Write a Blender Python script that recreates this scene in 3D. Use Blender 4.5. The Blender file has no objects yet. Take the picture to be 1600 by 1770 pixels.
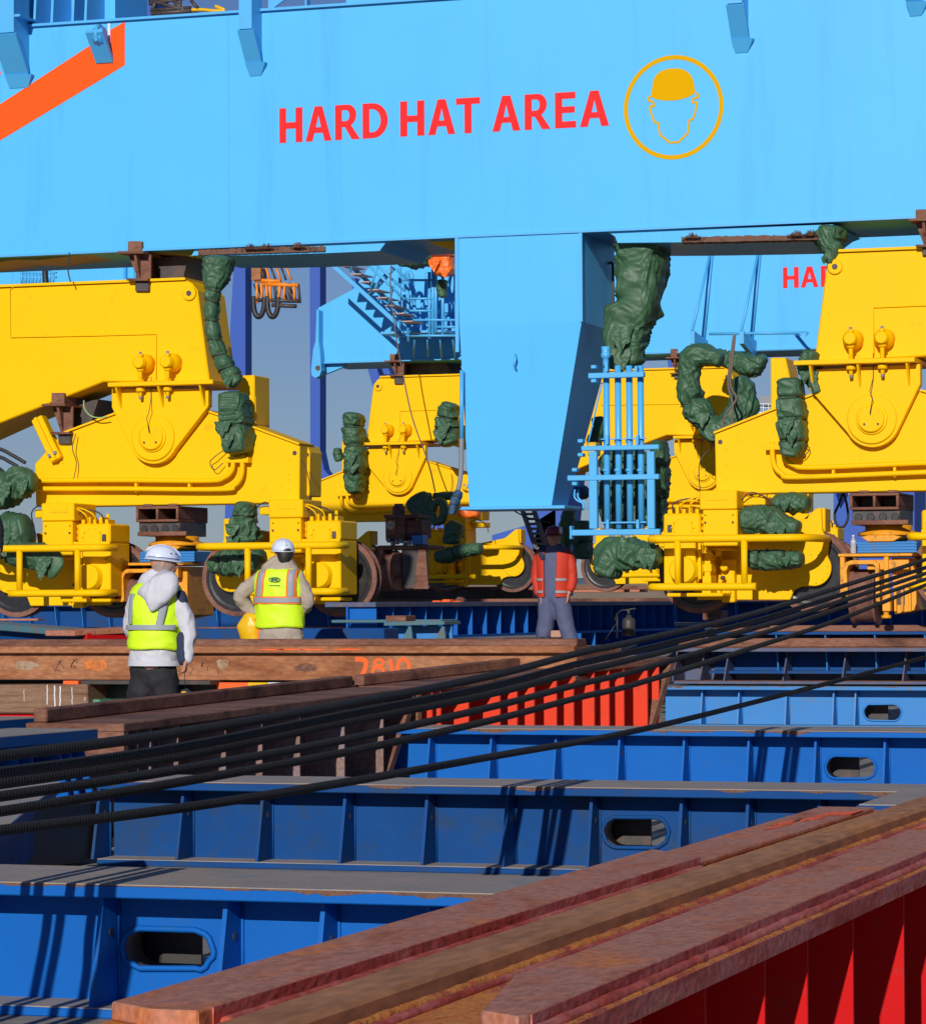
import bpy, bmesh, math, random
from mathutils import Vector, Matrix, noise
R = math.radians
random.seed(7)
S = bpy.context.scene
# ------------------------------------------------------------------ camera
YAW = R(18.3); H = 1.35; F = 5600.0; PITCH = math.atan(160/5600); ROLL = .005
CAM = Vector((0, 0, H))
_f = Vector((-math.sin(YAW)*math.cos(PITCH), math.cos(YAW)*math.cos(PITCH), math.sin(PITCH)))
_r0 = Vector((math.cos(YAW), math.sin(YAW), 0)); _u0 = _r0.cross(_f)
_r = _r0*math.cos(ROLL) - _u0*math.sin(ROLL); _u = _u0*math.cos(ROLL) + _r0*math.sin(ROLL)
cd = bpy.data.cameras.new('camera'); cam = bpy.data.objects.new('camera', cd); S.collection.objects.link(cam)
cd.sensor_fit = 'HORIZONTAL'; cd.sensor_width = 36; cd.lens = 36*F/1600; cd.clip_end = 20000; cd.clip_start = .5
M = Matrix.Identity(4)
for i in range(3):
    M[i][0] = _r[i]; M[i][1] = _u[i]; M[i][2] = -_f[i]; M[i][3] = CAM[i]
cam.matrix_world = M
S.camera = cam
# ------------------------------------------------------------------ light
SUND = Vector((-.10, 1, -.38)).normalized()
SEL = math.asin(-SUND.z); SAZ = math.atan2(-SUND.x, -SUND.y)      # azimuth of the sun from +Y, clockwise
w = bpy.data.worlds.new('World'); S.world = w; w.use_nodes = True
wn = w.node_tree.nodes; wl = w.node_tree.links
bg = wn['Background']
sk = wn.new('ShaderNodeTexSky'); sk.sky_type = 'NISHITA'; sk.sun_disc = False
sk.sun_elevation = SEL; sk.sun_rotation = SAZ
sk.air_density = 1.0; sk.dust_density = .1; sk.ozone_density = 2.5; sk.altitude = 0
sm = wn.new('ShaderNodeMix'); sm.data_type = 'RGBA'; sm.blend_type = 'MULTIPLY'; sm.inputs[0].default_value = 1; sm.inputs[7].default_value = (.73, .87, 1.36, 1)
wl.new(sk.outputs[0], sm.inputs[6]); wl.new(sm.outputs[2], bg.inputs[0]); bg.inputs[1].default_value = .043
sd = bpy.data.lights.new('sun', 'SUN'); sd.energy = 3.75; sd.angle = R(.5); sd.color = (1, .95, .87)
so = bpy.data.objects.new('sun', sd); S.collection.objects.link(so)
so.rotation_euler = SUND.to_track_quat('-Z', 'Y').to_euler(); so.location = (5, -5, 30)
S.view_settings.view_transform = 'Standard'; S.view_settings.look = 'None'
S.view_settings.exposure = 0.0; S.view_settings.gamma = 1
S.render.engine = 'CYCLES'
S.cycles.max_bounces = 6; S.cycles.diffuse_bounces = 3; S.cycles.use_denoising = True

# ------------------------------------------------------------------ helpers
def ray(px, py): return _f + _r*((px-800)/F) + _u*((885-py)/F)
def pv(px, py, V): d = ray(px, py); return CAM + d*(V/d.y)
def pz(px, py, Z): d = ray(px, py); return CAM + d*((Z-H)/d.z)
def pu(px, py, U): d = ray(px, py); return CAM + d*(U/d.x)
def pD(px, py, D): return CAM + ray(px, py)*D
def pz1(px, py, V): p = pv(px, py, V); return (p.x, p.z)

def noisef(p): return noise.noise(p)

class MB:
    def __init__(s, T=None): s.bm = bmesh.new(); s.T = T
    def v(s, p):
        p = Vector(p)
        if s.T: p = s.T(p)
        return s.bm.verts.new(p)
    def face(s, vs, sm=False):
        try:
            f = s.bm.faces.new(vs); f.smooth = sm; return f
        except ValueError: return None
    def box(s, x0, x1, y0, y1, z0, z1):
        P = [s.v((x, y, z)) for z in (z0, z1) for x, y in ((x0, y0), (x1, y0), (x1, y1), (x0, y1))]
        for q in ((3,2,1,0),(4,5,6,7),(0,1,5,4),(1,2,6,5),(2,3,7,6),(3,0,4,7)): s.face([P[i] for i in q])
        return s
    def hexa(s, P8):
        P = [s.v(p) for p in P8]
        for q in ((3,2,1,0),(4,5,6,7),(0,1,5,4),(1,2,6,5),(2,3,7,6),(3,0,4,7)): s.face([P[i] for i in q])
        return s
    def prism(s, pts, y0, y1, ax='y', sm=False):
        """pts 2-D (x,z) for ax y, (y,z) for ax x, (x,y) for ax z"""
        def mk(a, b, t):
            return (a, t, b) if ax == 'y' else ((t, a, b) if ax == 'x' else (a, b, t))
        A = [s.v(mk(a, b, y0)) for a, b in pts]; B = [s.v(mk(a, b, y1)) for a, b in pts]
        s.face(A); s.face(B[::-1]); n = len(pts)
        for i in range(n): s.face([A[i], B[i], B[(i+1) % n], A[(i+1) % n]], sm)
        return s
    def loft(s, pts, rad, n=14, hint=None, caps=True, closed=False, sm=True, disp=None):
        pts = [Vector(p) for p in pts]; m = len(pts)
        if not isinstance(rad, (list, tuple)): rad = [rad]*m
        rings = []; prev = Vector(hint) if hint else None
        for i, p in enumerate(pts):
            if closed: t = pts[(i+1) % m] - pts[i-1]
            else: t = pts[min(i+1, m-1)] - pts[max(i-1, 0)]
            if t.length < 1e-9: t = Vector((0, 0, 1))
            t.normalize()
            if prev is None: prev = Vector((0, 1, 0)) if abs(t.y) < .9 else Vector((1, 0, 0))
            a = (Vector(hint) if hint else prev); a = a - t*a.dot(t)
            if a.length < 1e-4: a = prev - t*prev.dot(t)
            a.normalize(); b = t.cross(a); prev = a
            r = rad[i]; ra, rb = (r, r) if not isinstance(r, (tuple, list)) else r
            ring = []
            for k in range(n):
                th = 2*math.pi*k/n
                q = p + a*(math.cos(th)*ra) + b*(math.sin(th)*rb)
                if disp: q = disp(q, i/(m-1 or 1), th, a, b)
                ring.append(s.v(q))
            rings.append(ring)
        for i in range(m if closed else m-1):
            A, B = rings[i], rings[(i+1) % m]
            for k in range(n): s.face([A[k], A[(k+1) % n], B[(k+1) % n], B[k]], sm)
        if caps and not closed: s.face(rings[0][::-1]); s.face(rings[-1])
        return s
    def tube(s, pts, r, n=10, **k): return s.loft(pts, r, n, **k)
    def cyl(s, p0, p1, r, n=20, r1=None): return s.loft([p0, p1], [r, r if r1 is None else r1], n)
    def ball(s, c, rx, ry, rz, n=16):
        c = Vector(c); pts = []; rr = []
        for i in range(n+1):
            t = math.pi*i/n; pts.append(c + Vector((0, 0, -math.cos(t)*rz))); q = max(math.sin(t), .01); rr.append((rx*q, ry*q))
        return s.loft(pts, rr, n*2, hint=(1, 0, 0))
    def lathe(s, c, prof, n=28, ax='y', caps=True):
        """prof (r, t) along axis"""
        d = {'x': Vector((1,0,0)), 'y': Vector((0,1,0)), 'z': Vector((0,0,1))}[ax]
        pts = [Vector(c)+d*t for r, t in prof]
        rings = []
        a = Vector((0,0,1)) if ax != 'z' else Vector((1,0,0)); b = d.cross(a)
        for (r, t), p in zip(prof, pts):
            rings.append([s.v(p + a*(math.cos(2*math.pi*k/n)*r) + b*(math.sin(2*math.pi*k/n)*r)) for k in range(n)])
        for i in range(len(prof)-1):
            A, B = rings[i], rings[i+1]
            flat = abs(prof[i][1]-prof[i+1][1]) < 1e-5
            for k in range(n): s.face([A[k], A[(k+1) % n], B[(k+1) % n], B[k]], not flat)
        if caps: s.face(rings[0][::-1]); s.face(rings[-1])
        return s
    def slot(s, x0, x1, z0, z1, cx, cz, hw, hh, y0, y1, ax='y', n=10):
        """plate with a rounded slot"""
        def mk(a, b, t): return (a, t, b) if ax == 'y' else ((t, a, b) if ax == 'x' else (a, b, t))
        hole = []
        for sx, st in ((1, -90), (-1, 90)):
            for i in range(n+1):
                th = R(st + 180*i/n); hole.append((cx + sx*(hw-hh) + math.cos(th)*hh, cz + math.sin(th)*hh))
        outer = []
        for (a, b) in hole:
            dx, dz = a-cx, b-cz; t = 1e9
            if dx > 1e-9: t = min(t, (x1-cx)/dx)
            if dx < -1e-9: t = min(t, (x0-cx)/dx)
            if dz > 1e-9: t = min(t, (z1-cz)/dz)
            if dz < -1e-9: t = min(t, (z0-cz)/dz)
            outer.append([cx+dx*t, cz+dz*t])
        for c in ((x0, z0), (x1, z0), (x1, z1), (x0, z1)):       # snap nearest to corner
            j = min(range(len(outer)), key=lambda q: (outer[q][0]-c[0])**2 + (outer[q][1]-c[1])**2); outer[j] = list(c)
        N = len(hole)
        L = [[s.v(mk(a, b, y)) for a, b in P] for y in (y0, y1) for P in (hole, outer)]
        for i in range(N):
            j = (i+1) % N
            s.face([L[0][i], L[0][j], L[1][j], L[1][i]]); s.face([L[2][i], L[3][i], L[3][j], L[2][j]])
            s.face([L[0][i], L[2][i], L[2][j], L[0][j]]); s.face([L[1][i], L[1][j], L[3][j], L[3][i]])
        return s, hole
    def mesh(s, name, off=None):
        bmesh.ops.recalc_face_normals(s.bm, faces=s.bm.faces)
        if off is not None: bmesh.ops.translate(s.bm, verts=s.bm.verts, vec=-Vector(off))
        me = bpy.data.meshes.new(name); s.bm.to_mesh(me); s.bm.free(); return me

def tag(o, label=None, cat=None, group=None, kind=None):
    if label: o['label'] = label
    if cat: o['category'] = cat
    if group: o['group'] = group
    if kind: o['kind'] = kind
    return o
def link(o): S.collection.objects.link(o); return o
def thing(name, label, cat, loc, group=None):
    o = link(bpy.data.objects.new(name, None)); o.location = loc; o.empty_display_size = .2
    return tag(o, label, cat, group)
def rootof(p):
    while p.parent: p = p.parent
    return p
def part(mb, name, mat, parent, bevel=0, local=False, label=None, seg=1):
    off = None if local else rootof(parent).location
    me = mb.mesh(name, off); me.materials.append(mat)
    o = link(bpy.data.objects.new(name, me)); o.parent = parent
    if bevel: b = o.modifiers.new('bevel', 'BEVEL'); b.width = bevel; b.segments = seg; b.limit_method = 'ANGLE'; b.angle_limit = R(38)
    if label: o['label'] = label
    return o
def solo(mb, name, mat, label, cat, group=None, kind=None, bevel=0):
    vs = [v.co for v in mb.bm.verts]
    lo = Vector([min(v[i] for v in vs) for i in range(3)]); hi = Vector([max(v[i] for v in vs) for i in range(3)])
    c = Vector(((lo.x+hi.x)/2, (lo.y+hi.y)/2, lo.z))
    me = mb.mesh(name, c); me.materials.append(mat)
    o = link(bpy.data.objects.new(name, me)); o.location = c
    if bevel: b = o.modifiers.new('bevel', 'BEVEL'); b.width = bevel; b.segments = 1; b.limit_method = 'ANGLE'; b.angle_limit = R(38)
    return tag(o, label, cat, group, kind)
def copy_tree(o, parent=None):
    c = o.copy(); S.collection.objects.link(c)
    if parent: c.parent = parent
    for ch in list(o.children): copy_tree(ch, c)
    return c
def spl(pts, n=8):
    """Catmull-Rom through tuples"""
    P = [tuple(p) for p in pts]; P = [P[0]] + P + [P[-1]]; out = []
    for i in range(1, len(P)-2):
        for k in range(n):
            t = k/n
            out.append(tuple(.5*((2*b) + (-a+c)*t + (2*a-5*b+4*c-d)*t*t + (-a+3*b-3*c+d)*t**3)
                             for a, b, c, d in zip(P[i-1], P[i], P[i+1], P[i+2])))
    out.append(P[-2]); return out

# ------------------------------------------------------------------ materials
def lin(c):
    return tuple(((x/255)/12.92 if x/255 <= .04045 else ((x/255+.055)/1.055)**2.4) for x in c) + (1,)
def mat(name, base, rough=.5, var=.12, scale=2.0, dirt=None, dirt_amt=.0, dirt_scale=3.0, bump=0, bump_scale=40, metal=0, spec=.5, streak=False, coat=0):
    m = bpy.data.materials.new(name); m.use_nodes = True
    N = m.node_tree.nodes; L = m.node_tree.links; p = N['Principled BSDF']
    tc = N.new('ShaderNodeTexCoord'); mp = N.new('ShaderNodeMapping'); L.new(tc.outputs['Object'], mp.inputs[0])
    n1 = N.new('ShaderNodeTexNoise'); n1.inputs['Scale'].default_value = scale; n1.inputs['Detail'].default_value = 6
    L.new(mp.outputs[0], n1.inputs[0])
    mx = N.new('ShaderNodeMix'); mx.data_type = 'RGBA'
    b = Vector(base[:3])
    mx.inputs[6].default_value = tuple(b*(1-var)) + (1,); mx.inputs[7].default_value = tuple(min(1, x*(1+var)) for x in b) + (1,)
    L.new(n1.outputs[0], mx.inputs[0]); col = mx.outputs[2]
    if dirt:
        n2 = N.new('ShaderNodeTexNoise'); n2.inputs['Scale'].default_value = dirt_scale; n2.inputs['Detail'].default_value = 9; n2.inputs['Roughness'].default_value = .68
        if streak:
            m2 = N.new('ShaderNodeMapping'); m2.inputs['Scale'].default_value = streak; L.new(tc.outputs['Object'], m2.inputs[0]); L.new(m2.outputs[0], n2.inputs[0])
        else: L.new(mp.outputs[0], n2.inputs[0])
        cr = N.new('ShaderNodeValToRGB'); cr.color_ramp.elements[0].position = .62-dirt_amt*.4; cr.color_ramp.elements[1].position = .80-dirt_amt*.3
        L.new(n2.outputs[0], cr.inputs[0])
        m3 = N.new('ShaderNodeMix'); m3.data_type = 'RGBA'; L.new(cr.outputs[0], m3.inputs[0]); L.new(col, m3.inputs[6]); m3.inputs[7].default_value = tuple(dirt[:3])+(1,)
        col = m3.outputs[2]
    L.new(col, p.inputs['Base Color'])
    n3 = N.new('ShaderNodeTexNoise'); n3.inputs['Scale'].default_value = scale*3; n3.inputs['Detail'].default_value = 4; L.new(mp.outputs[0], n3.inputs[0])
    mr = N.new('ShaderNodeMapRange'); mr.inputs[3].default_value = rough-.08; mr.inputs[4].default_value = rough+.1; L.new(n3.outputs[0], mr.inputs[0]); L.new(mr.outputs[0], p.inputs['Roughness'])
    p.inputs['Metallic'].default_value = metal; p.inputs['Specular IOR Level'].default_value = spec
    if coat: p.inputs['Coat Weight'].default_value = coat
    if bump:
        n4 = N.new('ShaderNodeTexNoise'); n4.inputs['Scale'].default_value = bump_scale; n4.inputs['Detail'].default_value = 6; L.new(mp.outputs[0], n4.inputs[0])
        bp = N.new('ShaderNodeBump'); bp.inputs['Strength'].default_value = bump; bp.inputs['Distance'].default_value = .02; L.new(n4.outputs[0], bp.inputs['Height']); L.new(bp.outputs[0], p.inputs['Normal'])
    return m
def rust(name, cols, scale=4, rough=.75, stretch=None, bump=.35):
    m = bpy.data.materials.new(name); m.use_nodes = True
    N = m.node_tree.nodes; L = m.node_tree.links; p = N['Principled BSDF']
    tc = N.new('ShaderNodeTexCoord'); mp = N.new('ShaderNodeMapping'); L.new(tc.outputs['Object'], mp.inputs[0])
    if stretch: mp.inputs['Scale'].default_value = stretch
    n1 = N.new('ShaderNodeTexNoise'); n1.inputs['Scale'].default_value = scale; n1.inputs['Detail'].default_value = 10; n1.inputs['Roughness'].default_value = .65; n1.inputs['Distortion'].default_value = .4
    L.new(mp.outputs[0], n1.inputs[0])
    cr = N.new('ShaderNodeValToRGB'); e = cr.color_ramp.elements
    while len(e) < len(cols): e.new(.5)
    for i, c in enumerate(cols): e[i].position = .3+.42*i/(len(cols)-1); e[i].color = tuple(c[:3])+(1,)
    L.new(n1.outputs[0], cr.inputs[0])
    n2 = N.new('ShaderNodeTexNoise'); n2.inputs['Scale'].default_value = scale*12; n2.inputs['Detail'].default_value = 6; L.new(mp.outputs[0], n2.inputs[0])
    mr0 = N.new('ShaderNodeMapRange'); mr0.inputs[1].default_value = .3; mr0.inputs[2].default_value = .7; mr0.inputs[3].default_value = .72; mr0.inputs[4].default_value = 1.2; L.new(n2.outputs[0], mr0.inputs[0])
    hs = N.new('ShaderNodeHueSaturation'); L.new(cr.outputs[0], hs.inputs['Color']); L.new(mr0.outputs[0], hs.inputs['Value'])
    L.new(hs.outputs[0], p.inputs['Base Color']); p.inputs['Roughness'].default_value = rough; p.inputs['Specular IOR Level'].default_value = .3
    bp = N.new('ShaderNodeBump'); bp.inputs['Strength'].default_value = bump; bp.inputs['Distance'].default_value = .01; L.new(n2.outputs[0], bp.inputs['Height']); L.new(bp.outputs[0], p.inputs['Normal'])
    return m
LB = (.085, .475, .88)
m_lblue = mat('light_blue_paint', LB, .42, .05, .5, dirt=(.07, .40, .76), dirt_amt=.22, dirt_scale=1.0, streak=(2.4, 1, .22), bump=.04, bump_scale=2.5, spec=.3)
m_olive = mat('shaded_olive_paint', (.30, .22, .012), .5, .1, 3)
m_lblue2 = mat('light_blue_fitting_paint', (.075, .42, .80), .4, .06, 3)
m_yel = mat('yellow_paint', (.94, .53, .0), .48, .03, 1.2, dirt=(.62, .36, .01), dirt_amt=.06, dirt_scale=2.5, bump=.04, bump_scale=3, spec=.14)
m_yel2 = mat('trolley_yellow_paint', (.80, .33, .006), .5, .1, 6, dirt=(.25, .10, .03), dirt_amt=.25, dirt_scale=9)
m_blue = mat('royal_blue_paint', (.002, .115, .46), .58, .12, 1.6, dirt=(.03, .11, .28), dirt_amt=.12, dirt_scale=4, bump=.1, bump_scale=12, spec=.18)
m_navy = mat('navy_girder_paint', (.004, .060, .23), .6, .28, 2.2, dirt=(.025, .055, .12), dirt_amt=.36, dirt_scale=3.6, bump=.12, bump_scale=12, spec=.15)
m_mblue = mat('sky_blue_girder_paint', (.02, .20, .55), .5, .10, 2, dirt=(.10, .16, .24), dirt_amt=.2, dirt_scale=4)
m_steelb = mat('worn_blue_steel', (.07, .09, .17), .6, .2, 4, dirt=(.20, .11, .07), dirt_amt=.3, dirt_scale=6, bump=.2)
m_top = mat('trodden_flange_grime', (.34, .285, .25), .75, .15, 3, dirt=(.19, .24, .28), dirt_amt=.3, dirt_scale=5, bump=.25, bump_scale=60)
m_red = mat('red_girder_paint', (.60, .010, .012), .65, .08, 3, dirt=(.35, .05, .03), dirt_amt=.12, dirt_scale=6, spec=.08)
m_red2 = mat('orange_red_girder_paint', (.80, .055, .02), .5, .1, 3, dirt=(.3, .06, .03), dirt_amt=.15, dirt_scale=8)
m_rust = rust('brown_rust', [(.07, .03, .02), (.17, .07, .045), (.25, .115, .075), (.22, .07, .035)], 3.2, stretch=(.5, 1, 2))
m_rustb = rust('orange_brown_rust', [(.12, .04, .02), (.30, .11, .045), (.40, .18, .085), (.24, .075, .03)], 2.2, stretch=(.5, 1, 1.4))
m_rustp = rust('purple_red_plate_rust', [(.34, .10, .05), (.48, .17, .09), (.47, .21, .15), (.54, .19, .09), (.66, .21, .04)], 3.6, stretch=(1.3, .6, 1), bump=.5)
m_rusts = rust('plate_edge_rust', [(.24, .03, .02), (.44, .07, .045), (.52, .15, .13), (.50, .19, .07)], 5, stretch=(1, .5, 1))
m_rusto = rust('bright_orange_rust', [(.18, .05, .02), (.60, .17, .03), (.66, .25, .05), (.42, .07, .04), (.50, .22, .14)], 9, bump=.5, stretch=(1, .5, 1))
m_rail = rust('polished_brown_rail', [(.32, .13, .05), (.44, .20, .09), (.55, .22, .06)], 3, rough=.8, stretch=(1, .25, 1), bump=.15)
m_scale = rust('scraped_scale_rust', [(.05, .025, .02), (.18, .09, .06), (.10, .05, .035)], 7)
m_wheel = mat('black_wheel_enamel', (.018, .018, .02), .28, .2, 5, dirt=(.07, .05, .04), dirt_amt=.15, dirt_scale=8, spec=.6)
m_tread = rust('wheel_tread_rust', [(.10, .045, .035), (.22, .10, .075), (.26, .13, .10)], 5)
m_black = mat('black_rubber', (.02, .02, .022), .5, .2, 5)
m_dark = mat('dark_steel', (.05, .045, .045), .5, .3, 6, dirt=(.14, .07, .045), dirt_amt=.3, dirt_scale=6)
m_deck = mat('deck_ground', (.28, .25, .22), .85, .2, .8, dirt=(.17, .14, .12), dirt_amt=.4, dirt_scale=1.5, bump=.5, bump_scale=14)
m_wood = rust('weathered_timber', [(.11, .055, .03), (.24, .13, .075), (.30, .18, .115), (.20, .10, .05)], 3, stretch=(.4, 3, 9), bump=.6)
m_white = mat('white_paint', (.72, .74, .76), .4, .05, 3)
m_hat = mat('white_helmet_plastic', (.66, .72, .86), .2, .02, 3, spec=.6)
m_orange = mat('orange_paint', (.98, .095, .003), .6, .04, 2, spec=.2)
m_osign = mat('orange_spray_paint', (.98, .12, .01), .6, .12, 30)
m_letter = mat('red_lettering', (.90, .018, .02), .6, .03, 3, spec=.2)
m_emb = mat('amber_emblem', (.70, .375, .0), .8, .03, 3, spec=.08)
m_vest = mat('lime_vest_fabric', (.66, .98, .012), .6, .05, 8, bump=.1, bump_scale=60)
m_tape = mat('grey_reflective_tape', (.30, .33, .37), .4, .05, 20)
m_otrim = mat('orange_trim_fabric', (.95, .2, .03), .6, .05, 8)
m_jack = mat('white_jacket_fabric', (.56, .56, .62), .7, .05, 8, bump=.1, bump_scale=30)
m_beige = mat('beige_workwear', (.40, .33, .27), .8, .07, 8, bump=.15, bump_scale=40)
m_pant = mat('black_trousers', (.013, .012, .016), .8, .2, 8, bump=.15, bump_scale=30)
m_navyf = mat('navy_fabric', (.02, .03, .07), .8, .2, 8)
m_orj = mat('orange_red_jacket_fabric', (.55, .035, .012), .7, .08, 8)
m_cov = mat('grey_blue_coverall', (.085, .10, .19), .8, .08, 8)
m_skin = mat('skin', (.52, .25, .17), .5, .05, 10)
m_scarf = mat('greige_scarf', (.30, .23, .21), .85, .1, 10)
m_hair = mat('dark_hair', (.02, .018, .016), .6, .2, 10)
m_fary = mat('far_crane_blue', (.022, .085, .40), .6, .06, .15)
m_sheen = mat('orange_far_steel', (.85, .24, .01), .5, .1, 1)
m_bundle = mat('yellow_plastic', (.80, .46, .01), .3, .06, 6, spec=.5)
m_rope = mat('hemp_rope', (.16, .12, .10), .9, .2, 30)
m_grey = mat('grey_painted_steel', (.22, .23, .26), .5, .1, 3)
m_green = mat('green_painted_steel', (.08, .26, .16), .6, .15, 3)
m_quay = mat('far_quay_earth', (.17, .125, .10), .9, .25, .12, dirt=(.10, .11, .045), dirt_amt=.35, dirt_scale=.3)
m_teal = mat('worn_teal_paint', (.06, .16, .20), .6, .2, 3, dirt=(.17, .10, .07), dirt_amt=.35, dirt_scale=5, bump=.2)
m_glass = mat('dark_glass', (.02, .03, .04), .15, .1, 3)
def tarpmat(name, base, rough=.36):
    m = mat(name, base, rough, .22, 5, bump=.0, spec=.4)
    N = m.node_tree.nodes; L = m.node_tree.links; p = N['Principled BSDF']
    tc = N.new('ShaderNodeTexCoord'); n = N.new('ShaderNodeTexNoise'); n.noise_type = 'RIDGED_MULTIFRACTAL' if hasattr(n, 'noise_type') else n.noise_type
    n.inputs['Scale'].default_value = 7; n.inputs['Detail'].default_value = 3; L.new(tc.outputs['Object'], n.inputs[0])
    b = N.new('ShaderNodeBump'); b.inputs['Strength'].default_value = .25; b.inputs['Distance'].default_value = .02; L.new(n.outputs[0], b.inputs['Height']); L.new(b.outputs[0], p.inputs['Normal'])
    return m
m_tarp = tarpmat('green_tarpaulin', (.044, .110, .055), .5)
m_tarpo = tarpmat('orange_tarpaulin', (.85, .15, .01))
m_tarpb = tarpmat('blue_cloth', (.03, .08, .16), .6)
# braided rope of the heavy cables
m_cable = bpy.data.materials.new('black_wire_rope'); m_cable.use_nodes = True
_N = m_cable.node_tree.nodes; _L = m_cable.node_tree.links; _p = _N['Principled BSDF']
_p.inputs['Base Color'].default_value = (.035, .03, .028, 1); _p.inputs['Roughness'].default_value = .65; _p.inputs['Specular IOR Level'].default_value = .25
_uv = _N.new('ShaderNodeUVMap'); _wv = _N.new('ShaderNodeTexWave'); _wv.wave_type = 'BANDS'; _wv.bands_direction = 'DIAGONAL'; _wv.inputs['Scale'].default_value = 1.0; _wv.inputs['Distortion'].default_value = .3
_mp = _N.new('ShaderNodeMapping'); _L.new(_uv.outputs[0], _mp.inputs[0]); _L.new(_mp.outputs[0], _wv.inputs[0])
_b = _N.new('ShaderNodeBump'); _b.inputs['Strength'].default_value = 1; _b.inputs['Distance'].default_value = .004
_L.new(_wv.outputs[1], _b.inputs['Height']); _L.new(_b.outputs[0], _p.inputs['Normal'])
_r2 = _N.new('ShaderNodeValToRGB'); _r2.color_ramp.elements[0].color = (.008, .007, .007, 1); _r2.color_ramp.elements[1].color = (.042, .036, .032, 1)
_L.new(_wv.outputs[1], _r2.inputs[0]); _L.new(_r2.outputs[0], _p.inputs['Base Color'])

# ------------------------------------------------------------------ setting
V1 = 35.1; V2 = 56.0
solo(MB().prism([(-9000, -9000), (9000, -9000), (9000, 12000), (-9000, 12000)], -.3, 0, ax='z'), 'ground', m_deck, None, None, kind='structure')
q = MB(); a = pD(-4200, 1010, 230); b = pD(5600, 1005, 230)
q.prism([(a.x, a.y), (b.x, b.y), (b.x-60, b.y+200), (a.x-60, a.y+200)], -.2, 2.75, ax='z')
solo(q, 'far_quay', m_quay, None, None, kind='structure')
q = MB(); n_ = 60; base = []
for i in range(n_+1):
    p = pD(-6000+14000*i/n_, 1045, 4200); base.append((p.x, p.y, 42+18*noise.noise(Vector((i*.22, 3, 1)))))
for k, (dy, kz) in enumerate(((0, 0), (60, .75), (160, 1), (700, .9), (1200, 0))):
    for (x, y, h) in base: q.v((x-dy*.3, y+dy, h*kz-1))
q.bm.verts.ensure_lookup_table()
for k in range(4):
    for i in range(n_):
        a = k*(n_+1)+i; q.face([q.bm.verts[a], q.bm.verts[a+1], q.bm.verts[a+n_+2], q.bm.verts[a+n_+1]], True)
solo(q, 'far_hills', mat('far_hill_cover', (.12, .15, .20), .9, .1, .002), None, None, kind='structure')
# ------------------------------------------------------------------ text and marks
def text_bm(s, off=.02, extr=.003):
    cu = bpy.data.curves.new('t', 'FONT'); cu.body = s; cu.size = 1; cu.offset = off; cu.extrude = 0; cu.resolution_u = 4
    o = link(bpy.data.objects.new('t', cu)); dg = bpy.context.evaluated_depsgraph_get(); dg.update()
    me = bpy.data.meshes.new_from_object(o.evaluated_get(dg)); bpy.data.objects.remove(o)
    return me
def lettering(s, origin, W, Hh, off=.02, thick=.004, dirx=(1, 0, 0), up=(0, 0, 1)):
    """MB with the text as a thin raised film; origin = lower left on the wall, facing -y"""
    me = text_bm(s, off); xs = [v.co.x for v in me.vertices]; ys = [v.co.y for v in me.vertices]
    x0, x1, y0, y1 = min(xs), max(xs), min(ys), max(ys); mb = MB(); d = Vector(dirx); u = Vector(up); nrm = d.cross(u)
    o = Vector(origin)
    fr = [mb.v(o + d*((v.co.x-x0)/(x1-x0)*W) + u*((v.co.y-y0)/(y1-y0)*Hh) + nrm*thick) for v in me.vertices]
    for p in me.polygons: mb.face([fr[i] for i in p.vertices])
    r = bmesh.ops.extrude_face_region(mb.bm, geom=mb.bm.faces[:])
    bmesh.ops.translate(mb.bm, verts=[g for g in r['geom'] if isinstance(g, bmesh.types.BMVert)], vec=-nrm*(thick-.0005))
    bpy.data.meshes.remove(me); return mb
def _arc(cx, cy, rx, ry, a0, a1, n=8): return [(cx+rx*math.cos(R(a0+(a1-a0)*i/n)), cy+ry*math.sin(R(a0+(a1-a0)*i/n))) for i in range(n+1)]
GL = {
 'H': [[(0,0),(.205,0),(.205,.40),(.49,.40),(.49,0),(.70,0),(.70,1),(.49,1),(.49,.585),(.205,.585),(.205,1),(0,1)]],
 'A': [[(0,0),(.215,0),(.275,.235),(.525,.235),(.585,0),(.80,0),(.515,1),(.285,1)], [(.325,.40),(.475,.40),(.40,.74)]],
 'R': [[(0,0),(.205,0),(.205,.36),(.29,.36),(.50,0),(.745,0),(.475,.41)] + _arc(.38,.70,.255,.30,-50,90) + [(0,1)], [(.205,.53)] + _arc(.33,.69,.10,.155,-90,90) + [(.205,.845)]],
 'D': [[(0,0)] + _arc(.30,.5,.46,.5,-90,90,14) + [(0,1)], [(.205,.17)] + _arc(.29,.5,.255,.33,-90,90,14) + [(.205,.83)]],
 'T': [[(.247,0),(.453,0),(.453,.82),(.70,.82),(.70,1),(0,1),(0,.82),(.247,.82)]],
 'E': [[(0,0),(.60,0),(.60,.185),(.205,.185),(.205,.42),(.565,.42),(.565,.60),(.205,.60),(.205,.815),(.585,.815),(.585,1),(0,1)]],
}
HHA = [('H',60,168),('A',182,303),('R',320,435),('D',447,563),('H',620,730),('A',747,870),('T',874,982),('A',1037,1163),('R',1182,1298),('E',1317,1410),('A',1427,1555)]
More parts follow.
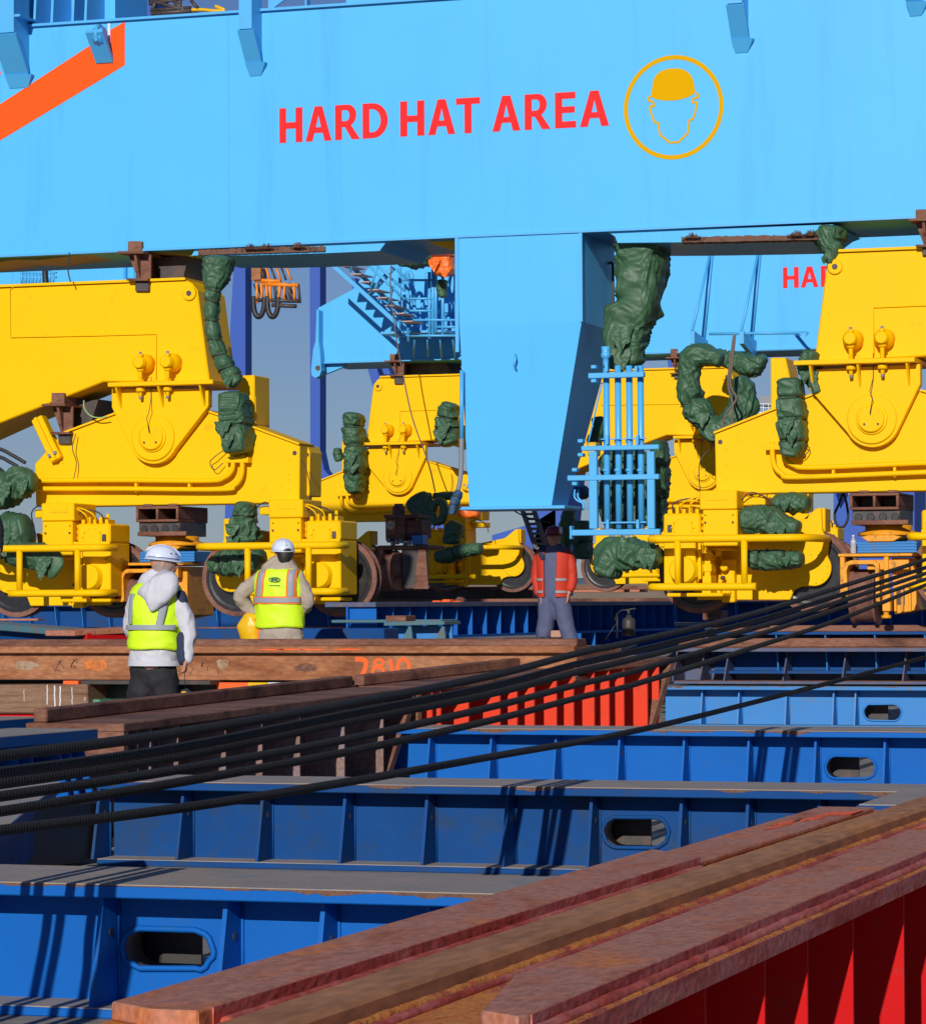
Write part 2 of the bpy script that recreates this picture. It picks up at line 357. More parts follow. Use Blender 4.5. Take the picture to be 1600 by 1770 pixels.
def hard_hat(origin, W, Hh, thick=.004):
    cu = bpy.data.curves.new('t', 'CURVE'); cu.dimensions = '2D'; cu.fill_mode = 'BOTH'; o = Vector(origin)
    for ch, a, b in HHA:
        wd = max(p[0] for p in GL[ch][0]); k = (b-a)/1495*W/wd
        for c in GL[ch]:
            sp = cu.splines.new('POLY'); sp.points.add(len(c)-1); sp.use_cyclic_u = True
            for q, (x, y) in zip(sp.points, c): q.co = ((a-60)/1495*W+x*k, y*Hh, 0, 1)
    cu.extrude = thick/2; ob = link(bpy.data.objects.new('t', cu)); dg = bpy.context.evaluated_depsgraph_get(); dg.update()
    me = bpy.data.meshes.new_from_object(ob.evaluated_get(dg)); bpy.data.objects.remove(ob); mb = MB()
    vs = [mb.v(o+Vector((v.co.x, -v.co.z-thick/2+.0005, v.co.y))) for v in me.vertices]
    for p in me.polygons: mb.face([vs[i] for i in p.vertices])
    bpy.data.meshes.remove(me); return mb
def ribbon(mb, pts, wd, y0, y1, closed=True):
    n = len(pts); L = []; Rr = []
    for i, p in enumerate(pts):
        p = Vector(p); a = Vector(pts[i-1]) if (closed or i) else p; b = Vector(pts[(i+1) % n]) if (closed or i < n-1) else p
        d1 = (p-a); d2 = (b-p)
        if d1.length < 1e-9: d1 = d2
        if d2.length < 1e-9: d2 = d1
        d1.normalize(); d2.normalize(); nn = Vector((-d1.y, d1.x)) + Vector((-d2.y, d2.x)); nn.normalize()
        c = max(.45, nn.dot(Vector((-d1.y, d1.x)))); nn = nn*(wd/2/c); L.append(p+nn); Rr.append(p-nn)
    V = [[mb.v((q.x, y, q.y)) for q in T] for y in (y0, y1) for T in (L, Rr)]
    for i in range(n if closed else n-1):
        j = (i+1) % n
        mb.face([V[0][i], V[0][j], V[1][j], V[1][i]]); mb.face([V[2][i], V[3][i], V[3][j], V[2][j]])
        mb.face([V[0][i], V[2][i], V[2][j], V[0][j]]); mb.face([V[1][i], V[1][j], V[3][j], V[3][i]])
    if not closed:
        for i in (0, n-1): mb.face([V[0][i], V[1][i], V[3][i], V[2][i]])

# ------------------------------------------------------------------ crane 1
def z_at(px, py, V): return pv(px, py, V).z
c1 = pv(897, 403, V1)
crane = thing('gantry_crane', 'light blue gantry crane beam and tapered leg with large red HARD HAT AREA lettering', 'crane', (c1.x, V1, 1.2))
ZB = z_at(790, 408.5, V1); ZT = z_at(56, 42, V1)
uL = pv(-500, 400, V1).x; uR = pv(2000, 400, V1).x
DB = 1.55
mb = MB(); mb.box(uL, uR, V1, V1+DB, ZB+.012, ZT-.03)
part(mb, 'sill_beam', m_lblue, crane)
mb = MB(); mb.box(uL, uR, V1-.035, V1+DB+.05, ZB-.018, ZB+.012); mb.box(uL, uR, V1-.05, V1+DB+.05, ZT-.03, ZT)
part(mb, 'flange', m_lblue2, crane)
for px in (395, 1466):
    x = pv(px, 200, V1).x; part(MB().box(x-.006, x+.006, V1-.003, V1+.001, ZB+.02, ZT-.06), 'weld_seam', m_lblue2, crane)
# pads below the beam
def padpoly(pts): return [pz1(x, y, V1) for x, y in pts]
mb = MB()
P = padpoly([(330, 441), (338, 427), (352, 424.5), (676, 413), (666, 418), (660, 426), (655, 433), (560, 437), (420, 441)])
mb.prism(P, V1+.02, V1+DB-.02); part(mb, 'bottom_pad', m_lblue, crane)
mb = MB(); P = padpoly([(1066, 419), (1062, 408), (1052, 402), (1045, 399.5), (1440, 387.3), (1425, 393), (1412, 403), (1405, 413.5), (1300, 416), (1180, 418)])
mb.prism(P, V1+.02, V1+DB-.02); part(mb, 'bottom_pad', m_lblue, crane)
for (x0, x1, ya, yb, sd_) in ((343, 562, 439, 432, 1), (1178, 1416, 417, 412, 2)):
    mb = MB(); rr = random.Random(sd_); n = 70; up_ = []; lo = []
    for i in range(n+1):
        t = i/n; x = x0+(x1-x0)*t; y = ya+(yb-ya)*t
        up_.append(pz1(x, y-6-rr.random()*2.5, V1)); lo.append(pz1(x, y+1.5+rr.random(), V1))
    mb.prism(lo+up_[::-1], V1-.012, V1+.2); part(mb, 'scraped_edge', m_scale, crane)
    for cx in ((x0+92, x0+120, x0+175) if sd_ == 1 else (x0+20, x0+200, x0+225)):    # burnt frayed scale
        mb = MB()
        for k in range(70):
            x = cx+rr.gauss(0, 7); y = ya+(yb-ya)*(x-x0)/(x1-x0)-6; h = rr.random()*9*math.exp(-((x-cx)/9)**2)+1
            a = pv(x, y+2, V1); b = pv(x+rr.uniform(-4, 4), y-h, V1); y_ = V1-.02-rr.random()*.06
            mb.cyl((a.x, y_, a.z), (b.x, y_, b.z), .006, 4, .002)
        tag(part(mb, 'torn_scale', m_scale, crane), kind='stuff')
# yellow saddle plates under the beam
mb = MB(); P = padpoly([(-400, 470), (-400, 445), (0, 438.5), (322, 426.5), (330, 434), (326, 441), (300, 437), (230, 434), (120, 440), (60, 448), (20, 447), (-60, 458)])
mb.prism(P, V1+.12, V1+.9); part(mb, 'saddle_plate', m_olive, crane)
mb = MB(); P = padpoly([(718, 412), (782, 409.5), (782, 419), (757, 419), (735, 417)])
mb.prism(P, V1+.25, V1+DB-.05); part(mb, 'saddle_plate', m_yel, crane)
# leg
def q3(px, py, V): p = pv(px, py, V); return (p.x, V, p.z)
TB = 1.38; BB = .62; f_ = .10
top = [(791, 409), (1004, 402)]; mid = [(794, 563), (1005, 557)]; bot = [(811, 876), (953, 875)]
a0 = q3(*top[0], V1-.012); a1 = q3(*top[1], V1-.012); b0 = q3(*mid[0], V1-.012); b1 = q3(*mid[1], V1-.012); c0_ = q3(*bot[0], V1+f_); c1_ = q3(*bot[1], V1+f_)
zb = c0_[2]
mb = MB()
lay = [(a0[0], a1[0], V1-.012, V1+TB, ZB-.02), (b0[0], b1[0], V1-.012, V1+TB, b0[2]), (c0_[0], c1_[0], V1+f_, V1+f_+BB, zb)]
rg = [[mb.v((x0, y0, z)), mb.v((x1, y0, z)), mb.v((x1, y1, z)), mb.v((x0, y1, z))] for x0, x1, y0, y1, z in lay]
for A, B in zip(rg, rg[1:]):
    for k in range(4): mb.face([A[k], A[(k+1) % 4], B[(k+1) % 4], B[k]])
mb.face(rg[0]); mb.face(rg[-1])
leg = part(mb, 'leg', m_lblue, crane)
mb = MB(); x0 = pv(795, 880, V1).x; x1 = pv(990, 880, V1+.3).x; mb.box(x0, x1, V1-.03, V1+f_+BB+.05, zb-.04, zb-.002)
part(mb, 'foot_plate', m_lblue2, leg, .006)
mb = MB(); mb.box(a0[0]-.03, a0[0]+.012, V1-.03, V1+.0, b0[2]-.3, ZB-.02); part(mb, 'edge_strip', m_lblue2, leg); mb = MB(); mb.box(a1[0]-.02, a1[0]+.016, V1-.03, V1-.012, b0[2], ZB-.02)
part(mb, 'edge_strip', m_lblue2, leg)
mb = MB(); p = pv(891, 612, V1); p2 = pv(892, 640, V1)
mb.tube([(p.x, V1-.02, p.z), (p.x+.02, V1-.06, (p.z+p2.z)/2+.03), (p.x, V1-.07, (p.z+p2.z)/2-.03), (p2.x, V1-.0, p2.z)], .012, 8); part(mb, 'lifting_eye', m_lblue2, leg)
mb = MB(); L_ = [q3(798, 640, V1-.05), q3(797.5, 758, V1-.05)]; mb.tube([L_[0], L_[1]], .024, 10)
part(mb, 'conduit', m_lblue2, leg)
mb = MB(); mb.tube([q3(*p, V1-.06) for p in spl([(797.5, 758), (797, 800), (795, 830), (790, 852)], 5)], .028, 10); part(mb, 'hose', m_grey, leg)
for xx in (1056, 1063):
    mb = MB(); v_ = V1+1.2; uu = pv(1050, 470, v_).x
    P = [(pv(1046, 452, v_).x, v_-.1, pv(0, 452, v_).z)]
part(MB().tube([q3(1048+dx, y, V1+1.15) for dx, y in ((4, 455), (9, 453), (11, 458), (11, 528), (8, 533))], .016, 8), 'grab_rail', m_dark, leg)
# lettering, emblem, stripe
pa = pv(483, 247, V1); pb = pv(1052.5, 221, V1)
part(hard_hat((pa.x, V1, pa.z), pb.x-pa.x, pv(483, 187, V1).z-pa.z), 'lettering', m_letter, crane)
ec = pv(1163.5, 185, V1); es = (pv(1250, 185, V1).x-pv(1077, 185, V1).x)/2/ (665.0)      # metres per crop pixel
def E(x, y): return (ec.x+(x-785)*es, ec.z-(y-795)*es*1.0)
mb = MB(); ribbon(mb, [(ec.x+math.cos(2*math.pi*i/64)*635*es, ec.z+math.sin(2*math.pi*i/64)*648*es) for i in range(64)], 56*es, V1-.004, V1+.004)
part(mb, 'emblem_ring', m_emb, crane)
hel = [(490,620),(505,520),(520,430),(560,360),(640,308),(740,290),(840,292),(930,315),(1010,375),(1050,450),(1068,540),(1075,610),(1050,645),(960,680),(860,705),(740,708),(620,695),(540,672),(505,655)]
mb = MB(); mb.prism([E(*p) for p in hel], V1-.004, V1+.004)
part(mb, 'emblem_helmet', m_emb, crane)
face_ = [(492,632),(450,660),(450,688),(520,712),(530,765),(480,765),(470,790),(500,890),(535,975),(580,990),(592,1050),(605,1140),(735,1250),(850,1250),(975,1140),(985,1050),(995,975),(1045,960),(1075,880),(1098,770),(1085,745),(1045,748),(1045,700),(1115,680),(1118,650),(1078,622)]
mb = MB(); ribbon(mb, [E(*p) for p in face_], 26, 0, 0, False) if 0 else ribbon(mb, [E(*p) for p in face_], 27*es, V1-.005, V1+.004, False)
part(mb, 'emblem_face', m_emb, crane)
mb = MB(); mb.prism([pz1(*p, V1) for p in ((-80, 232), (168, 70), (168, 98), (176, 108), (187, 108), (187, 98), (191, 98), (191, 51), (216, 37), (216, 112), (-80, 291))], V1-.004, V1+.004)
part(mb, 'painted_stripe', m_orange, crane)
mb = MB(); mb.prism([pz1(*p, V1) for p in ((-60, 90), (-2, 114), (2, 128), (-60, 135))], V1-.004, V1+.004); part(mb, 'painted_stripe', m_orange, crane)
mb = MB(); mb.prism([pz1(*p, V1) for p in ((186.5, 40), (190.5, 40), (190.5, 97), (186.5, 97))], V1-.006, V1+.004); part(mb, 'lug_backing', m_white, crane)
# lifting lug
mb = MB(); lx = pv(184, 100, V1).x; zt_ = pv(172, 38, V1-.3).z; zl = pv(185, 106, V1).z
prof = [(V1, zl+.16), (V1-.30, zl+.26)]
pts = [(V1, zl+.10), (V1-.30, zl+.20)] + [(V1-.19+.13*math.cos(R(180+30-i*24)), zt_-.13+.13*math.sin(R(180+30-i*24))) for i in range(9)] + [(V1, zt_-.22)]
mb.prism(pts, lx-.02, lx+.02, ax='x'); lug = part(mb, 'lifting_lug', m_lblue2, crane, .006)
mb = MB(); mb.lathe((lx-.06, V1-.19, zt_-.14), [(.06, 0), (.10, 0), (.10, .12), (.06, .12)], 20, 'x'); part(mb, 'lug_ring', m_lblue2, lug)
mb = MB(); mb.prism([(V1, zl+.0), (V1-.02, zl-.02), (V1-.32, zl+.30), (V1-.30, zl+.34), (V1, zl+.06)], lx-.13, lx+.09, ax='x'); part(mb, 'gusset', m_lblue2, lug, .004)
# walkway brackets
def bracket(xl, yt, xb, yb, wpx, prj=.32, up_h=1.4, wide=False):
    s = 5600/(V1/(.9494))
    zt2 = pv(xl, yt, V1-prj).z; zb2 = pv(xb, yb, V1-.06).z; x0 = pv(xl, yt, V1-prj).x; x1 = x0+wpx/150.
    b = MB(); b.prism([(V1-prj, zt2), (V1-.07, zb2), (V1-.05, zb2+.015), (V1-prj+.03, zt2+.02)], x0, x1, ax='x'); br = part(b, 'walkway_bracket', m_lblue2, crane)
    b = MB(); b.box(x0+.02, x1-.02, V1-prj+.0, V1-prj+.03, zt2+.02, zt2+up_h)
    b.prism([(V1, zb2+.02), (V1, zt2+up_h), (V1-prj+.03, zt2+up_h), (V1-prj+.03, zt2+.02)], x0+.02, x0+.035, ax='x')
    b.prism([(V1, zb2+.02), (V1, zt2+up_h), (V1-prj+.03, zt2+up_h), (V1-prj+.03, zt2+.02)], x1-.035, x1-.02, ax='x'); part(b, 'web_plate', m_lblue2, br)
    b = MB(); zf = zb2-.145
    b.hexa([(x0+.03, V1-.01, zf), (x1-.03, V1-.01, zf), (x1-.03, V1+.0, zf), (x0+.03, V1+.0, zf), (x0-.0, V1-.09, zb2), (x1+.05, V1-.09, zb2), (x1+.05, V1, zb2), (x0-.0, V1, zb2)])
    part(b, 'foot', m_lblue2, br)
bracket(410, 53, 424, 109, 30); bracket(1254, 9, 1262, 68, 30); bracket(1558, -40, 1562, 4, 28); bracket(-14, 60, 6, 131, 46, .42)
# superstructure above the beam (left end and bracket bay)
mb = MB(); x0 = pv(-300, 0, V1+.5).x; x1 = pv(196, 20, V1+.5).x; mb.box(x0, x1, V1+.55, V1+1.5, ZT, ZT+2.2)
part(mb, 'upper_housing', m_lblue, crane)
for px in (30, 62, 92, 128, 150):
    mb = MB(); x = pv(px, 10, V1+.1).x; mb.prism([(V1+.02, ZT), (V1+.55, ZT), (V1+.55, ZT+2.2), (V1+.25, ZT+2.2)], x, x+.03, ax='x'); part(mb, 'rib', m_lblue2, crane)
mb = MB(); x0 = pv(60, 20, V1).x; mb.box(x0-2.5, x0, V1-.4, V1+.5, ZT+.03, ZT+.06); part(mb, 'walkway', m_lblue2, crane)
mb = MB(); x0 = pv(458, 20, V1).x; x1 = pv(1560, 20, V1).x; mb.prism([(x0, ZT), (x0+.02, ZT), (x0+.9, ZT+.55), (x0+.9, ZT+.6), (x0, ZT+.6)], V1+.1, V1+.13)
mb.box(x0+.5, x0+.52, V1+.0, V1+.13, ZT, ZT+.5); mb.box(x0+.9, x1, V1+.3, V1+.35, ZT, ZT+.9); part(mb, 'walkway', m_lblue2, crane)

# ------------------------------------------------------------------ bogies (canonical: slanted outer end towards -x)
HL = pv(272, 757, V1); HRr = pv(1510.5, 725, V1)
def LL(px, py, dy=0): p = pv(px, py, V1+dy); return (-(p.x-HL.x), p.z-HL.z)
def LR(px, py, dy=0): p = pv(px, py, V1+dy); return (p.x-HRr.x, p.z-HRr.z)
def make_bogie(mir, label, group, name='crane_bogie'):
    T = (lambda p: Vector((p[0]*mir, p[1], p[2])))
    root = thing(name, label, 'crane bogie', (0, 0, 0), group)
    def B(): return MB(T)
    def pt(b, n, m, par=None, bev=.012, lab=None): return part(b, n, m, par or root, bev, True, lab)
    # upper beam
    up = [LL(x, y, .0) for x, y in ((322, 484), (341, 502), (362, 660), (187, 660), (178, 660), (0, 731), (-130, 790))]
    xe = up[-1][0]; zt = up[0][1]
    poly = [up[0], (up[0][0]-.07, up[0][1]-.04), up[1]] + up[2:] + [(xe, zt)]
    ub = pt(B().prism(poly, .0, .85), 'upper_beam', m_yel, bev=.015)
    pt(B().box(up[0][0]+.0, xe, -.04, .89, zt, zt+.03), 'top_flange', m_yel, ub, 0)
    e = LL(328, 507); pt(B().lathe((e[0], -.03, e[1]), [(.035, .0), (.075, 0), (.085, .008), (.085, .03)], 24), 'lifting_eye', m_yel, ub, 0)
    pt(B().lathe((e[0], -.036, e[1]), [(.032, 0), (.032, .01)], 16), 'eye_bore', m_dark, ub, 0)
    # ledge with gussets and bolts
    l0 = LL(366, 664, -.28); l1 = LL(187, 664, -.28); x0, x1 = l0[0], l1[0]; zl = LL(270, 662, 0)[1]
    ld = pt(B().box(x0-.02, x1, -.30, .85, zl-.05, zl), 'ledge', m_yel, bev=.006)
    for k, t in enumerate((.12, .52, .93)):
        x = x0+(x1-x0)*t; pt(B().prism([(-.28, zl-.05), (0-.12, zl-.05), (-.12, zl-.30)], x-.012, x+.012, ax='x'), 'gusset', m_yel, ld, 0)
    for px in (242, 289):
        c = LL(px, 660, -.2); x = c[0]
        b = B(); b.cyl((x, -.19, zl), (x, -.19, zl+.30), .025, 12); b.cyl((x, -.19, zl-.05), (x, -.19, zl-.17), .022, 10)
        b.cyl((x, -.19, zl-.11), (x, -.19, zl-.06), .055, 8); b.cyl((x, -.19, zl+.13), (x, -.19, zl+.19), .045, 8)
        b.cyl((x, -.19, zl+.30), (x, -.19, zl+.33), .03, 10); bo = pt(b, 'tie_bolt', m_yel, ld, .003)
        b = B(); b.lathe((x-.0, -.27, zl+.23), [(.055, 0), (.07, .01), (.07, .10), (.08, .12), (.11, .16), (.11, .27)], 16, 'y'); pt(b, 'bolt_lug', m_yel, bo, 0)
        pt(B().cyl((x, -.19, zl+.31), (x, -.19, zl+.36), .018, 10), 'bolt_tip', m_grey, bo, 0)
        pt(B().cyl((x, -.19, zl-.20), (x, -.19, zl-.17), .02, 10), 'bolt_tip', m_grey, bo, 0)
    # hinge plate
    a = LL(193, 672, -.12); b_ = LL(360, 672, -.12); rr = .31
    pts = [b_, (b_[0], LL(0, 711, -.12)[1]), ]
    for i in range(19):
        th = R(208 + (332-208)*i/18); pts.append((math.cos(th)*rr, math.sin(th)*rr))
    pts += [LL(199, 716, -.12), (LL(193, 700, -.12)[0], LL(193, 704, -.12)[1]), a]
    hp = pt(B().prism(pts, -.12, -.0), 'hinge_plate', m_yel, bev=.006)
    pt(B().lathe((0, -.145, 0), [(.262, 0), (.275, .008), (.275, .03)], 40), 'boss_ring', m_yel, hp, 0)
    pt(B().lathe((0, -.20, -.0), [(.135, .0), (.15, .01), (.15, .035), (.165, .035), (.175, .042), (.175, .06)], 36), 'pin_cap', m_yel, hp, 0)
    for xx in (-.07, .08): pt(B().lathe((xx, -.215, -.06), [(.012, 0), (.012, .02)], 8), 'cap_bolt', m_dark, hp, 0)
    wp = [(.02, -.13, .72), (.02, -.14, .45), (.0, -.24, .30), (.03, -.24, .22), (.0, -.24, .05)]
    pt(B().tube(wp, .005, 5), 'wire', m_dark, hp, 0)
    pp = [LL(270, 655, -.015), LL(270, 577, -.015), LL(158, 580, -.015), LL(18, 583, -.015), LL(17, 500, -.015), LL(30, 492, -.015)]
    pt(B().tube([(x, -.015, z) for x, z in pp], .007, 5), 'grease_line', m_yel, ub, 0)
    # balance frame
    fr = [LL(x, y) for x, y in ((62, 869), (60, 802), (105, 752), (203, 715), (360, 712), (434, 738), (518, 769), (517, 869))]
    zbot = min(fr[0][1], fr[-1][1]); fr[0] = (fr[0][0], zbot); fr[-1] = (fr[-1][0], zbot)
    bf = pt(B().prism(fr, 0, .42), 'balance_frame', m_yel, bev=.01)
    for i in (1, 2, 4, 5):
        p0, p1 = Vector(fr[i]), Vector(fr[i+1]); d = (p1-p0); nn = Vector((-d.y, d.x)).normalized()*.022
        if i in (1,): continue
        if nn.y < 0: nn = -nn
        pt(B().prism([p0, p1, p1+nn, p0+nn], -.035, .44), 'cover_strip', m_yel, bf, 0)
    l = [LL(x, y, .3) for x, y in ((516, 772), (533, 770), (538, 782), (537, 858), (516, 858))]
    en = pt(B().prism(l, .25, .65), 'end_lug', m_yel, bf)
    for (px, py, yy) in ((509, 783, -.004), (530, 786, .246)):
        c = LL(px, py, yy); pt(B().lathe((c[0], yy, c[1]), [(.027, 0), (.027, .01)], 14), 'lug_bore', m_dark, bf, 0)
    b = B(); b.box(LL(448, 0)[0]-0, LL(406, 0)[0], .12, .62, LL(0, 737, .1)[1], LL(0, 650, .1)[1]); x_a, x_b = LL(463, 0, .12)[0], LL(405, 0, .12)[0]
    b = B(); p0 = LL(440, 738, .12); p1 = LL(404, 738, .12); p2 = LL(416, 649, .12); p3 = LL(440, 648, .12)
    b.prism([p0, p1, (p1[0], p1[1]+.18), p2, (p0[0], p3[1])], .12, .60); cb = pt(b, 'control_box', m_yel)
    pt(B().box(p0[0]-.004, p0[0], .15, .57, p0[1]+.04, p3[1]-.25), 'box_door', m_yel, cb, 0)
    # pipes
    for P, r_ in (([(56, 831), (200, 830), (355, 831), (386, 826), (401, 812), (403, 787)], .030), ([(52, 845), (200, 845), (380, 846), (404, 840), (417, 822), (419, 787)], .030)):
        P = spl([LL(x, y, -.1) for x, y in P], 6); pt(B().tube([(x, -.10, z) for x, z in P], r_, 10), 'pipe', m_yel, bf, 0)
    for px in (236, 328): c = LL(px, 838, -.07); pt(B().box(c[0]-.015, c[0]+.015, -.10, .0, c[1]-.09, c[1]+.07), 'pipe_clip', m_yel, bf, .004)
    pt(B().prism([LL(x, y, -.07) for x, y in ((392, 790), (432, 790), (432, 800), (392, 800))], -.13, 0), 'pipe_clip', m_yel, bf, .004)
    for (x_, y_) in ((500, 845), (500, 820), (500, 795), (90, 850), (110, 800)):
        c = LL(x_, y_); pt(B().lathe((c[0], -.012, c[1]), [(.010, 0), (.010, .014)], 6), 'frame_bolt', m_yel, bf, 0)
    for P_ in ([(390, 775), (372, 790), (362, 800), (372, 812), (385, 800)], [(130, 750), (127, 775), (131, 800), (128, 830)], [(520, 795), (532, 815), (535, 850), (528, 880)]):
        pt(B().tube(spl([(LL(x, y, -.1)[0], -.08-.05*math.sin(i*1.7)**2, LL(x, y, -.1)[1]) for i, (x, y) in enumerate(P_)], 5), .006, 5), 'wire', m_dark, bf, 0)
    # strut at the inner side
    s0 = LL(62, 722, -.1); s1 = LL(96, 795, -.1); d = (Vector(s1)-Vector(s0)).normalized(); nn = Vector((-d.y, d.x))*.075
    A_ = Vector(s0); Bp = Vector(s1)
    st = pt(B().prism([A_-nn, A_+nn, Bp+nn, Bp-nn], -.10, .05), 'strut', m_yel)
    pt(B().prism([A_-nn*.25, A_+nn*.25, Bp+nn*.25, Bp-nn*.25], -.13, -.10), 'strut_rib', m_yel, st, 0)
    for k in (-1, 1):
        c = Bp-d*.08+nn*.5*k; pt(B().lathe((c.x, -.135, c.y), [(.022, 0), (.022, .04)], 8), 'strut_bolt', m_grey, st, 0)
    # trucks
    for du in (0, 2.86):
        dx_ = du - (.25 if mir < 0 else 0)
        def B(dx_=dx_): return MB(lambda p: Vector(((p[0]+dx_)*mir, p[1], p[2])))
        z0 = LR(0, 1037)[1]
        # wheels: centres from the photograph
        wc = [LR(1208, 990, .1), LR(1402, 987, .1)]
        sp = [LR(x, y) for x, y in ((1241, 1037), (1365, 1037), (1372, 1020), (1385, 1014), (1405, 1013), (1424, 1003), (1433, 985), (1430, 960), (1432, 938), (1421, 918), (1419, 878), (1409, 880), (1386, 899), (1330, 935), (1210, 935), (1195, 960), (1195, 1010), (1205, 1037))]
        tf = pt(B().prism(sp, .0, .05), 'truck_frame', m_yel, bev=.008)
        pt(B().prism([LR(x, y, .5) for x, y in ((1230, 1030), (1380, 1030), (1400, 900), (1225, 935))], .42, .62), 'truck_frame', m_yel, bev=.008)
        pt(B().prism([LR(x, y) for x, y in ((1409, 878), (1424, 878), (1424, 920), (1419, 915), (1412, 905))], .05, .35), 'frame_lug', m_yel, tf)
        c = LR(1406, 982); pt(B().lathe((c[0], -.015, c[1]), [(.19, 0), (.20, .008), (.20, .016)], 30), 'bearing_cover', m_yel, tf, 0)
        for k in range(7):
            th = R(100-30*k); pt(B().lathe((c[0]+.16*math.cos(th), -.03, c[1]+.16*math.sin(th)), [(.012, 0), (.012, .02)], 6), 'cover_bolt', m_yel, tf, 0)
        for (wx, wz) in wc:
            wh = pt(B().lathe((wx, .07, wz), [(.10, .02), (.12, .0), (.28, .03), (.36, .0), (.395, .0), (.40, .01)], 44), 'wheel', m_wheel, bev=0)
            pt(B().lathe((wx, .07, wz), [(.397, .0), (.45, .0), (.455, .01), (.455, .03), (.42, .04), (.41, .14), (.455, .15), (.455, .18), (.39, .18), (.39, .02), (.397, .0)], 44, caps=False), 'wheel_tread', m_tread, wh, 0)
        # gear unit
        g0 = LR(1146, 923, -.55); g1 = LR(1210, 887, -.55)
        gu = pt(B().box(g0[0], g1[0], -.55, .02, g0[1], g1[1]-.0), 'gear_unit', m_yel, bev=.02)
        b = B(); b.box(g0[0]-.0, g0[0]+.36, -.54, -.0, LR(0, 1028, -.5)[1], g0[1]); pt(b, 'gear_column', m_yel, gu)
        c = LR(1180, 912, -.56); pt(B().lathe((c[0], -.565, c[1]), [(.10, 0), (.11, .01), (.11, .02)], 28), 'gear_cover', m_yel, gu, 0)
        for i in range(5):
            x = g0[0]+.07+i*.075; pt(B().box(x-.02, x+.02, -.5, -.3, g1[1], g1[1]+.05+.03*(i % 2)), 'gear_bolt', m_yel, gu, .004)
        for i in range(3):
            zz = g0[1]+.04+.07*i; pt(B().box(g1[0], g1[0]+.03, -.5, -.42, zz, zz+.035), 'gear_bolt', m_yel, gu, .004)
        pt(B().box(g1[0]+.0, g1[0]+.08, -.45, -.1, g0[1]+.05, g0[1]+.2), 'gear_bracket', m_yel, gu)
        pt(B().box(g0[0]-.0, g0[0]+.5, -.57, -.5, g0[1]-.02, g0[1]+.015), 'gear_lip', m_yel, gu, .006)
        c = LR(1181, 985, -.6); mo = pt(B().lathe((c[0], -.68, c[1]), [(.13, .0), (.145, .01), (.145, .22), (.18, .23), (.18, .3)], 32), 'brake_motor', m_yel, bev=0)
        b = B(); cx = LR(1222, 990, -.4)[0]
        for k in range(4): b.box(cx-.05, cx+.05, -.45+.02*k, -.2, c[1]-.28+k*.13, c[1]-.2+k*.13)
        b.box(cx-.035, cx+.035, -.4, -.1, c[1]-.3, c[1]+.22); pt(b, 'mount_column', m_yel, mo, .006)
        pt(B().box(cx+.09, cx+.24, -.12, .0, c[1]-.36, c[1]+.12), 'stay_plate', m_yel)
        pt(B().box(g0[0]+.02, cx+.2, -.5, -.1, z0-.01, z0+.03), 'under_plate', m_yel)
        for i in range(10):
            th = 2*math.pi*i/10; cc = LR(1180, 912, -.56); pt(B().lathe((cc[0]+.125*math.cos(th), -.572, cc[1]+.10*math.sin(th)), [(.009, 0), (.009, .022)], 6), 'cover_bolt', m_yel, gu, 0)
        for i in range(4): pt(B().box(g0[0]+.38, g0[0]+.41, -.5+.1*i, -.46+.1*i, g0[1]-.5, g0[1]-.1), 'cooling_rib', m_yel, gu, .003)
        pt(B().box(g0[0]+.05, g0[0]+.10, -.57, -.55, g0[1]+.02, g0[1]+.10), 'sight_glass', m_dark, gu, .004)
        pt(B().cyl((g0[0]+.14, -.3, g1[1]), (g0[0]+.14, -.3, g1[1]+.12), .02, 8), 'breather', m_yel, gu, 0)
        # cover box
        k0 = LR(1209, 925, -.62); k1 = LR(1273, 847, -.62); km = LR(1209, 881, -.62)
        co = pt(B().box(k0[0], k1[0], -.62, .0, km[1], k1[1]), 'motor_cover', m_yel)
        b = B(); b.box(k0[0]+.03, k1[0]+.0, -.60, .0, k0[1]-.12, km[1]); pt(b, 'motor_housing', m_yel, co)
        pt(B().box(k0[0]+.08, k1[0]-.1, -.626, -.62, km[1]+.1, km[1]+.18), 'cover_panel', m_yel, co, .002)
        for x_, z_ in ((.06, .05), (.06, .14), (-.05, .05), (-.05, .14)):
            xx = (k0[0]+x_) if x_ > 0 else (k1[0]+x_); pt(B().lathe((xx, -.632, km[1]-z_), [(.010, 0), (.010, .035)], 6), 'cover_bolt', m_dark if z_ > .1 else m_yel, co, 0)
        pt(B().tube(spl([(k1[0], -.4, k1[1]-.1), (k1[0]+.12, -.42, k1[1]-.02), (k1[0]+.28, -.3, k1[1]-.1), (k1[0]+.3, -.2, k1[1]-.25)], 5), .008, 5), 'wire', m_dark, co, 0)
        t0 = LR(1281, 874, -.3); t1 = LR(1322, 858, -.3); pt(B().box(t0[0], t1[0], -.3, .1, t0[1], t1[1]), 'terminal_box', m_yel)
        p0 = LR(1220, 949, -.3); p1 = LR(1279, 949, -.3); pt(B().cyl((p0[0], -.3, p0[1]), (p1[0], -.3, p1[1]), .02, 10), 'shaft', m_yel, bev=0)
        rt = random.Random(77)
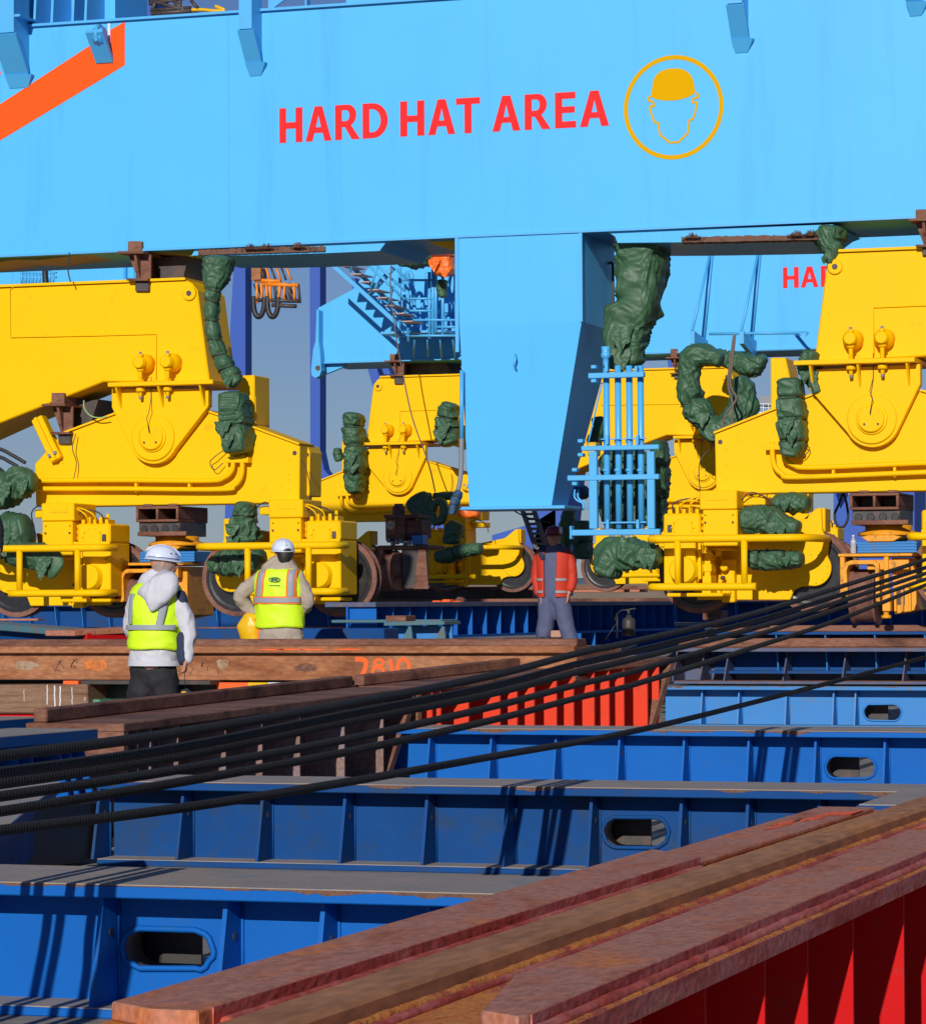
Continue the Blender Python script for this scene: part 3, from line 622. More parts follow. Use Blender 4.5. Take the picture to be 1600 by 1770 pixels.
        for i in range(16):
            x = rt.uniform(g0[0]+.02, cx+.28); z = rt.uniform(c[1]-.3, g0[1]-.05); a_, b_ = rt.uniform(.015, .05), rt.uniform(.015, .05); yy = rt.uniform(-.60, -.50) if x < g0[0]+.36 else rt.uniform(-.3, -.12)
            if (x-c[0])**2+(z-c[1])**2 < .03: continue
            b = B()
            if i % 3: b.box(x-a_, x+a_, yy, yy+.08, z-b_, z+b_)
            else: b.lathe((x, yy, z), [(a_*.7, 0), (a_, .01), (a_, .08)], 10)
            pt(b, 'fitting', m_yel if i % 5 else m_dark, gu, .004)
        for i in range(3):
            x = g0[0]+.1+.1*i; pt(B().tube(spl([(x, -.5, g1[1]+.02), (x+.03, -.55, g1[1]+.12), (x+.25, -.5, g1[1]+.16+.03*i), (k0[0]+.1, -.45, km[1]+.05*i)], 5), .009, 6), 'hose', m_yel if i else m_dark, gu, 0)
        # bumper
        ztop = LR(1280, 930.5, -.9)[1]; zlo = LR(1210, 1014.5, -.9)[1]; xl = LR(1121, 930, -.9)[0]; xr = LR(1375, 930, -.9)[0]; xr2 = LR(1307, 1014, -.9)[0]
        P = spl([(xl, -.55, ztop), (xl-.0, -.8, ztop), (xl+.09, -.9, ztop), (xl+.3, -.9, ztop), (xr-.25, -.9, ztop), (xr-.04, -.88, ztop), (xr+.10, -.72, ztop), (xr+.16, -.4, ztop), (xr+.16, .0, ztop)], 6)
        bp_ = pt(B().tube(P, .042, 12), 'bumper_rail', m_yel, bev=0)
        P = spl([(xl, -.55, zlo), (xl-.0, -.8, zlo), (xl+.09, -.9, zlo), (xl+.3, -.9, zlo), (xr2, -.9, zlo)], 6); pt(B().tube(P, .042, 12), 'bumper_rail', m_yel, bev=0)
        for px in (1171, 1286): x = LR(px, 970, -.9)[0]; pt(B().cyl((x, -.9, zlo), (x, -.9, ztop), .036, 12), 'bumper_post', m_yel, bev=0)
    return root
gN = 'yellow crane bogies on wheels'
bR = make_bogie(1, 'yellow bogie at the right edge, a tall green wrapped package on its frame', gN)
bL = make_bogie(-1, 'large yellow bogie at the left edge, behind the two workers in lime vests', gN)
bL.location = (HL.x, V1, HL.z); bR.location = (HRr.x, V1, HRr.z)
H2L = pv(691.5, 823, V2); H2R = pv(1218, 820, V2)
zz = (H2L.z+H2R.z)/2
b2 = copy_tree(bR); b2.location = (H2L.x, V2, zz); tag(b2, 'smaller looking yellow bogie further back, left of the blue tapered leg')
b3 = copy_tree(bL); b3.location = (H2R.x, V2, zz); tag(b3, 'yellow bogie further back, right of the blue tapered leg and behind the pipe rack')
# ------------------------------------------------------------------ crane 2 (behind)
def q2(px, py, dv=0): p = pv(px, py, V2+dv); return (p.x, V2+dv, p.z)
def p2(px, py, dv=0): p = pv(px, py, V2+dv); return (p.x, p.z)
c2 = pv(1100, 600, V2)
cr2 = thing('gantry_crane', 'second light blue crane beam behind the first, showing only the start of its red lettering', 'crane', (c2.x, V2, 1.5))
z0 = p2(640, 623)[1]; x1 = pv(2300, 600, V2).x
mb = MB(); mb.prism([(p2(550, 0)[0], z0), p2(550, 532), p2(610, 500), p2(660, 430), p2(668, 380), (x1, p2(668, 380)[1]), (x1, z0)], V2, V2+1.5); part(mb, 'sill_beam', m_lblue, cr2)
mb = MB(); mb.box(p2(550, 0)[0], x1, V2-.05, V2+1.55, z0-.035, z0); part(mb, 'flange', m_lblue2, cr2)
mb = MB(); mb.prism([p2(*p, -.2) for p in ((547, 534), (551.5, 536), (551.5, 590), (554, 610), (556, 640), (553, 650), (545, 654), (539, 650), (537.5, 640), (541, 605), (545, 590), (546.5, 560))], V2-.22, V2-.0)
el = part(mb, 'end_lug', m_lblue2, cr2, .01)
c = p2(549, 636, -.23); part(MB().lathe((c[0], V2-.225, c[1]), [(.05, 0), (.05, .01)], 16), 'lug_bore', m_dark, el)
mb = MB(); mb.prism([p2(553, 626), p2(593, 626), p2(593, 632), p2(556, 647)], V2+.1, V2+.2); part(mb, 'gusset', m_lblue, cr2)
pa = pv(1353, 498, V2); s2 = 5600/(pv(1353, 480, V2)-CAM).dot(_f); kk = .4
wH = (pv(1052.5, 221, V1).x-pv(483, 247, V1).x)
part(hard_hat((pa.x, V2, pa.z), wH*.98, (pv(1353, 462, V2).z-pa.z)), 'lettering', m_letter, cr2)
# triangular brackets on crane 2 beam
for xt, yt, xb, yb in ((1228, 434, 1196, 572), (1311, 432, 1281, 572)):
    mb = MB()
    A = q2(xt, yt, -.02); Bq = q2(xb, yb, -1.0); C = q2(xb+4, yb+20, -.9)
    root_ = q2(xt+30, yb+8, -.02)
    mb.tube([A, Bq], .025, 8); mb.tube([q2(xt+2, yt+3, -.03), q2(xt-12, yb+14, -.03)], .03, 8)
    mb.hexa([(Bq[0]-.04, V2-1.0, Bq[2]-.22), (Bq[0]+.04, V2-1.0, Bq[2]-.22), (Bq[0]+.04, V2-.02, Bq[2]-.42), (Bq[0]-.04, V2-.02, Bq[2]-.42),
             (Bq[0]-.04, V2-1.0, Bq[2]+.0), (Bq[0]+.04, V2-1.0, Bq[2]+.0), (Bq[0]+.04, V2-.02, Bq[2]-.1), (Bq[0]-.04, V2-.02, Bq[2]-.1)])
    part(mb, 'side_bracket', m_lblue2, cr2)
mb = MB(); mb.tube([q2(1225, 577, -.9), q2(1396, 575, -.9)], .025, 8); mb.prism([p2(1380, 577, -.9), p2(1396, 575, -.9), p2(1392, 582, -.9)], V2-.93, V2-.9); mb.tube([q2(1396, 576, -.9), q2(1375, 577, -.02)], .03, 8); part(mb, 'tie_bar', m_lblue2, cr2)
mb = MB(); mb.box(p2(1120, 0)[0], x1, V2-.03, V2+.0, p2(1300, 607.5)[1], p2(1300, 607)[1]+.005); part(mb, 'weld_strip', m_lblue2, cr2)
# lower dark bits between beam and bogie (brown lashing plates)
def lash(loc_px, V, k=1.0, label='', d=.9, group='brown lashing brackets between the cranes and bogies'):
    """brown tapered bracket seen from the front: top cap, tapered web, lower block"""
    (x, y0, y1, y2, y3) = loc_px
    c = pv(x, y1, V); t = thing('lashing_bracket', label, 'bracket', (c.x, V, pv(x, y3, V).z), group)
    def P(px, py): p = pv(px, py, V); return (p.x, p.z)
    mb = MB(); mb.prism([P(x-12*k, y1), P(x-12*k, y0), P(x+12*k, y0), P(x+12*k, y1)], V-.04, V+d); part(mb, 'upper_block', m_rust, t, .01)
    mb = MB(); mb.prism([P(x-22*k, y1+4*k), P(x-22*k, y1), P(x+22*k, y1), P(x+22*k, y1+4*k)], V-.16, V+d+.1); part(mb, 'cap_plate', m_rust, t)
    mb = MB(); mb.prism([P(x-14*k, y1+4*k), P(x+25*k, y1+4*k), P(x+24*k, y2), P(x+2*k, y2)], V+.02, V+.05)
    mb.prism([(V-.12, P(x, y1+4*k)[1]), (V+d, P(x, y1+4*k)[1]), (V+d*.8, P(x, y2)[1]), (V+.0, P(x, y2)[1])], P(x+3*k, y2)[0], P(x+3*k, y2)[0]+.03, ax='x'); part(mb, 'tapered_web', m_rust, t)
    mb = MB(); mb.prism([P(x-10*k, y2+4*k), P(x-10*k, y2), P(x+26*k, y2), P(x+26*k, y2+4*k)], V-.1, V+d); part(mb, 'cap_plate', m_rust, t)
    mb = MB(); mb.prism([P(x+0*k, y3), P(x+0*k, y2+4*k), P(x+24*k, y2+4*k), P(x+24*k, y3)], V-.03, V+d*.6); part(mb, 'lower_block', m_dark, t, .01)
    return t
lash((235, 417, 436, 482, 504), V1-.02, 1, 'brown bracket linking the crane beam to the top of the left bogie')
lash((102, 679, 699, 747, 768), V1-.02, .92, 'brown bracket beside a pale green cord, under the sloping arm of a bogie')
lash((1594, 362, 380, 424, 442), V1-.02, .9, 'brown bracket at the right edge, between the crane beam and bogie')
lash((682, 612, 624, 648, 664), V2-.02, .62, 'small dark bracket on the middle bogie, below the staircase')
lash((1165, 603, 618, 645, 655), V2-.02, .5, 'small brown bracket beside the U shaped green wrapped hose')
mb = MB(); mb.prism([p2(*p, .6) for p in ((712, 626), (774, 626), (786, 656), (706, 656))], V2+.5, V2+1.3); solo(mb, 'cradle', m_dark, 'dark cradle block between the middle bogie and the beam above it', 'cradle')
mb = MB(); mb.prism([pz1(*p, V1+.3) for p in ((262, 445), (323, 440), (312, 486), (276, 486))], V1+.35, V1+1.2); solo(mb, 'cradle', m_dark, 'dark tapered cradle right of the brown bracket on the left bogie', 'cradle')
mb = MB(); mb.prism([pz1(*p, V1+.3) for p in ((118, 700), (170, 690), (156, 735), (135, 745))], V1+.3, V1+1.0); solo(mb, 'cradle', m_dark, 'dark cradle behind the green cord under the left bogie arm', 'cradle')
# stairway on crane 2
st = thing('stairway', 'light blue steel staircase with pale treads and handrails in front of the second crane', 'staircase', q2(640, 560, -1.0))
for (a, b) in (((560, 444), (690, 563)), ((590, 444), (690, 538))):
    for dv in ((-1.7 if a[0] == 560 else -1.0),):
        A = Vector(q2(*a, dv)); Bb = Vector(q2(*b, dv)); part(MB().hexa([A+Vector((0, 0, -.05)), Bb+Vector((0, 0, -.05)), Bb+Vector((0, .04, -.05)), A+Vector((0, .04, -.05)), A+Vector((0, 0, .05)), Bb+Vector((0, 0, .05)), Bb+Vector((0, .04, .05)), A+Vector((0, .04, .05))]), 'stringer', m_lblue2, st)
m_tread2 = mat('pinkish_worn_tread', (.48, .33, .30), .7, .1, 6)
for i in range(9):
    t = i/8; x = 572+(690-572)*t; y = 447+(556-447)*t
    A = q2(x+3, y, -1.7); part(MB().box(A[0], A[0]+.20, V2-1.66, V2-1.02, A[2]-.0, A[2]+.02), 'tread', m_tread2, st)
for (a, b) in (((618, 440), (700, 518)), ((632, 440), (700, 503)), ((648, 430), (705, 484))):
    part(MB().tube([q2(*a, -1.75), q2(*b, -1.75)], .022, 8), 'handrail', m_lblue2, st)
A, Bb = q2(634, 514, -1.2), q2(680, 462, -1.6); part(MB().tube([A, Bb], .05, 6), 'brace', m_lblue2, st)
for x, y in ((605, 470), (640, 500), (670, 528)):
    part(MB().tube([q2(x, y, -1.7), q2(x+14, y-44, -1.75)], .018, 6), 'rail_post', m_lblue2, st)
# access cage
cg = thing('access_cage', 'light blue pipe cage and railings packed with valves, right of the staircase', 'cage', q2(735, 590, -.9))
for x, y0, y1 in ((691, 450, 583), (748, 445, 580), (753, 450, 575), (705, 470, 590), (742, 470, 585), (765, 475, 580), (788, 478, 560)):
    part(MB().tube([q2(x, y0, -1.1), q2(x, y1, -1.1)], .03, 8), 'post', m_lblue2, cg)
for y, x0, x1_ in ((484, 692, 748), (537, 692, 748), (516, 700, 748), (580, 690, 795), (475, 752, 795), (565, 752, 795), (553, 693, 795)):
    part(MB().tube([q2(x0, y, -1.12), q2(x1_, y, -1.12)], .022, 8), 'rail', m_lblue2, cg)
P = [(700, 478), (706, 470), (712, 478), (714, 510), (718, 550), (720, 582)]; part(MB().tube([q2(*p, -.8) for p in spl(P, 5)], .035, 8), 'pipe', m_lblue2, cg)
P = [(738, 470), (736, 520), (744, 545), (742, 585)]; part(MB().tube([q2(*p, -.8) for p in spl(P, 5)], .035, 8), 'pipe', m_lblue2, cg)
P = [(778, 480), (776, 500), (782, 512), (786, 500), (786, 478), (782, 472), (778, 480)]; part(MB().tube([q2(*p, -.9) for p in spl(P, 5)], .03, 8), 'pipe', m_lblue2, cg)
rr = random.Random(5)
for i in range(28):
    x = rr.uniform(700, 796) if i < 12 else rr.uniform(762, 797); y = rr.uniform(478, 575) if i < 12 else rr.uniform(520, 572); d_ = -.15-rr.random()*.6; c = q2(x, y, d_); a_, b_ = rr.uniform(.02, .09), rr.uniform(.02, .16)
    mb = MB(); mb.box(c[0]-a_, c[0]+a_, c[1]-.05, c[1]+.05, c[2]-b_, c[2]+b_) if rr.random() < .6 else mb.lathe(c, [(a_, 0), (a_*1.2, .02), (a_*1.2, .08), (a_*.7, .1)], 12)
    part(mb, 'valve', m_lblue2, cg, .008)
mb = MB(); mb.box(p2(690, 0)[0], p2(800, 0)[0], V2-1.1, V2-.05, p2(700, 585)[1], p2(700, 581)[1]); part(mb, 'floor_grate', m_lblue2, cg)
mb = MB()
for i in range(9): x = 705+i*11; mb.tube([q2(x, 586, -1.0), q2(x+rr.uniform(-6, 6), 618, -.1)], .02, 6) if i % 2 else None
part(mb, 'floor_bracket', m_lblue2, cg)
solo(MB().tube([q2(*p, -1.9) for p in spl([(676, 461), (675, 500), (684, 580), (695, 640), (712, 720), (740, 800), (752, 850)], 6)], .012, 6), 'lashing_rope', m_rope, 'thin brown rope hanging from the stair handrail across the middle bogie', 'rope')
# pale blue column behind at the left
mb = MB(); a = pv(-200, 500, 80); b = pv(216, 500, 80); mb.box(a.x, b.x, 80, 82, 8.6, 16)
mb.box(b.x, b.x+.25, 80.1, 82, 8.6, 16); solo(mb, 'crane_column', m_lblue, 'broad light blue column far behind the left bogie, seen under the crane beam', 'column', bevel=.05)
bl = thing('railing', 'little blue railing far behind, above the left bogie', 'railing', q2(70, 480))
for i in range(10): part(MB().tube([q2(38+i*6, 470+rr.uniform(-4, 3), 4), q2(38+i*6, 492, 4)], .025, 6), 'post', m_lblue2, bl)
for y in (472, 480): part(MB().tube([q2(36, y, 4), q2(98, y-1, 4)], .022, 6), 'rail', m_lblue2, bl)
solo(MB().tube([q2(*p, 3) for p in spl([(82, 448), (78, 470), (80, 495)], 4)], .06, 6), 'hose', m_black, 'black hose hanging over the left bogie beside the blue railing', 'hose')

# ------------------------------------------------------------------ far royal blue cranes and ship
VF = 150.
def qf(px, py, dv=0): p = pv(px, py, VF+dv); return (p.x, p.y, p.z)
def pf(px, py): p = pv(px, py, VF); return (p.x, p.z)
fc = thing('far_crane', 'royal blue gantry crane legs and braces far behind, seen through the gap under the beam', 'crane', qf(540, 1040))
def fp(n, pts, d=3., V=VF): part(MB().prism([pf(*p) for p in pts], V, V+d), n, m_fary, fc)
fp('leg', [(424, 440), (424, 1020), (385, 1020), (398, 560), (405, 440)], .85)
fp('leg', [(535, 440), (553, 440), (553, 780), (560, 812), (576, 830), (590, 1030), (537, 1030)], .85)
fp('leg', [(728, 900), (778, 905), (780, 1030), (735, 1030)], 1.5)
fp('brace', [(590, 600), (606, 600), (690, 860), (668, 860)], 1.2, VF+3)
fp('brace', [(566, 470), (576, 470), (640, 640), (628, 640)], 1.2, VF+3)
fp('leg', [(1000, 640), (900, 640), (930, 900), (905, 1030), (960, 1030), (975, 880)], 3)
fp('leg', [(1440, 840), (1452, 880), (1470, 850), (1490, 780), (1580, 780), (1580, 1030), (1440, 1030)], 3)
fp('beam', [(850, 925), (920, 905), (960, 880), (960, 960), (850, 960)], 2)
fp('brace', [(1150, 600), (1164, 600), (1175, 660), (1158, 660)], 1)
part(MB().prism([pf(*p) for p in ((194, -60), (264, -60), (264, 31), (194, 31))], VF, VF+2), 'upper_frame', m_fary, fc)
# mottled lattice above the beam, top left
lt = thing('lattice_boom', 'dark and yellow lattice frame showing above the crane beam at the top left', 'frame', qf(320, 20))
for a, b, r_ in (((258, 0), (345, 24), .10), ((262, 24), (332, 18), .14), ((262, 17), (330, 12), .08), ((300, 0), (318, 22), .12), ((270, 0), (262, 20), .1), ((330, 0), (343, 15), .1), ((312, 0), (310, 24), .08), ((258, 6), (320, -4), .1)):
    part(MB().tube([qf(*a), qf(*b)], r_, 6), 'bar', m_dark, lt)
part(MB().tube([qf(*p) for p in spl([(290, 24), (320, 18), (345, 16), (370, 18), (388, 17), (372, 10)], 4)], .09, 8), 'yellow_arm', m_bundle, lt)
sp_ = thing('spreader_frame', 'orange lattice maintenance basket with two black hose loops, hanging by the far blue leg', 'basket', qf(470, 530))
rr = random.Random(11)
P_ = [(x, y) for x in (436, 449, 462, 478, 494, 515) for y in (485, 495, 507, 521)]
def bar(a, b, r_, m, n='bar'): part(MB().tube([a, b], r_, 5), n, m, sp_)
for y, x0, x1_ in ((484, 440, 485), (491, 455, 516), (518, 440, 515), (527, 470, 512)): bar(qf(x0, y), qf(x1_, y+2), .11, m_sheen if y in (484, 491) else m_dark)
for x in (444, 452, 460, 466, 474, 484, 492, 500, 508, 515): bar(qf(x, 487+rr.random()*4), qf(x+rr.uniform(-3, 3), 520+rr.random()*4), .08, m_sheen if rr.random() < .6 else m_dark)
for i in range(16): x = rr.uniform(438, 500); bar(qf(x, 490), qf(x+rr.uniform(8, 16), 518), .045, m_dark)
for i in range(6): x = 450+i*9; bar(qf(x, 462), qf(x+8, 484), .06, m_sheen if i % 2 else m_dark)
part(MB().prism([pf(*p) for p in ((437, 462), (453, 463), (453, 484), (437, 484))], VF-.2, VF+.6), 'brown_box', m_rustb, sp_)
for dx in (0, 24): part(MB().tube([qf(*p) for p in spl([(438+dx, 512), (439+dx, 534), (444+dx, 546), (451+dx, 545), (456+dx, 532), (457+dx, 514)], 5)], .14, 8), 'hose_loop', m_black, sp_)
VS = 700.
def ps(px, py): p = pv(px, py, VS); return (p.x, p.z)
sh = thing('cargo_ship', 'white ship superstructure with railing far beyond, right of the U shaped green wrapping', 'ship', (pv(1320, 700, VS).x, VS, 0))
part(MB().prism([ps(*p) for p in ((1312, 712), (1345, 712), (1345, 850), (1304, 850), (1304, 735), (1312, 735))], VS, VS+15), 'deckhouse', m_white, sh)
for y in (697, 704): part(MB().prism([ps(1300, y+.9), ps(1300, y), ps(1345, y), ps(1345, y+.9)], VS, VS+.4), 'rail', m_white, sh)
for x in (1301, 1310, 1319, 1328, 1337): part(MB().prism([ps(x, 712), ps(x, 697), ps(x+.9, 697), ps(x+.9, 712)], VS-.3, VS), 'rail_post', m_white, sh)
part(MB().prism([ps(1313, 733), ps(1313, 727), ps(1330, 727), ps(1330, 733)], VS-.4, VS), 'window', m_glass, sh)
part(MB().prism([ps(1298, 697), ps(1298, 680), ps(1325, 680), ps(1325, 662), ps(1340, 662), ps(1340, 697)], VS+8, VS+16), 'funnel', m_grey, sh)

# ------------------------------------------------------------------ tarpaulin wrappings
def tri(x): x = x-math.floor(x); return 1-abs(2*x-1)*2
class Folds:
    """crumple pattern over (length, girth) of a wrapped sheet: straight folds in random directions that start and die out"""
    def __init__(f, seed, size):
        r = random.Random(seed*17+3); f.sd = seed; f.sz = size; f.k = []
        for i in range(9):
            ang = r.uniform(-1.2, 1.2) if i < 5 else r.uniform(0, 3.1); fr = r.uniform(.8, 1.5)*(1.55**(i*.62))/size
            f.k.append((math.cos(ang)*fr, math.sin(ang)*fr, r.random(), 1/(1.34**i), r.uniform(0, 50)))
    def __call__(f, s_, w_):
        q = Vector((s_/f.sz*.9+f.sd, w_/f.sz*.9, f.sd*2.7)); w1 = noise.noise(q)*.9; w2 = noise.noise(q+Vector((4, 9, 2)))*.9; r = 0
        for a, b, ph, am, o in f.k:
            m_ = noise.noise(Vector((s_/f.sz*1.3+o, w_/f.sz*1.3, o)))*1.6+.35
            if m_ <= 0: continue
            t = tri(a*s_+b*w_+ph+w1+w2*.5); r += am*min(m_, 1)*(t*.5 if t < 0 else t)
        return r*.5
def tarp(name, label, V, path, m=None, seed=1, cat='tarpaulin', group=None, sq=2.6, amp=.16, freq=3.2, ties=(), taper=True, n=84, rings=84, root=None, parent=None, stretch=(1, 1, .6)):
    """path: (px,py,halfwidth_px,depth_m) - a wrapped, roped-up bundle following the path, centred dv behind V"""
    m = m or m_tarp
    pts = []
    for x, y, hw, d in path:
        p = pv(x, y, V+d*.5); e = pv(x+hw, y, V+d*.5); pts.append((p.x, p.y, p.z, (e-p).length*.95, d*.42))
    k = max(3, int(rings/(len(pts)-1))); P = spl(pts, k)
    if taper:
        a, b = P[0], P[-1]; d0 = Vector(a[:3])-Vector(P[1][:3]); d1 = Vector(b[:3])-Vector(P[-2][:3])
        L0 = min(a[3]*.35, .12); L1 = min(b[3]*.35, .12); d0.normalize(); d1.normalize(); fr = lambda c, d, L, t, s_: tuple(Vector(c[:3])+d*L*t)+(c[3]*s_, c[4]*s_)
        P = [fr(a, d0, L0, 1, .05), fr(a, d0, L0, .9, .55), fr(a, d0, L0, .5, .88)] + P + [fr(b, d1, L1, .5, .88), fr(b, d1, L1, .9, .55), fr(b, d1, L1, 1, .05)]
    pp = [Vector(p[:3]) for p in P]; M_ = len(P); mb = MB(); R_ = []; avg = sum(min(p[3], .4) for p in P)/M_; fo = Folds(seed, max(.16, min(.55, avg*1.7))); sl = 0
    for i, p in enumerate(P):
        t = pp[min(i+1, M_-1)]-pp[max(i-1, 0)]; t.y = 0
        if t.length < 1e-6: t = Vector((0, 0, -1))
        t.normalize(); a = Vector((-t.z, 0, t.x)); b = Vector((0, 1, 0)); f = i/(M_-1); cin = 1.; sl += (pp[i]-pp[i-1]).length if i else 0
        for c in ties: cin -= .20*math.exp(-((f-c)/.018)**2)
        ring = []
        for j in range(n):
            th = 2*math.pi*j/n; c_, s_ = math.cos(th), math.sin(th)
            ca = math.copysign(abs(c_)**(2/sq), c_); sa = math.copysign(abs(s_)**(2/sq), s_)
            q = pp[i] + a*(ca*p[3]*cin) + b*(sa*p[4]*cin)
            nn = (a*(c_*p[4]) + b*(s_*p[3])); nn.normalize()
            base = min(p[3], p[4]*1.6, .45)
            wn_ = (th+math.pi/2+math.pi) % (2*math.pi) - math.pi; cr_ = fo(sl, wn_*max(p[3], p[4])*1.1)
            lg = noise.noise(Vector((q.x*1.6+seed, q.y*1.6, q.z*1.6)))*.4
            q = q + nn*((cr_*1.75+lg-.4)*amp*base*(.35+.65*min(1, math.sin(math.pi*min(max(f, .02), .98))*3)))
            ring.append(mb.v(q))
        R_.append(ring)
    for A, B in zip(R_, R_[1:]):
        for j in range(n): mb.face([A[j], A[(j+1) % n], B[(j+1) % n], B[j]], True)
    mb.face(R_[0]); mb.face(R_[-1])
    if root: o = part(mb, name, m, root)
    else: o = solo(mb, name, m, label, cat, group)
    if path[0][2] >= 14 and not parent:                # loose flaps of the sheet
        rf = random.Random(seed+90)
        for kf in range(2 if avg > .12 else 1):
            i0 = int(M_*rf.uniform(.45, .9)); c_ = pp[i0]; wf_ = P[i0][3]*rf.uniform(.8, 1.3); hf = min(.42, P[i0][3]*rf.uniform(.9, 1.5)); sx_ = rf.uniform(-.5, .5)*P[i0][3]; nx_, nz_ = 12, 14; G = []; fb = MB(); fo2 = Folds(seed+kf+40, .14)
            for jz in range(nz_+1):
                row = []
                for jx in range(nx_+1):
                    u_ = (jx/nx_-.5); z_ = jz/nz_; cut = 1-.45*abs(u_)*2*z_-.2*noise.noise(Vector((u_*5, seed, kf)))*z_
                    x_ = c_.x+sx_+u_*wf_*(1-.35*z_)+.04*z_*rf.random()*.2; y_ = c_.y-P[i0][4]*1.02-.015-.05*z_-.05*fo2(z_*hf, u_*wf_); row.append(fb.v((x_, y_, c_.z+.02-z_*hf*cut)))
                G.append(row)
            for jz in range(nz_):
                for jx in range(nx_): fb.face([G[jz][jx], G[jz][jx+1], G[jz+1][jx+1], G[jz+1][jx]], True)
            part(fb, 'loose_flap', m, o if not root else o)
    for c in ties:                                   # cord round the bundle
        i = min(M_-1, int(c*(M_-1))); ring = []; t = pp[min(i+1, M_-1)]-pp[max(i-1, 0)]; t.y = 0; t.normalize(); a = Vector((-t.z, 0, t.x))
        for j in range(24):
            th = 2*math.pi*j/24; c_, s_ = math.cos(th), math.sin(th)
            ring.append(pp[i]+a*(math.copysign(abs(c_)**(2/sq), c_)*P[i][3]*.92)+Vector((0, 1, 0))*(math.copysign(abs(s_)**(2/sq), s_)*P[i][4]*.92)+t*.02*math.sin(th*2+seed))
        part(MB().tube(ring, .006, 5, closed=True, caps=False), 'cord', m_dark, o)
    return o
gT = 'green tarpaulin wrappings'
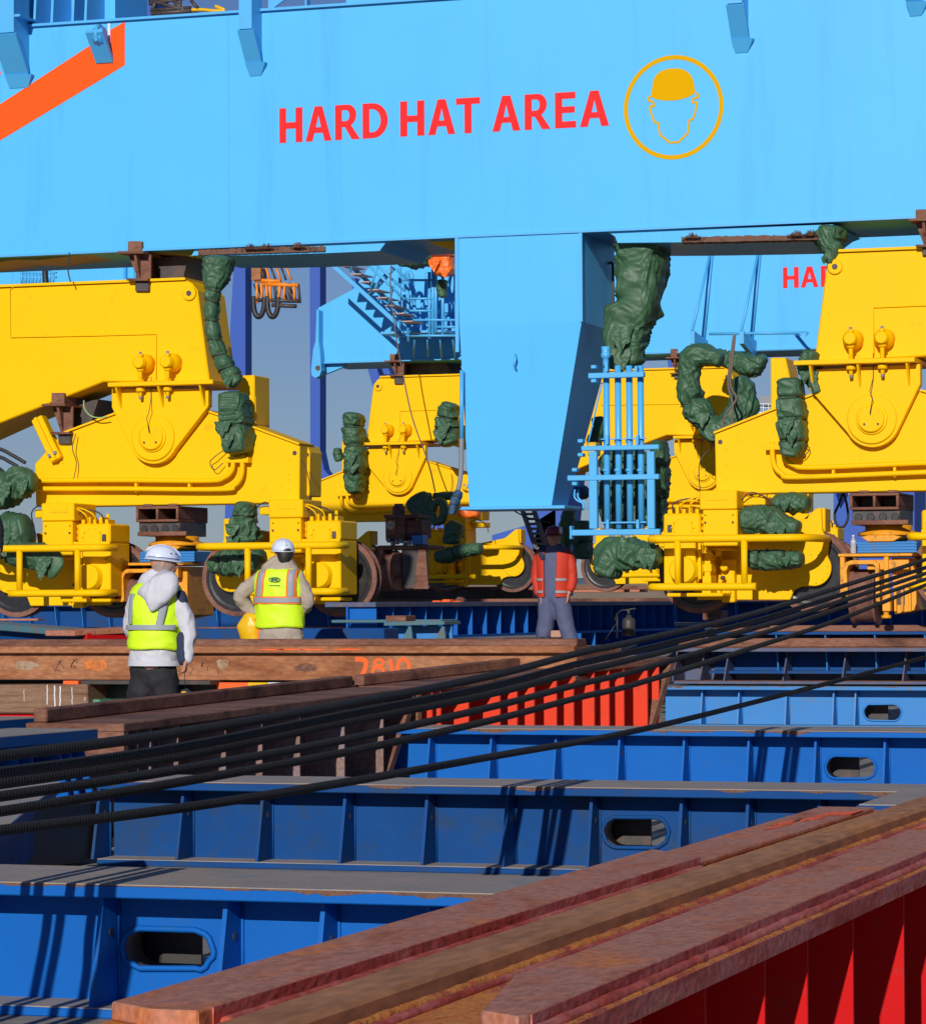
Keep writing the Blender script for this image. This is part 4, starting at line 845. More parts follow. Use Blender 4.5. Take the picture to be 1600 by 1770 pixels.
TL = [
 # label, V, path, kwargs
 ('wide green tarpaulin hanging beside the blue leg down to the pipe rack', 35.15, [(1110, 424, 44, 1.0), (1110, 470, 42, .9), (1106, 520, 38, .8), (1086, 560, 40, .7), (1080, 600, 36, .6), (1082, 628, 32, .5)], dict(seed=2, sq=3.4, amp=.20, freq=2.6, rings=90, ties=())),
 ('dark green wrapped hose curving down the end of the left bogie from the beam', 34.75, [(378, 450, 26, .5), (374, 478, 22, .42), (368, 505, 14, .30), (366, 545, 12, .28), (372, 590, 13, .28), (386, 625, 15, .28), (402, 652, 17, .28), (408, 662, 12, .2)], dict(seed=3, amp=.16, freq=5, rings=110, ties=(.28, .36, .46, .56, .66, .76, .86))),
 ('boxy green wrapped package on the right shoulder of the left bogie', 34.7, [(403, 684, 22, .45), (406, 715, 24, .5), (410, 748, 25, .5), (411, 778, 21, .45)], dict(seed=4, sq=4.5, amp=.17, freq=4, ties=(.55,))),
 ('crumpled green tarpaulin at the left edge above the bumper rail', 34.6, [(-30, 850, 42, .6), (5, 846, 34, .6), (40, 836, 24, .5), (58, 832, 16, .3)], dict(seed=5, amp=.28, freq=3.4)),
 ('green wrapped motor behind the leftmost bumper rail', 34.55, [(-10, 930, 30, .6), (20, 925, 38, .6), (45, 915, 28, .5)], dict(seed=6, amp=.25, freq=3.4)),
 ('loose green sheet corner hanging over the leftmost bumper rail', 34.3, [(25, 955, 24, .4), (60, 962, 22, .3), (84, 970, 26, .2), (98, 985, 20, .12)], dict(seed=7, amp=.2, freq=3, sq=2)),
 ('green wrapped bundle left of the motor cover on the left bogie', 34.7, [(424, 872, 16, .4), (422, 900, 22, .4), (424, 934, 24, .4)], dict(seed=8, amp=.25, freq=4, ties=(.4,))),
 ('low green wrapped motor in front of the black wheel behind the beige worker', 34.5, [(368, 978, 14, .4), (392, 972, 24, .45), (430, 968, 22, .45), (452, 966, 16, .4)], dict(seed=9, amp=.24, freq=4, ties=(.3, .6))),
 ('tall green wrapped stack left of the middle bogie', 55.3, [(612, 718, 16, .6), (611, 740, 17, .7), (614, 768, 18, .7), (615, 800, 17, .7), (614, 830, 16, .7), (615, 850, 12, .6)], dict(seed=10, sq=3.2, amp=.22, freq=3, ties=(.2, .42, .7))),
 ('small green wrapped lamp on the outer arm of the middle bogie', 55.2, [(583, 776, 6, .2), (584, 786, 8, .25), (586, 795, 7, .2)], dict(seed=11, ties=(.5,), rings=24, n=32)),
 ('green wrapped bundle squeezed between the middle bogie and the blue leg', 54.6, [(778, 700, 15, .6), (774, 722, 20, .7), (774, 745, 22, .8), (778, 766, 16, .6)], dict(seed=12, amp=.24, freq=3.4, ties=(.35, .6))),
 ('green tarpaulin draped at the lower right of the middle bogie', 54.6, [(722, 862, 22, .6), (732, 880, 22, .6), (740, 900, 12, .4)], dict(seed=13, amp=.24, freq=3)),
 ('green wrapped coil beside the rusty pump of the middle bogie', 54.4, [(748, 882, 7, .2), (752, 870, 7, .2), (762, 867, 7, .2), (768, 880, 8, .2), (764, 897, 8, .2), (752, 902, 7, .2), (747, 890, 7, .2)], dict(seed=14, amp=.2, freq=6, n=30)),
 ('green strip of tarpaulin at the foot of the blue leg', 54.8, [(752, 858, 7, .3), (775, 857, 8, .4), (795, 856, 7, .3)], dict(seed=15, n=30, rings=30)),
 ('green wrapped hose behind the middle bumper rail', 54.3, [(790, 905, 12, .4), (784, 922, 17, .5), (782, 936, 16, .4)], dict(seed=16, amp=.24, n=36, rings=30)),
 ('low green wrapped motor under the middle bumper rail', 54.2, [(756, 962, 10, .4), (778, 960, 13, .5), (800, 952, 12, .5), (830, 948, 10, .4)], dict(seed=17, amp=.22, n=40, ties=(.5,))),
 ('slender green wrapped package standing on the frame of the right bogie', 34.7, [(1366, 660, 22, .45), (1367, 690, 23, .5), (1369, 725, 25, .5), (1371, 760, 23, .5), (1366, 786, 16, .4)], dict(seed=18, sq=4.2, amp=.17, freq=4, ties=(.25, .5, .75))),
 ('dark green wrapping wedged beside the ledge of the right bogie', 34.9, [(1404, 610, 14, .4), (1398, 632, 20, .4), (1406, 655, 16, .4), (1414, 678, 9, .3)], dict(seed=19, amp=.25, freq=4)),
 ('dark green wrapping under the beam at the outer end of the right bogie', 35.0, [(1438, 398, 28, .6), (1436, 418, 24, .6), (1440, 436, 16, .4), (1430, 452, 10, .3)], dict(seed=20, amp=.25, freq=3.5)),
 ('green wrapped motor mass below the pipe rack', 34.3, [(1050, 992, 22, .5), (1062, 962, 32, .6), (1095, 958, 28, .6), (1128, 962, 24, .6), (1140, 960, 16, .5)], dict(seed=21, amp=.26, freq=3, rings=80)),
 ('green wrapped column behind the right side of the pipe rack', 35.2, [(1140, 765, 12, .5), (1140, 800, 16, .5), (1138, 840, 17, .5), (1136, 885, 15, .5), (1134, 918, 10, .4)], dict(seed=22, amp=.24, freq=4, ties=(.3, .62))),
 ('broad green sheet behind the lower pipes of the rack', 35.5, [(1080, 790, 44, .4), (1082, 840, 46, .4), (1082, 900, 46, .4)], dict(seed=23, amp=.2, freq=3)),
 ('green wrapped block beside the orange jacketed worker', 40.5, [(1006, 905, 16, .5), (1007, 930, 16, .5), (1006, 962, 15, .5)], dict(seed=24, amp=.2, ties=(.6,))),
 ('small green bundle behind the first pipe of the rack', 36.6, [(1034, 724, 12, .3), (1036, 742, 12, .3), (1028, 760, 14, .3), (1022, 775, 8, .2)], dict(seed=25, amp=.25, n=36)),
 ('green wrapped motor above the bumper rail of the right bogie', 34.45, [(1288, 900, 20, .5), (1315, 898, 26, .5), (1345, 906, 22, .5), (1378, 914, 14, .4)], dict(seed=26, amp=.25, freq=3.6, ties=(.55,))),
 ('green wrapped bundle tied with pale tape under the right bogie frame', 34.8, [(1342, 868, 14, .4), (1368, 868, 20, .5), (1394, 872, 16, .4)], dict(seed=27, amp=.25, freq=4)),
 ('low green wrapped motor under the bumper rail of the right bogie', 34.35, [(1292, 965, 16, .4), (1320, 968, 19, .5), (1355, 968, 18, .5), (1384, 966, 14, .4)], dict(seed=28, amp=.22, freq=4, ties=(.3, .7))),
]
for lab, V, path, kw in TL: tarp('tarpaulin', lab, V, path, group=gT, **kw)
# the U shaped hose wrapping of the rear right bogie
tarp('tarpaulin', 'U shaped green wrapped hose hanging in front of the rear right bogie', 53.6, [(1245, 622, 14, .5), (1225, 616, 18, .6), (1198, 618, 22, .6), (1190, 650, 20, .6), (1194, 690, 24, .7), (1215, 722, 24, .7), (1240, 748, 24, .7), (1262, 735, 26, .7), (1282, 705, 26, .7), (1284, 670, 20, .6), (1276, 655, 12, .4)], seed=31, amp=.24, freq=2.6, rings=150, ties=(.42, .52, .62), group=gT)
tarp('tarpaulin', 'torn end of green sheet trailing below the U shaped wrapping', 53.5, [(1258, 745, 16, .4), (1258, 765, 11, .3), (1256, 786, 5, .15)], seed=32, amp=.3, n=36, rings=30, group=gT)
tarp('tarpaulin', 'dark green sheet strung under the second beam, right of the U shape', 54.6, [(1235, 612, 10, .4), (1262, 622, 16, .6), (1300, 632, 20, .6), (1322, 618, 8, .4)], seed=33, amp=.25, group=gT)
tarp('tarpaulin', 'bright orange tarpaulin bundle high between the cage and the blue leg', 53.6, [(770, 416, 19, .7), (770, 435, 19, .8), (770, 455, 20, .8), (772, 470, 19, .7)], m=m_tarpo, seed=34, amp=.13, sq=4, ties=(.5,))
tarp('tarpaulin', 'orange cloth scrap on top of the rear truck below the leg', 54.2, [(796, 884, 8, .3), (810, 888, 9, .3), (826, 888, 7, .3)], m=m_tarpo, seed=35, n=30, rings=24)
tarp('tarpaulin', 'dark green sheet tied over the top of the access cage', 53.9, [(692, 450, 10, .4), (715, 452, 12, .5), (738, 444, 16, .6), (748, 432, 12, .5)], seed=36, amp=.26, group=gT)
tarp('tarpaulin', 'small green bundle among the valves left of the leg', 54.2, [(765, 486, 9, .3), (764, 502, 9, .3), (766, 512, 7, .3)], seed=37, amp=.26, n=32, rings=24, group=gT)
tarp('cloth_wrap', 'blue cloth tied round the hose end at the foot of the leg', V1-.2, [(793, 850, 7, .14), (788, 862, 9, .16), (784, 875, 8, .16), (781, 888, 6, .12)], m=m_tarpb, seed=38, cat='cloth wrap', ties=(.3, .6), n=32, rings=30)
tarp('tarpaulin', 'dark green rag hanging from under the leg in front of the orange jacketed worker', 41.2, [(985, 880, 8, .3), (982, 900, 12, .4), (978, 925, 14, .4), (966, 950, 17, .35), (965, 968, 15, .3)], seed=39, amp=.28, group=gT)
for xs in ((1270, 580), (1266, 580)):
    solo(MB().tube([q2(*p, -3.0) for p in spl([(xs[0], 578), (xs[0]-4, 620), (1262, 665), (1272, 690), (1252, 720), (1244, 780)] if xs[0] > 1268 else [(1268, 580), (1262, 625), (1258, 665), (1266, 700), (1262, 740), (1244, 765), (1240, 790)], 5)], .02, 6), 'lashing_rope', m_rope, 'brown rope tied round the U shaped wrapping, %s' % ('the straighter strand' if xs[0] > 1268 else 'the strand ending in a frayed tail'), 'rope')
# ------------------------------------------------------------------ deck girders along the rail direction
def girder(label, px_front, py_front, z_top, h, left, right, stiff, holes=(), m=m_blue, mtop=m_top, over=.22, wtop=.66, V=None, px_edge=True, group='blue deck girders', rows=True):
    """px_front/py_front: a pixel on the front upper edge of the top flange; left/right pixel ends; stiff pixel positions of stiffener outer edges"""
    V = V or pz(px_front, py_front, z_top).y
    U = lambda px, z=z_top, v=None: (pv(px, 1045, v or V).x)
    u0, u1 = U(left), U(right); zb = z_top-h; tf = .045
    g = thing('deck_girder', label, 'girder', ((u0+u1)/2, V, zb), group)
    part(MB().box(u0, u1, V, V+wtop, z_top-tf, z_top-.004), 'top_flange', m, g, .004)
    part(MB().box(u0+.002, u1-.002, V+.004, V+wtop-.004, z_top-.0035, z_top), 'flange_grime', mtop, g)
    part(MB().box(u0, u1, V, V+wtop, zb, zb+.03), 'bottom_flange', m, g, .004)
    part(MB().box(u0+.002, u1-.002, V+.004, V+wtop-.004, zb+.0305, zb+.034), 'flange_grime', mtop, g)
    # web, cut for the slots
    segs = []; xs = u0
    hs = sorted([(U(a), U(b), c, d) for a, b, c, d in holes])      # slot: px left, px right, py top, py bottom
    vw = V+over
    for a, b, ya, yb in holes:
        pass
    for a, b, ya, yb in sorted(holes):
        pa, pb = pv(a, ya, vw), pv(b, yb, vw); cx = (pa.x+pb.x)/2; hw = (pb.x-pa.x)/2; cz = (pa.z+pb.z)/2; hh = (pa.z-pb.z)/2
        x0, x1 = cx-hw-.08, cx+hw+.08
        part(MB().box(xs, x0, vw, vw+.016, zb+.03, z_top-tf), 'web', m, g)
        sm, hole = MB().slot(x0, x1, zb+.03, z_top-tf, cx, cz, hw, hh, vw, vw+.016); wp = part(sm, 'web', m, g)
        rr = random.Random(int(a)); pts = [(x+rr.uniform(-.004, .004), vw-.006, z+rr.uniform(-.004, .004)) for x, z in hole[:11]+hole[11:]]
        part(MB().tube(pts, .011, 6, closed=True, caps=False), 'slot_weld', m, wp)
        part(MB().box(cx-hw-.25, cx+hw*.05, vw+.26, vw+.275, zb+.034, z_top-tf), 'slot_shade_plate', m_dark, wp)  # dark plate added behind the slot to stand for its shaded inside
        ring = [(cx+(x-cx)*1.0, cz+(z-cz)*1.0) for x, z in hole]
        rb = MB(); n = len(ring); A = [rb.v((x, vw+.016, z)) for x, z in ring]; Bq = [rb.v((x, vw+.15, z)) for x, z in ring]
        A2 = [rb.v((x+(x-cx)*.06, vw+.016, z+(z-cz)*.06)) for x, z in ring]; B2 = [rb.v((x+(x-cx)*.06, vw+.15, z+(z-cz)*.06)) for x, z in ring]
        for i in range(n):
            j = (i+1) % n; rb.face([A[i], A[j], Bq[j], Bq[i]], True); rb.face([A2[i], B2[i], B2[j], A2[j]], True); rb.face([Bq[i], Bq[j], B2[j], B2[i]])
        part(rb, 'slot_lining', mtop, wp); xs = x1
    part(MB().box(xs, u1, vw, vw+.016, zb+.03, z_top-tf), 'web', m, g)
    if rows:
        rr = random.Random(int(V*10)); n_ = int((u1-u0)/.03); low = []; x_ = u0
        for i in range(min(n_, 420)):
            k_ = max(0, noise.noise(Vector((i*.11, V, 0)))-.02)*.035*(.5+rr.random()); low.append((u0+.03*i, z_top-.006-k_))
        part(MB().prism(low+[(x, z_top-.0036) for x, z in low[::-1]], V-.0015, V+.01), 'chipped_edge', m_scale, g)
    # rear web so the girder is a box
    a_ = V+wtop-.16
    if not holes: part(MB().box(u0, u1, a_, a_+.016, zb+.03, z_top-tf), 'web', m, g)
    for px in stiff:
        x = pv(px, 1400, V+.04).x; zt = z_top-tf-.0; z0 = zb+.03
        mb = MB(); ov = over
        # tapered plate in the v-z plane with a drilled hole
        y_t, y_b = V+over*.45, V+.012
        pts = [(vw, zt), (y_t, zt), (y_t, zt-.03), (y_b, z0), (vw, z0)]
        mb.prism(pts, x-.008, x+.008, ax='x')
        s_ = part(mb, 'stiffener', m, g, 0)
        if z_top-zb > .3 and rows:
            part(MB().lathe((x+.0078, V+over*.72, zt-.13), [(.016, 0), (.016, .002)], 12, 'x'), 'drilled_hole', m_dark, s_)
        part(MB().tube([(x+.012, vw-.004, zt), (x+.012, vw-.004, z0)], .006, 5), 'weld_bead', m, s_)
    return g, V
G1, VG1 = girder('nearest bright blue girder at the bottom left, with a long rounded slot in its web', 50, 1525.5, .44, .44, -260, 1300, (-60, 162, 377, 546, 728, 900), holes=((212, 370, 1604, 1677),), m=m_blue, V=None)
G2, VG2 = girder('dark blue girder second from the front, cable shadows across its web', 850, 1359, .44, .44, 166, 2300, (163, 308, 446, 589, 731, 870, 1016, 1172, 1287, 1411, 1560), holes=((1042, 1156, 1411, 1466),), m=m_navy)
G3, VG3 = girder('bright blue girder third from the front, starting where the rusty beam ends', 850, 1259.5, .44, .44, 640, 2400, (738, 845, 957, 1067, 1179, 1291, 1407, 1527), holes=((1426, 1514, 1306, 1347),), m=m_blue)
G4, VG4 = girder('sky blue girder with worn teal top, beneath the dark rusty rail girder', 1350, 1186, .44, .46, 1140, 2500, (1212, 1276, 1358, 1440, 1478), holes=((1492, 1558, 1217, 1246),), m=m_mblue, mtop=m_teal)
# T head of the second girder at the right
p = pz(1480, 1391, .44); mb = MB(); e = pz(1556, 1366, .44)
mb.prism([(p.x, p.y), (p.x+2.2, p.y), (p.x+2.2, VG2+.02), (e.x, VG2+.02)], .39, .436, ax='z'); part(mb, 'end_flange', m_navy, G2)
mb = MB(); mb.prism([(p.x+.01, p.y+.01), (p.x+2.2, p.y+.01), (p.x+2.2, VG2+.02), (e.x+.01, VG2+.02)], .4365, .441, ax='z'); part(mb, 'flange_grime', m_top, G2)
part(MB().box(p.x+.05, p.x+2.2, p.y+.16, p.y+.18, .0, .39), 'web', m_navy, G2)
# rusty rail girder on top of girder 4
G5, VG5 = girder('dark girder with a brown rusted top, lying on the sky blue girder at the right', 1400, 1120, .86, .40, 1163, 2500, (1164, 1211, 1253, 1355, 1457, 1562), m=m_steelb, mtop=m_rust, V=VG4+.02, over=.52, wtop=.9, rows=False)
mb = MB(); u0 = pv(1175, 1100, VG5+.3).x; mb.box(u0, u0+12, VG5+.22, VG5+.34, .861, .96); part(mb, 'rail', m_rust, G5, .01)
# rail girders below the cranes
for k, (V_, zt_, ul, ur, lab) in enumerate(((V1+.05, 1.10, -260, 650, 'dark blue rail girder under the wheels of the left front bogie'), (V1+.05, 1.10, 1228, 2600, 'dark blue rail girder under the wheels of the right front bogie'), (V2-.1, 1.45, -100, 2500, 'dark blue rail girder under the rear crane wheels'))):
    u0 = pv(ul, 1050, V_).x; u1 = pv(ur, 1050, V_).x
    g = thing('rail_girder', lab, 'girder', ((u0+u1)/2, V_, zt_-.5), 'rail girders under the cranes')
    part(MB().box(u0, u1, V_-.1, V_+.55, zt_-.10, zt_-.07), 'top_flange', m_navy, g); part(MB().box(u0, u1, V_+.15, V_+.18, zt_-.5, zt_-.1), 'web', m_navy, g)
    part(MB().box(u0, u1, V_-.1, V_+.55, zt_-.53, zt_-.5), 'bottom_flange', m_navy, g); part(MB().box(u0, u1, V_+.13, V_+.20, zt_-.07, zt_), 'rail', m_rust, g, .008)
    n = int((u1-u0)/.55)
    for i in range(min(n, 60)): x = u0+.2+i*.55; part(MB().prism([(V_+.15, zt_-.1), (V_-.08, zt_-.1), (V_+.02, zt_-.5), (V_+.15, zt_-.5)], x, x+.015, ax='x'), 'stiffener', m_mblue, g)

# ------------------------------------------------------------------ girder with many ribs (running away from the camera)
def away_girder(label, U0, U1, z_top, h, Va, Vb, step, mweb, mflange, ft=.05, group='girders running away from the camera', name='ribbed_girder', over=.30):
    g = thing(name, label, 'girder', ((U0+U1)/2, Va, z_top-h), group)
    part(MB().box(U0, U1, Va, Vb, z_top-ft, z_top), 'top_flange', mflange, g, .004); part(MB().box(U0, U1, Va, Vb, z_top-h, z_top-h+.03), 'bottom_flange', mweb, g)
    part(MB().box(U1-over-.02, U1-over, Va, Vb, z_top-h+.03, z_top-ft), 'web', mweb, g)
    v = Va+.05
    while v < Vb-.03:
        part(MB().box(U1-over, U1-.012, v, v+.014, z_top-h+.03, z_top-ft), 'rib', mweb, g); v += step
    return g
# foreground red girder
UC, UA = -1.60, -2.40; ZR = .62
RG = thing('red_girder', 'large red girder across the bottom right, its top a rusty rail between thick plates', 'girder', (-2, 4.2, -.05))
part(MB().prism([(UA, 5.0), (-1.9, 4.0), (UC, 4.0), (UC, 14.3), (-2.02, 14.3), (-2.02, 11.3), (UA, 11.3)], ZR-.045, ZR, ax='z'), 'top_flange', m_rusto, RG, .004)
part(MB().box(UC-.34, UC-.32, 4.0, 14.3, -.02, ZR-.045), 'web', m_red, RG); part(MB().box(UA+.02, UC, 4.0, 14.3, -.05, -.02), 'bottom_flange', m_red, RG)
part(MB().box(UA+.02, UA+.04, 4.7, 11.2, -.02, ZR-.045), 'web', m_red, RG)
vs_ = [6.45, 6.99, 7.43, 7.96, 8.64]; vv = [5.4, 5.95]+vs_+[8.64+.55*i for i in range(1, 10)]
for v in vv: part(MB().box(UC-.32, UC-.02, v, v+.014, -.02, ZR-.045), 'stiffener', m_red, RG)
def plate(name, pts, z0, z1, m, bev=.004): return part(MB().prism(pts, z0, z1, ax='z'), name, m, RG, bev)
e = pz(1163, 1483, ZR+.03)
plate('pad_plate', [(UA+.01, 5.24), (-2.28, 5.16), (-2.19, 5.16), (-2.19, e.y), (UA+.01, e.y+.25)], ZR+.0005, ZR+.034, m_rustp)
plate('pad_plate', [(UA+.01, e.y+.30), (-2.20, e.y+.05), (-2.20, 11.2), (UA+.01, 11.2)], ZR+.0005, ZR+.016, m_rustp)
plate('pad_plate', [(-1.735, 5.33), (-1.65, 5.27), (-1.64, 5.30), (-1.64, 9.7), (-1.84, 9.7), (-1.84, 5.85)], ZR+.0005, ZR+.03, m_rustp)
plate('pad_plate', [(-1.87, 9.75), (-1.62, 9.75), (-1.62, 14), (-1.87, 14)], ZR+.0005, ZR+.02, m_rustp)
part(MB().box(-2.07, -1.945, 4.3, 14.3, ZR+.0005, ZR+.045), 'rail_bar', m_rail, RG, .01)
def bead(U_, va, vb, r_, m, sd_):
    rr = random.Random(sd_); n = int((vb-va)/.02); pts = []; rad = []
    for i in range(n): pts.append((U_+.004*noise.noise(Vector((i*.07, U_, 0))), va+(vb-va)*i/n, ZR+.002)); rad.append(r_*(1+.18*noise.noise(Vector((i*.35, U_*9, 3)))))
    part(MB().loft(pts, rad, 7), 'weld_bead', m, RG)
bead(-2.178, 5.25, e.y, .012, m_rusts, 1); bead(-1.625, 4.4, 9.7, .012, m_rusts, 2); bead(-1.93, 4.4, 14, .014, m_rusto, 3); bead(-1.905, 4.6, 14, .010, m_rusts, 4)
part(MB().box(UC-.0, UC+.003, 4.0, 14.3, ZR-.045, ZR-.003), 'flange_edge', m_rusts, RG)
part(MB().box(-2.19+.0005, -2.186, 5.22, e.y, ZR+.001, ZR+.033), 'plate_edge', m_rusts, RG); part(MB().box(-1.64+.0005, -1.636, 5.31, 9.7, ZR+.001, ZR+.029), 'plate_edge', m_rusts, RG)
# orange spray dashes on the plates
for (px, py, w_, h_) in ((1345, 1424, 34, 4), (1380, 1418, 44, 5), (1330, 1432, 26, 4), (1420, 1408, 60, 3), (1590, 1432, 26, 3)):
    a = pz(px, py, ZR+.0165); b = pz(px+w_, py-h_, ZR+.0165)
    rr = random.Random(px); N_ = 14
    ptz = [(a.x+(b.x-a.x)*i/N_, a.y+(b.y-a.y)*i/N_-.05-rr.random()*.10) for i in range(N_+1)] + [(a.x+(b.x-a.x)*i/N_, a.y+(b.y-a.y)*i/N_+.05+rr.random()*.10) for i in range(N_, -1, -1)]
    part(MB().prism(ptz, ZR+.021 if px > 1500 else ZR+.0165, ZR+.0225 if px > 1500 else ZR+.018, ax='z'), 'spray_mark', m_osign, RG)
# far blue ribbed girder (bright triangles) behind the legs of the orange jacketed worker
pa = pD(960, 1040, 38.8); Ub = pa.x
bg1 = away_girder('bright blue ribbed girder with triangular sunlit ribs, behind the fire extinguisher', Ub-.55, Ub, pa.z, .39, pD(640, 1050, 32.8).y, pu(1172, 1050, Ub).y, .52, m_blue, m_steelb, group='girders running away from the camera', over=.30)
pa = pD(1240, 1050, 52)
away_girder('short bright blue ribbed girder beneath the front truck of the right bogie', pa.x-.5, pa.x-.05, 1.05, .45, 43, pu(1225, 1060, pa.x).y, .7, m_blue, m_steelb, over=.36)

# ------------------------------------------------------------------ tilted rusty girders in the middle
def tilt_girder(label, A, B, h, wd, ribs, mweb, mfl, rail=True, name='rusty_girder', brace_m=None, ft=.05, ribm=None):
    """A,B: 3-D points on the right top flange edge (near and far end)"""
    A, B = Vector(A), Vector(B); d = (B-A); L_ = d.length; d.normalize(); sx = Vector((-d.y, d.x, 0)).normalized(); upv = Vector((0, 0, 1))
    g = thing(name, label, 'girder', A-upv*h)
    def W(t, s_, z): return A + d*(t*L_) + sx*s_ + upv*z
    def hx(n, t0, t1, s0, s1, z0, z1, m, bev=0): return part(MB().hexa([W(t0, s0, z0), W(t1, s0, z0), W(t1, s1, z0), W(t0, s1, z0), W(t0, s0, z1), W(t1, s0, z1), W(t1, s1, z1), W(t0, s1, z1)]), n, m, g, bev)
    hx('top_flange', 0, 1, 0, wd, -ft, 0, mfl, .006)
    hx('web', .0, 1, .30, .33, -h, -ft, mweb); hx('bottom_flange', .02, .98, 0, wd, -h-.03, -h, mweb)
    if rail: hx('rail', 0, 1, wd*.78, wd*.92, .0005, .085, mfl, .01)
    for t in ribs: hx('rib', t, t+.018/L_, .01, .30, -h, -ft, ribm or mweb)
    # tapered foot plate at the far end
    part(MB().hexa([W(1-.12, 0, -h), W(1-.10, 0, -h), W(1-.10, .3, -h), W(1-.12, .3, -h), W(1.0, 0, -ft), W(1.02, 0, -ft), W(1.02, .3, -ft), W(1.0, .3, -ft)]), 'end_brace', brace_m or mfl, g)
    part(MB().hexa([W(-.0, 0, -h), W(-.0, .0, -ft), W(.0, .3, -ft), W(0, .3, -h), W(.012, 0, -h), W(.012, .0, -ft), W(.012, .3, -ft), W(.012, .3, -h)]), 'end_plate', mfl, g)
    return g
A = pD(214, 1251, 18.8); B = pD(716, 1188, 24.3); B2 = pD(1160, 1136, 28.0)
Aa = A
def tpar(px, P0, P1):
    a = (P0-CAM); b = (P1-CAM); f = lambda t: 800+F*((P0+(P1-P0)*t-CAM).dot(_r))/((P0+(P1-P0)*t-CAM).dot(_f))
    lo, hi = 0., 1.
    for _ in range(40):
        m_ = (lo+hi)/2
        if f(m_) < px: lo = m_
        else: hi = m_
    return lo
tilt_girder('long brown rusted rail girder in front of the worker in the white jacket', A, B, .62, .62, [tpar(x, A, B) for x in (240, 263, 310, 392, 455, 520, 597, 664)], m_rust, m_rust, ribm=rust('dusty_rib_rust', [(.16, .09, .07), (.26, .17, .15), (.20, .17, .24)], 3))
tilt_girder('orange red ribbed girder with a brown top, under the black cables', B+(B2-B)*.012, B2, .72, .62, [tpar(x, B, B2) for x in (742, 757, 806, 861, 891, 921, 960, 990, 1026, 1052, 1078, 1119, 1139)], m_red2, m_rust, name='red_ribbed_girder')
p = pD(100, 1232, 17.6)
# yellow paint patch at the left end of the rail, and blue girder stubs joined to it
d_ = (B-A).normalized(); sx = Vector((-d_.y, d_.x, 0)).normalized()
def stub(label, pts_px, D0, D1, h, m, ribs=()):
    a, b, z = pts_px
    A_ = pD(a[0], a[1], D0); B_ = pD(b[0], b[1], D1); dd = (B_-A_).normalized(); s_ = Vector((-dd.y, dd.x, 0)).normalized()*z; u_ = Vector((0, 0, 1))
    g = thing('girder_stub', label, 'girder', (A_+B_)/2-u_*h, 'blue girder ends at the left')
    part(MB().hexa([A_-u_*.06, B_-u_*.06, B_+s_-u_*.06, A_+s_-u_*.06, A_-u_*.004, B_-u_*.004, B_+s_-u_*.004, A_+s_-u_*.004]), 'top_flange', m, g)
    part(MB().hexa([A_-u_*.0035, B_-u_*.0035, B_+s_-u_*.0035, A_+s_-u_*.0035, A_, B_, B_+s_, A_+s_]), 'flange_grime', m_top, g)
    w0 = A_+s_*.4; w1 = B_+s_*.4; k = s_.normalized()*.02
    part(MB().hexa([w0-u_*h, w1-u_*h, w1+k-u_*h, w0+k-u_*h, w0-u_*.06, w1-u_*.06, w1+k-u_*.06, w0+k-u_*.06]), 'web', m, g)
    for t in ribs:
        q_ = A_+(B_-A_)*t; k2 = dd*.02; part(MB().hexa([q_-u_*h, q_+k2-u_*h, q_+k2+s_*.4-u_*h, q_+s_*.4-u_*h, q_+s_*.16-u_*.06, q_+k2+s_*.16-u_*.06, q_+k2+s_*.4-u_*.06, q_+s_*.4-u_*.06]), 'rib', m_blue, g)
    return g
stub('blue girder end butting the rusty rail girder at the left edge, with small ribs', ((-60, 1279), (169, 1260), .55), 17.0, 18.3, .42, m_navy, (.15, .45, .56, .78, .86, .97))
stub('narrow navy girder end behind the blue one at the left edge', ((-60, 1249), (93, 1239), .35), 18.6, 19.5, .35, m_navy)
# diagonal flange in the dark corner
a = pD(-40, 1475, 12.6); b = pD(108, 1352, 15.6); k = Vector((.30, .08, 0)); u_ = Vector((0, 0, .04))
dgn = thing('diagonal_brace', 'grey topped blue diagonal brace in the dark gap at the lower left', 'brace', (a+b)/2-u_)
part(MB().hexa([a-k-u_, a-u_, b-u_, b-k-u_, a-k, a, b, b-k]), 'flange', m_navy, dgn); part(MB().hexa([a-k, a-.02*k, b-.02*k, b-k, a-k+u_*.05, a-.02*k+u_*.05, b-.02*k+u_*.05, b-k+u_*.05]), 'flange_grime', m_top, dgn)
w_ = k*.5; z_ = Vector((0, 0, .36)); part(MB().hexa([a-w_-z_, a-w_*.9-z_, b-w_*.9-z_, b-w_-z_, a-w_-u_, a-w_*.9-u_, b-w_*.9-u_, b-w_-u_]), 'web', m_navy, dgn)

# ------------------------------------------------------------------ numbered beam 7810
VB7 = pD(500, 1105, 27.3).y
def q7(px, py, dv=0): p = pv(px, py, VB7+dv); return (p.x, p.z)
bm7 = thing('numbered_beam', 'long orange brown beam with 7810 sprayed on its face, between the two workers in lime vests', 'beam', (q7(500, 0)[0], VB7, q7(500, 1176)[1]))
xl, xr = q7(-200, 0)[0], q7(988, 0)[0]
zt, z1_, z2_, z3_, z4_ = q7(500, 1105)[1], q7(500, 1117)[1], q7(500, 1131)[1], q7(500, 1168)[1], q7(500, 1176)[1]
part(MB().prism([(VB7+.02, z1_), (VB7+.05, zt), (VB7+.30, zt), (VB7+.34, z1_)], xl, xr, ax='x'), 'rail_head', m_rust, bm7, .006)
part(MB().box(xl, xr, VB7-.04, VB7+.42, z2_+.01, z1_), 'top_flange', m_rustb, bm7, .004)
part(MB().box(xl, xr, VB7+.03, VB7+.06, z3_, z2_+.01), 'web', m_rustb, bm7)
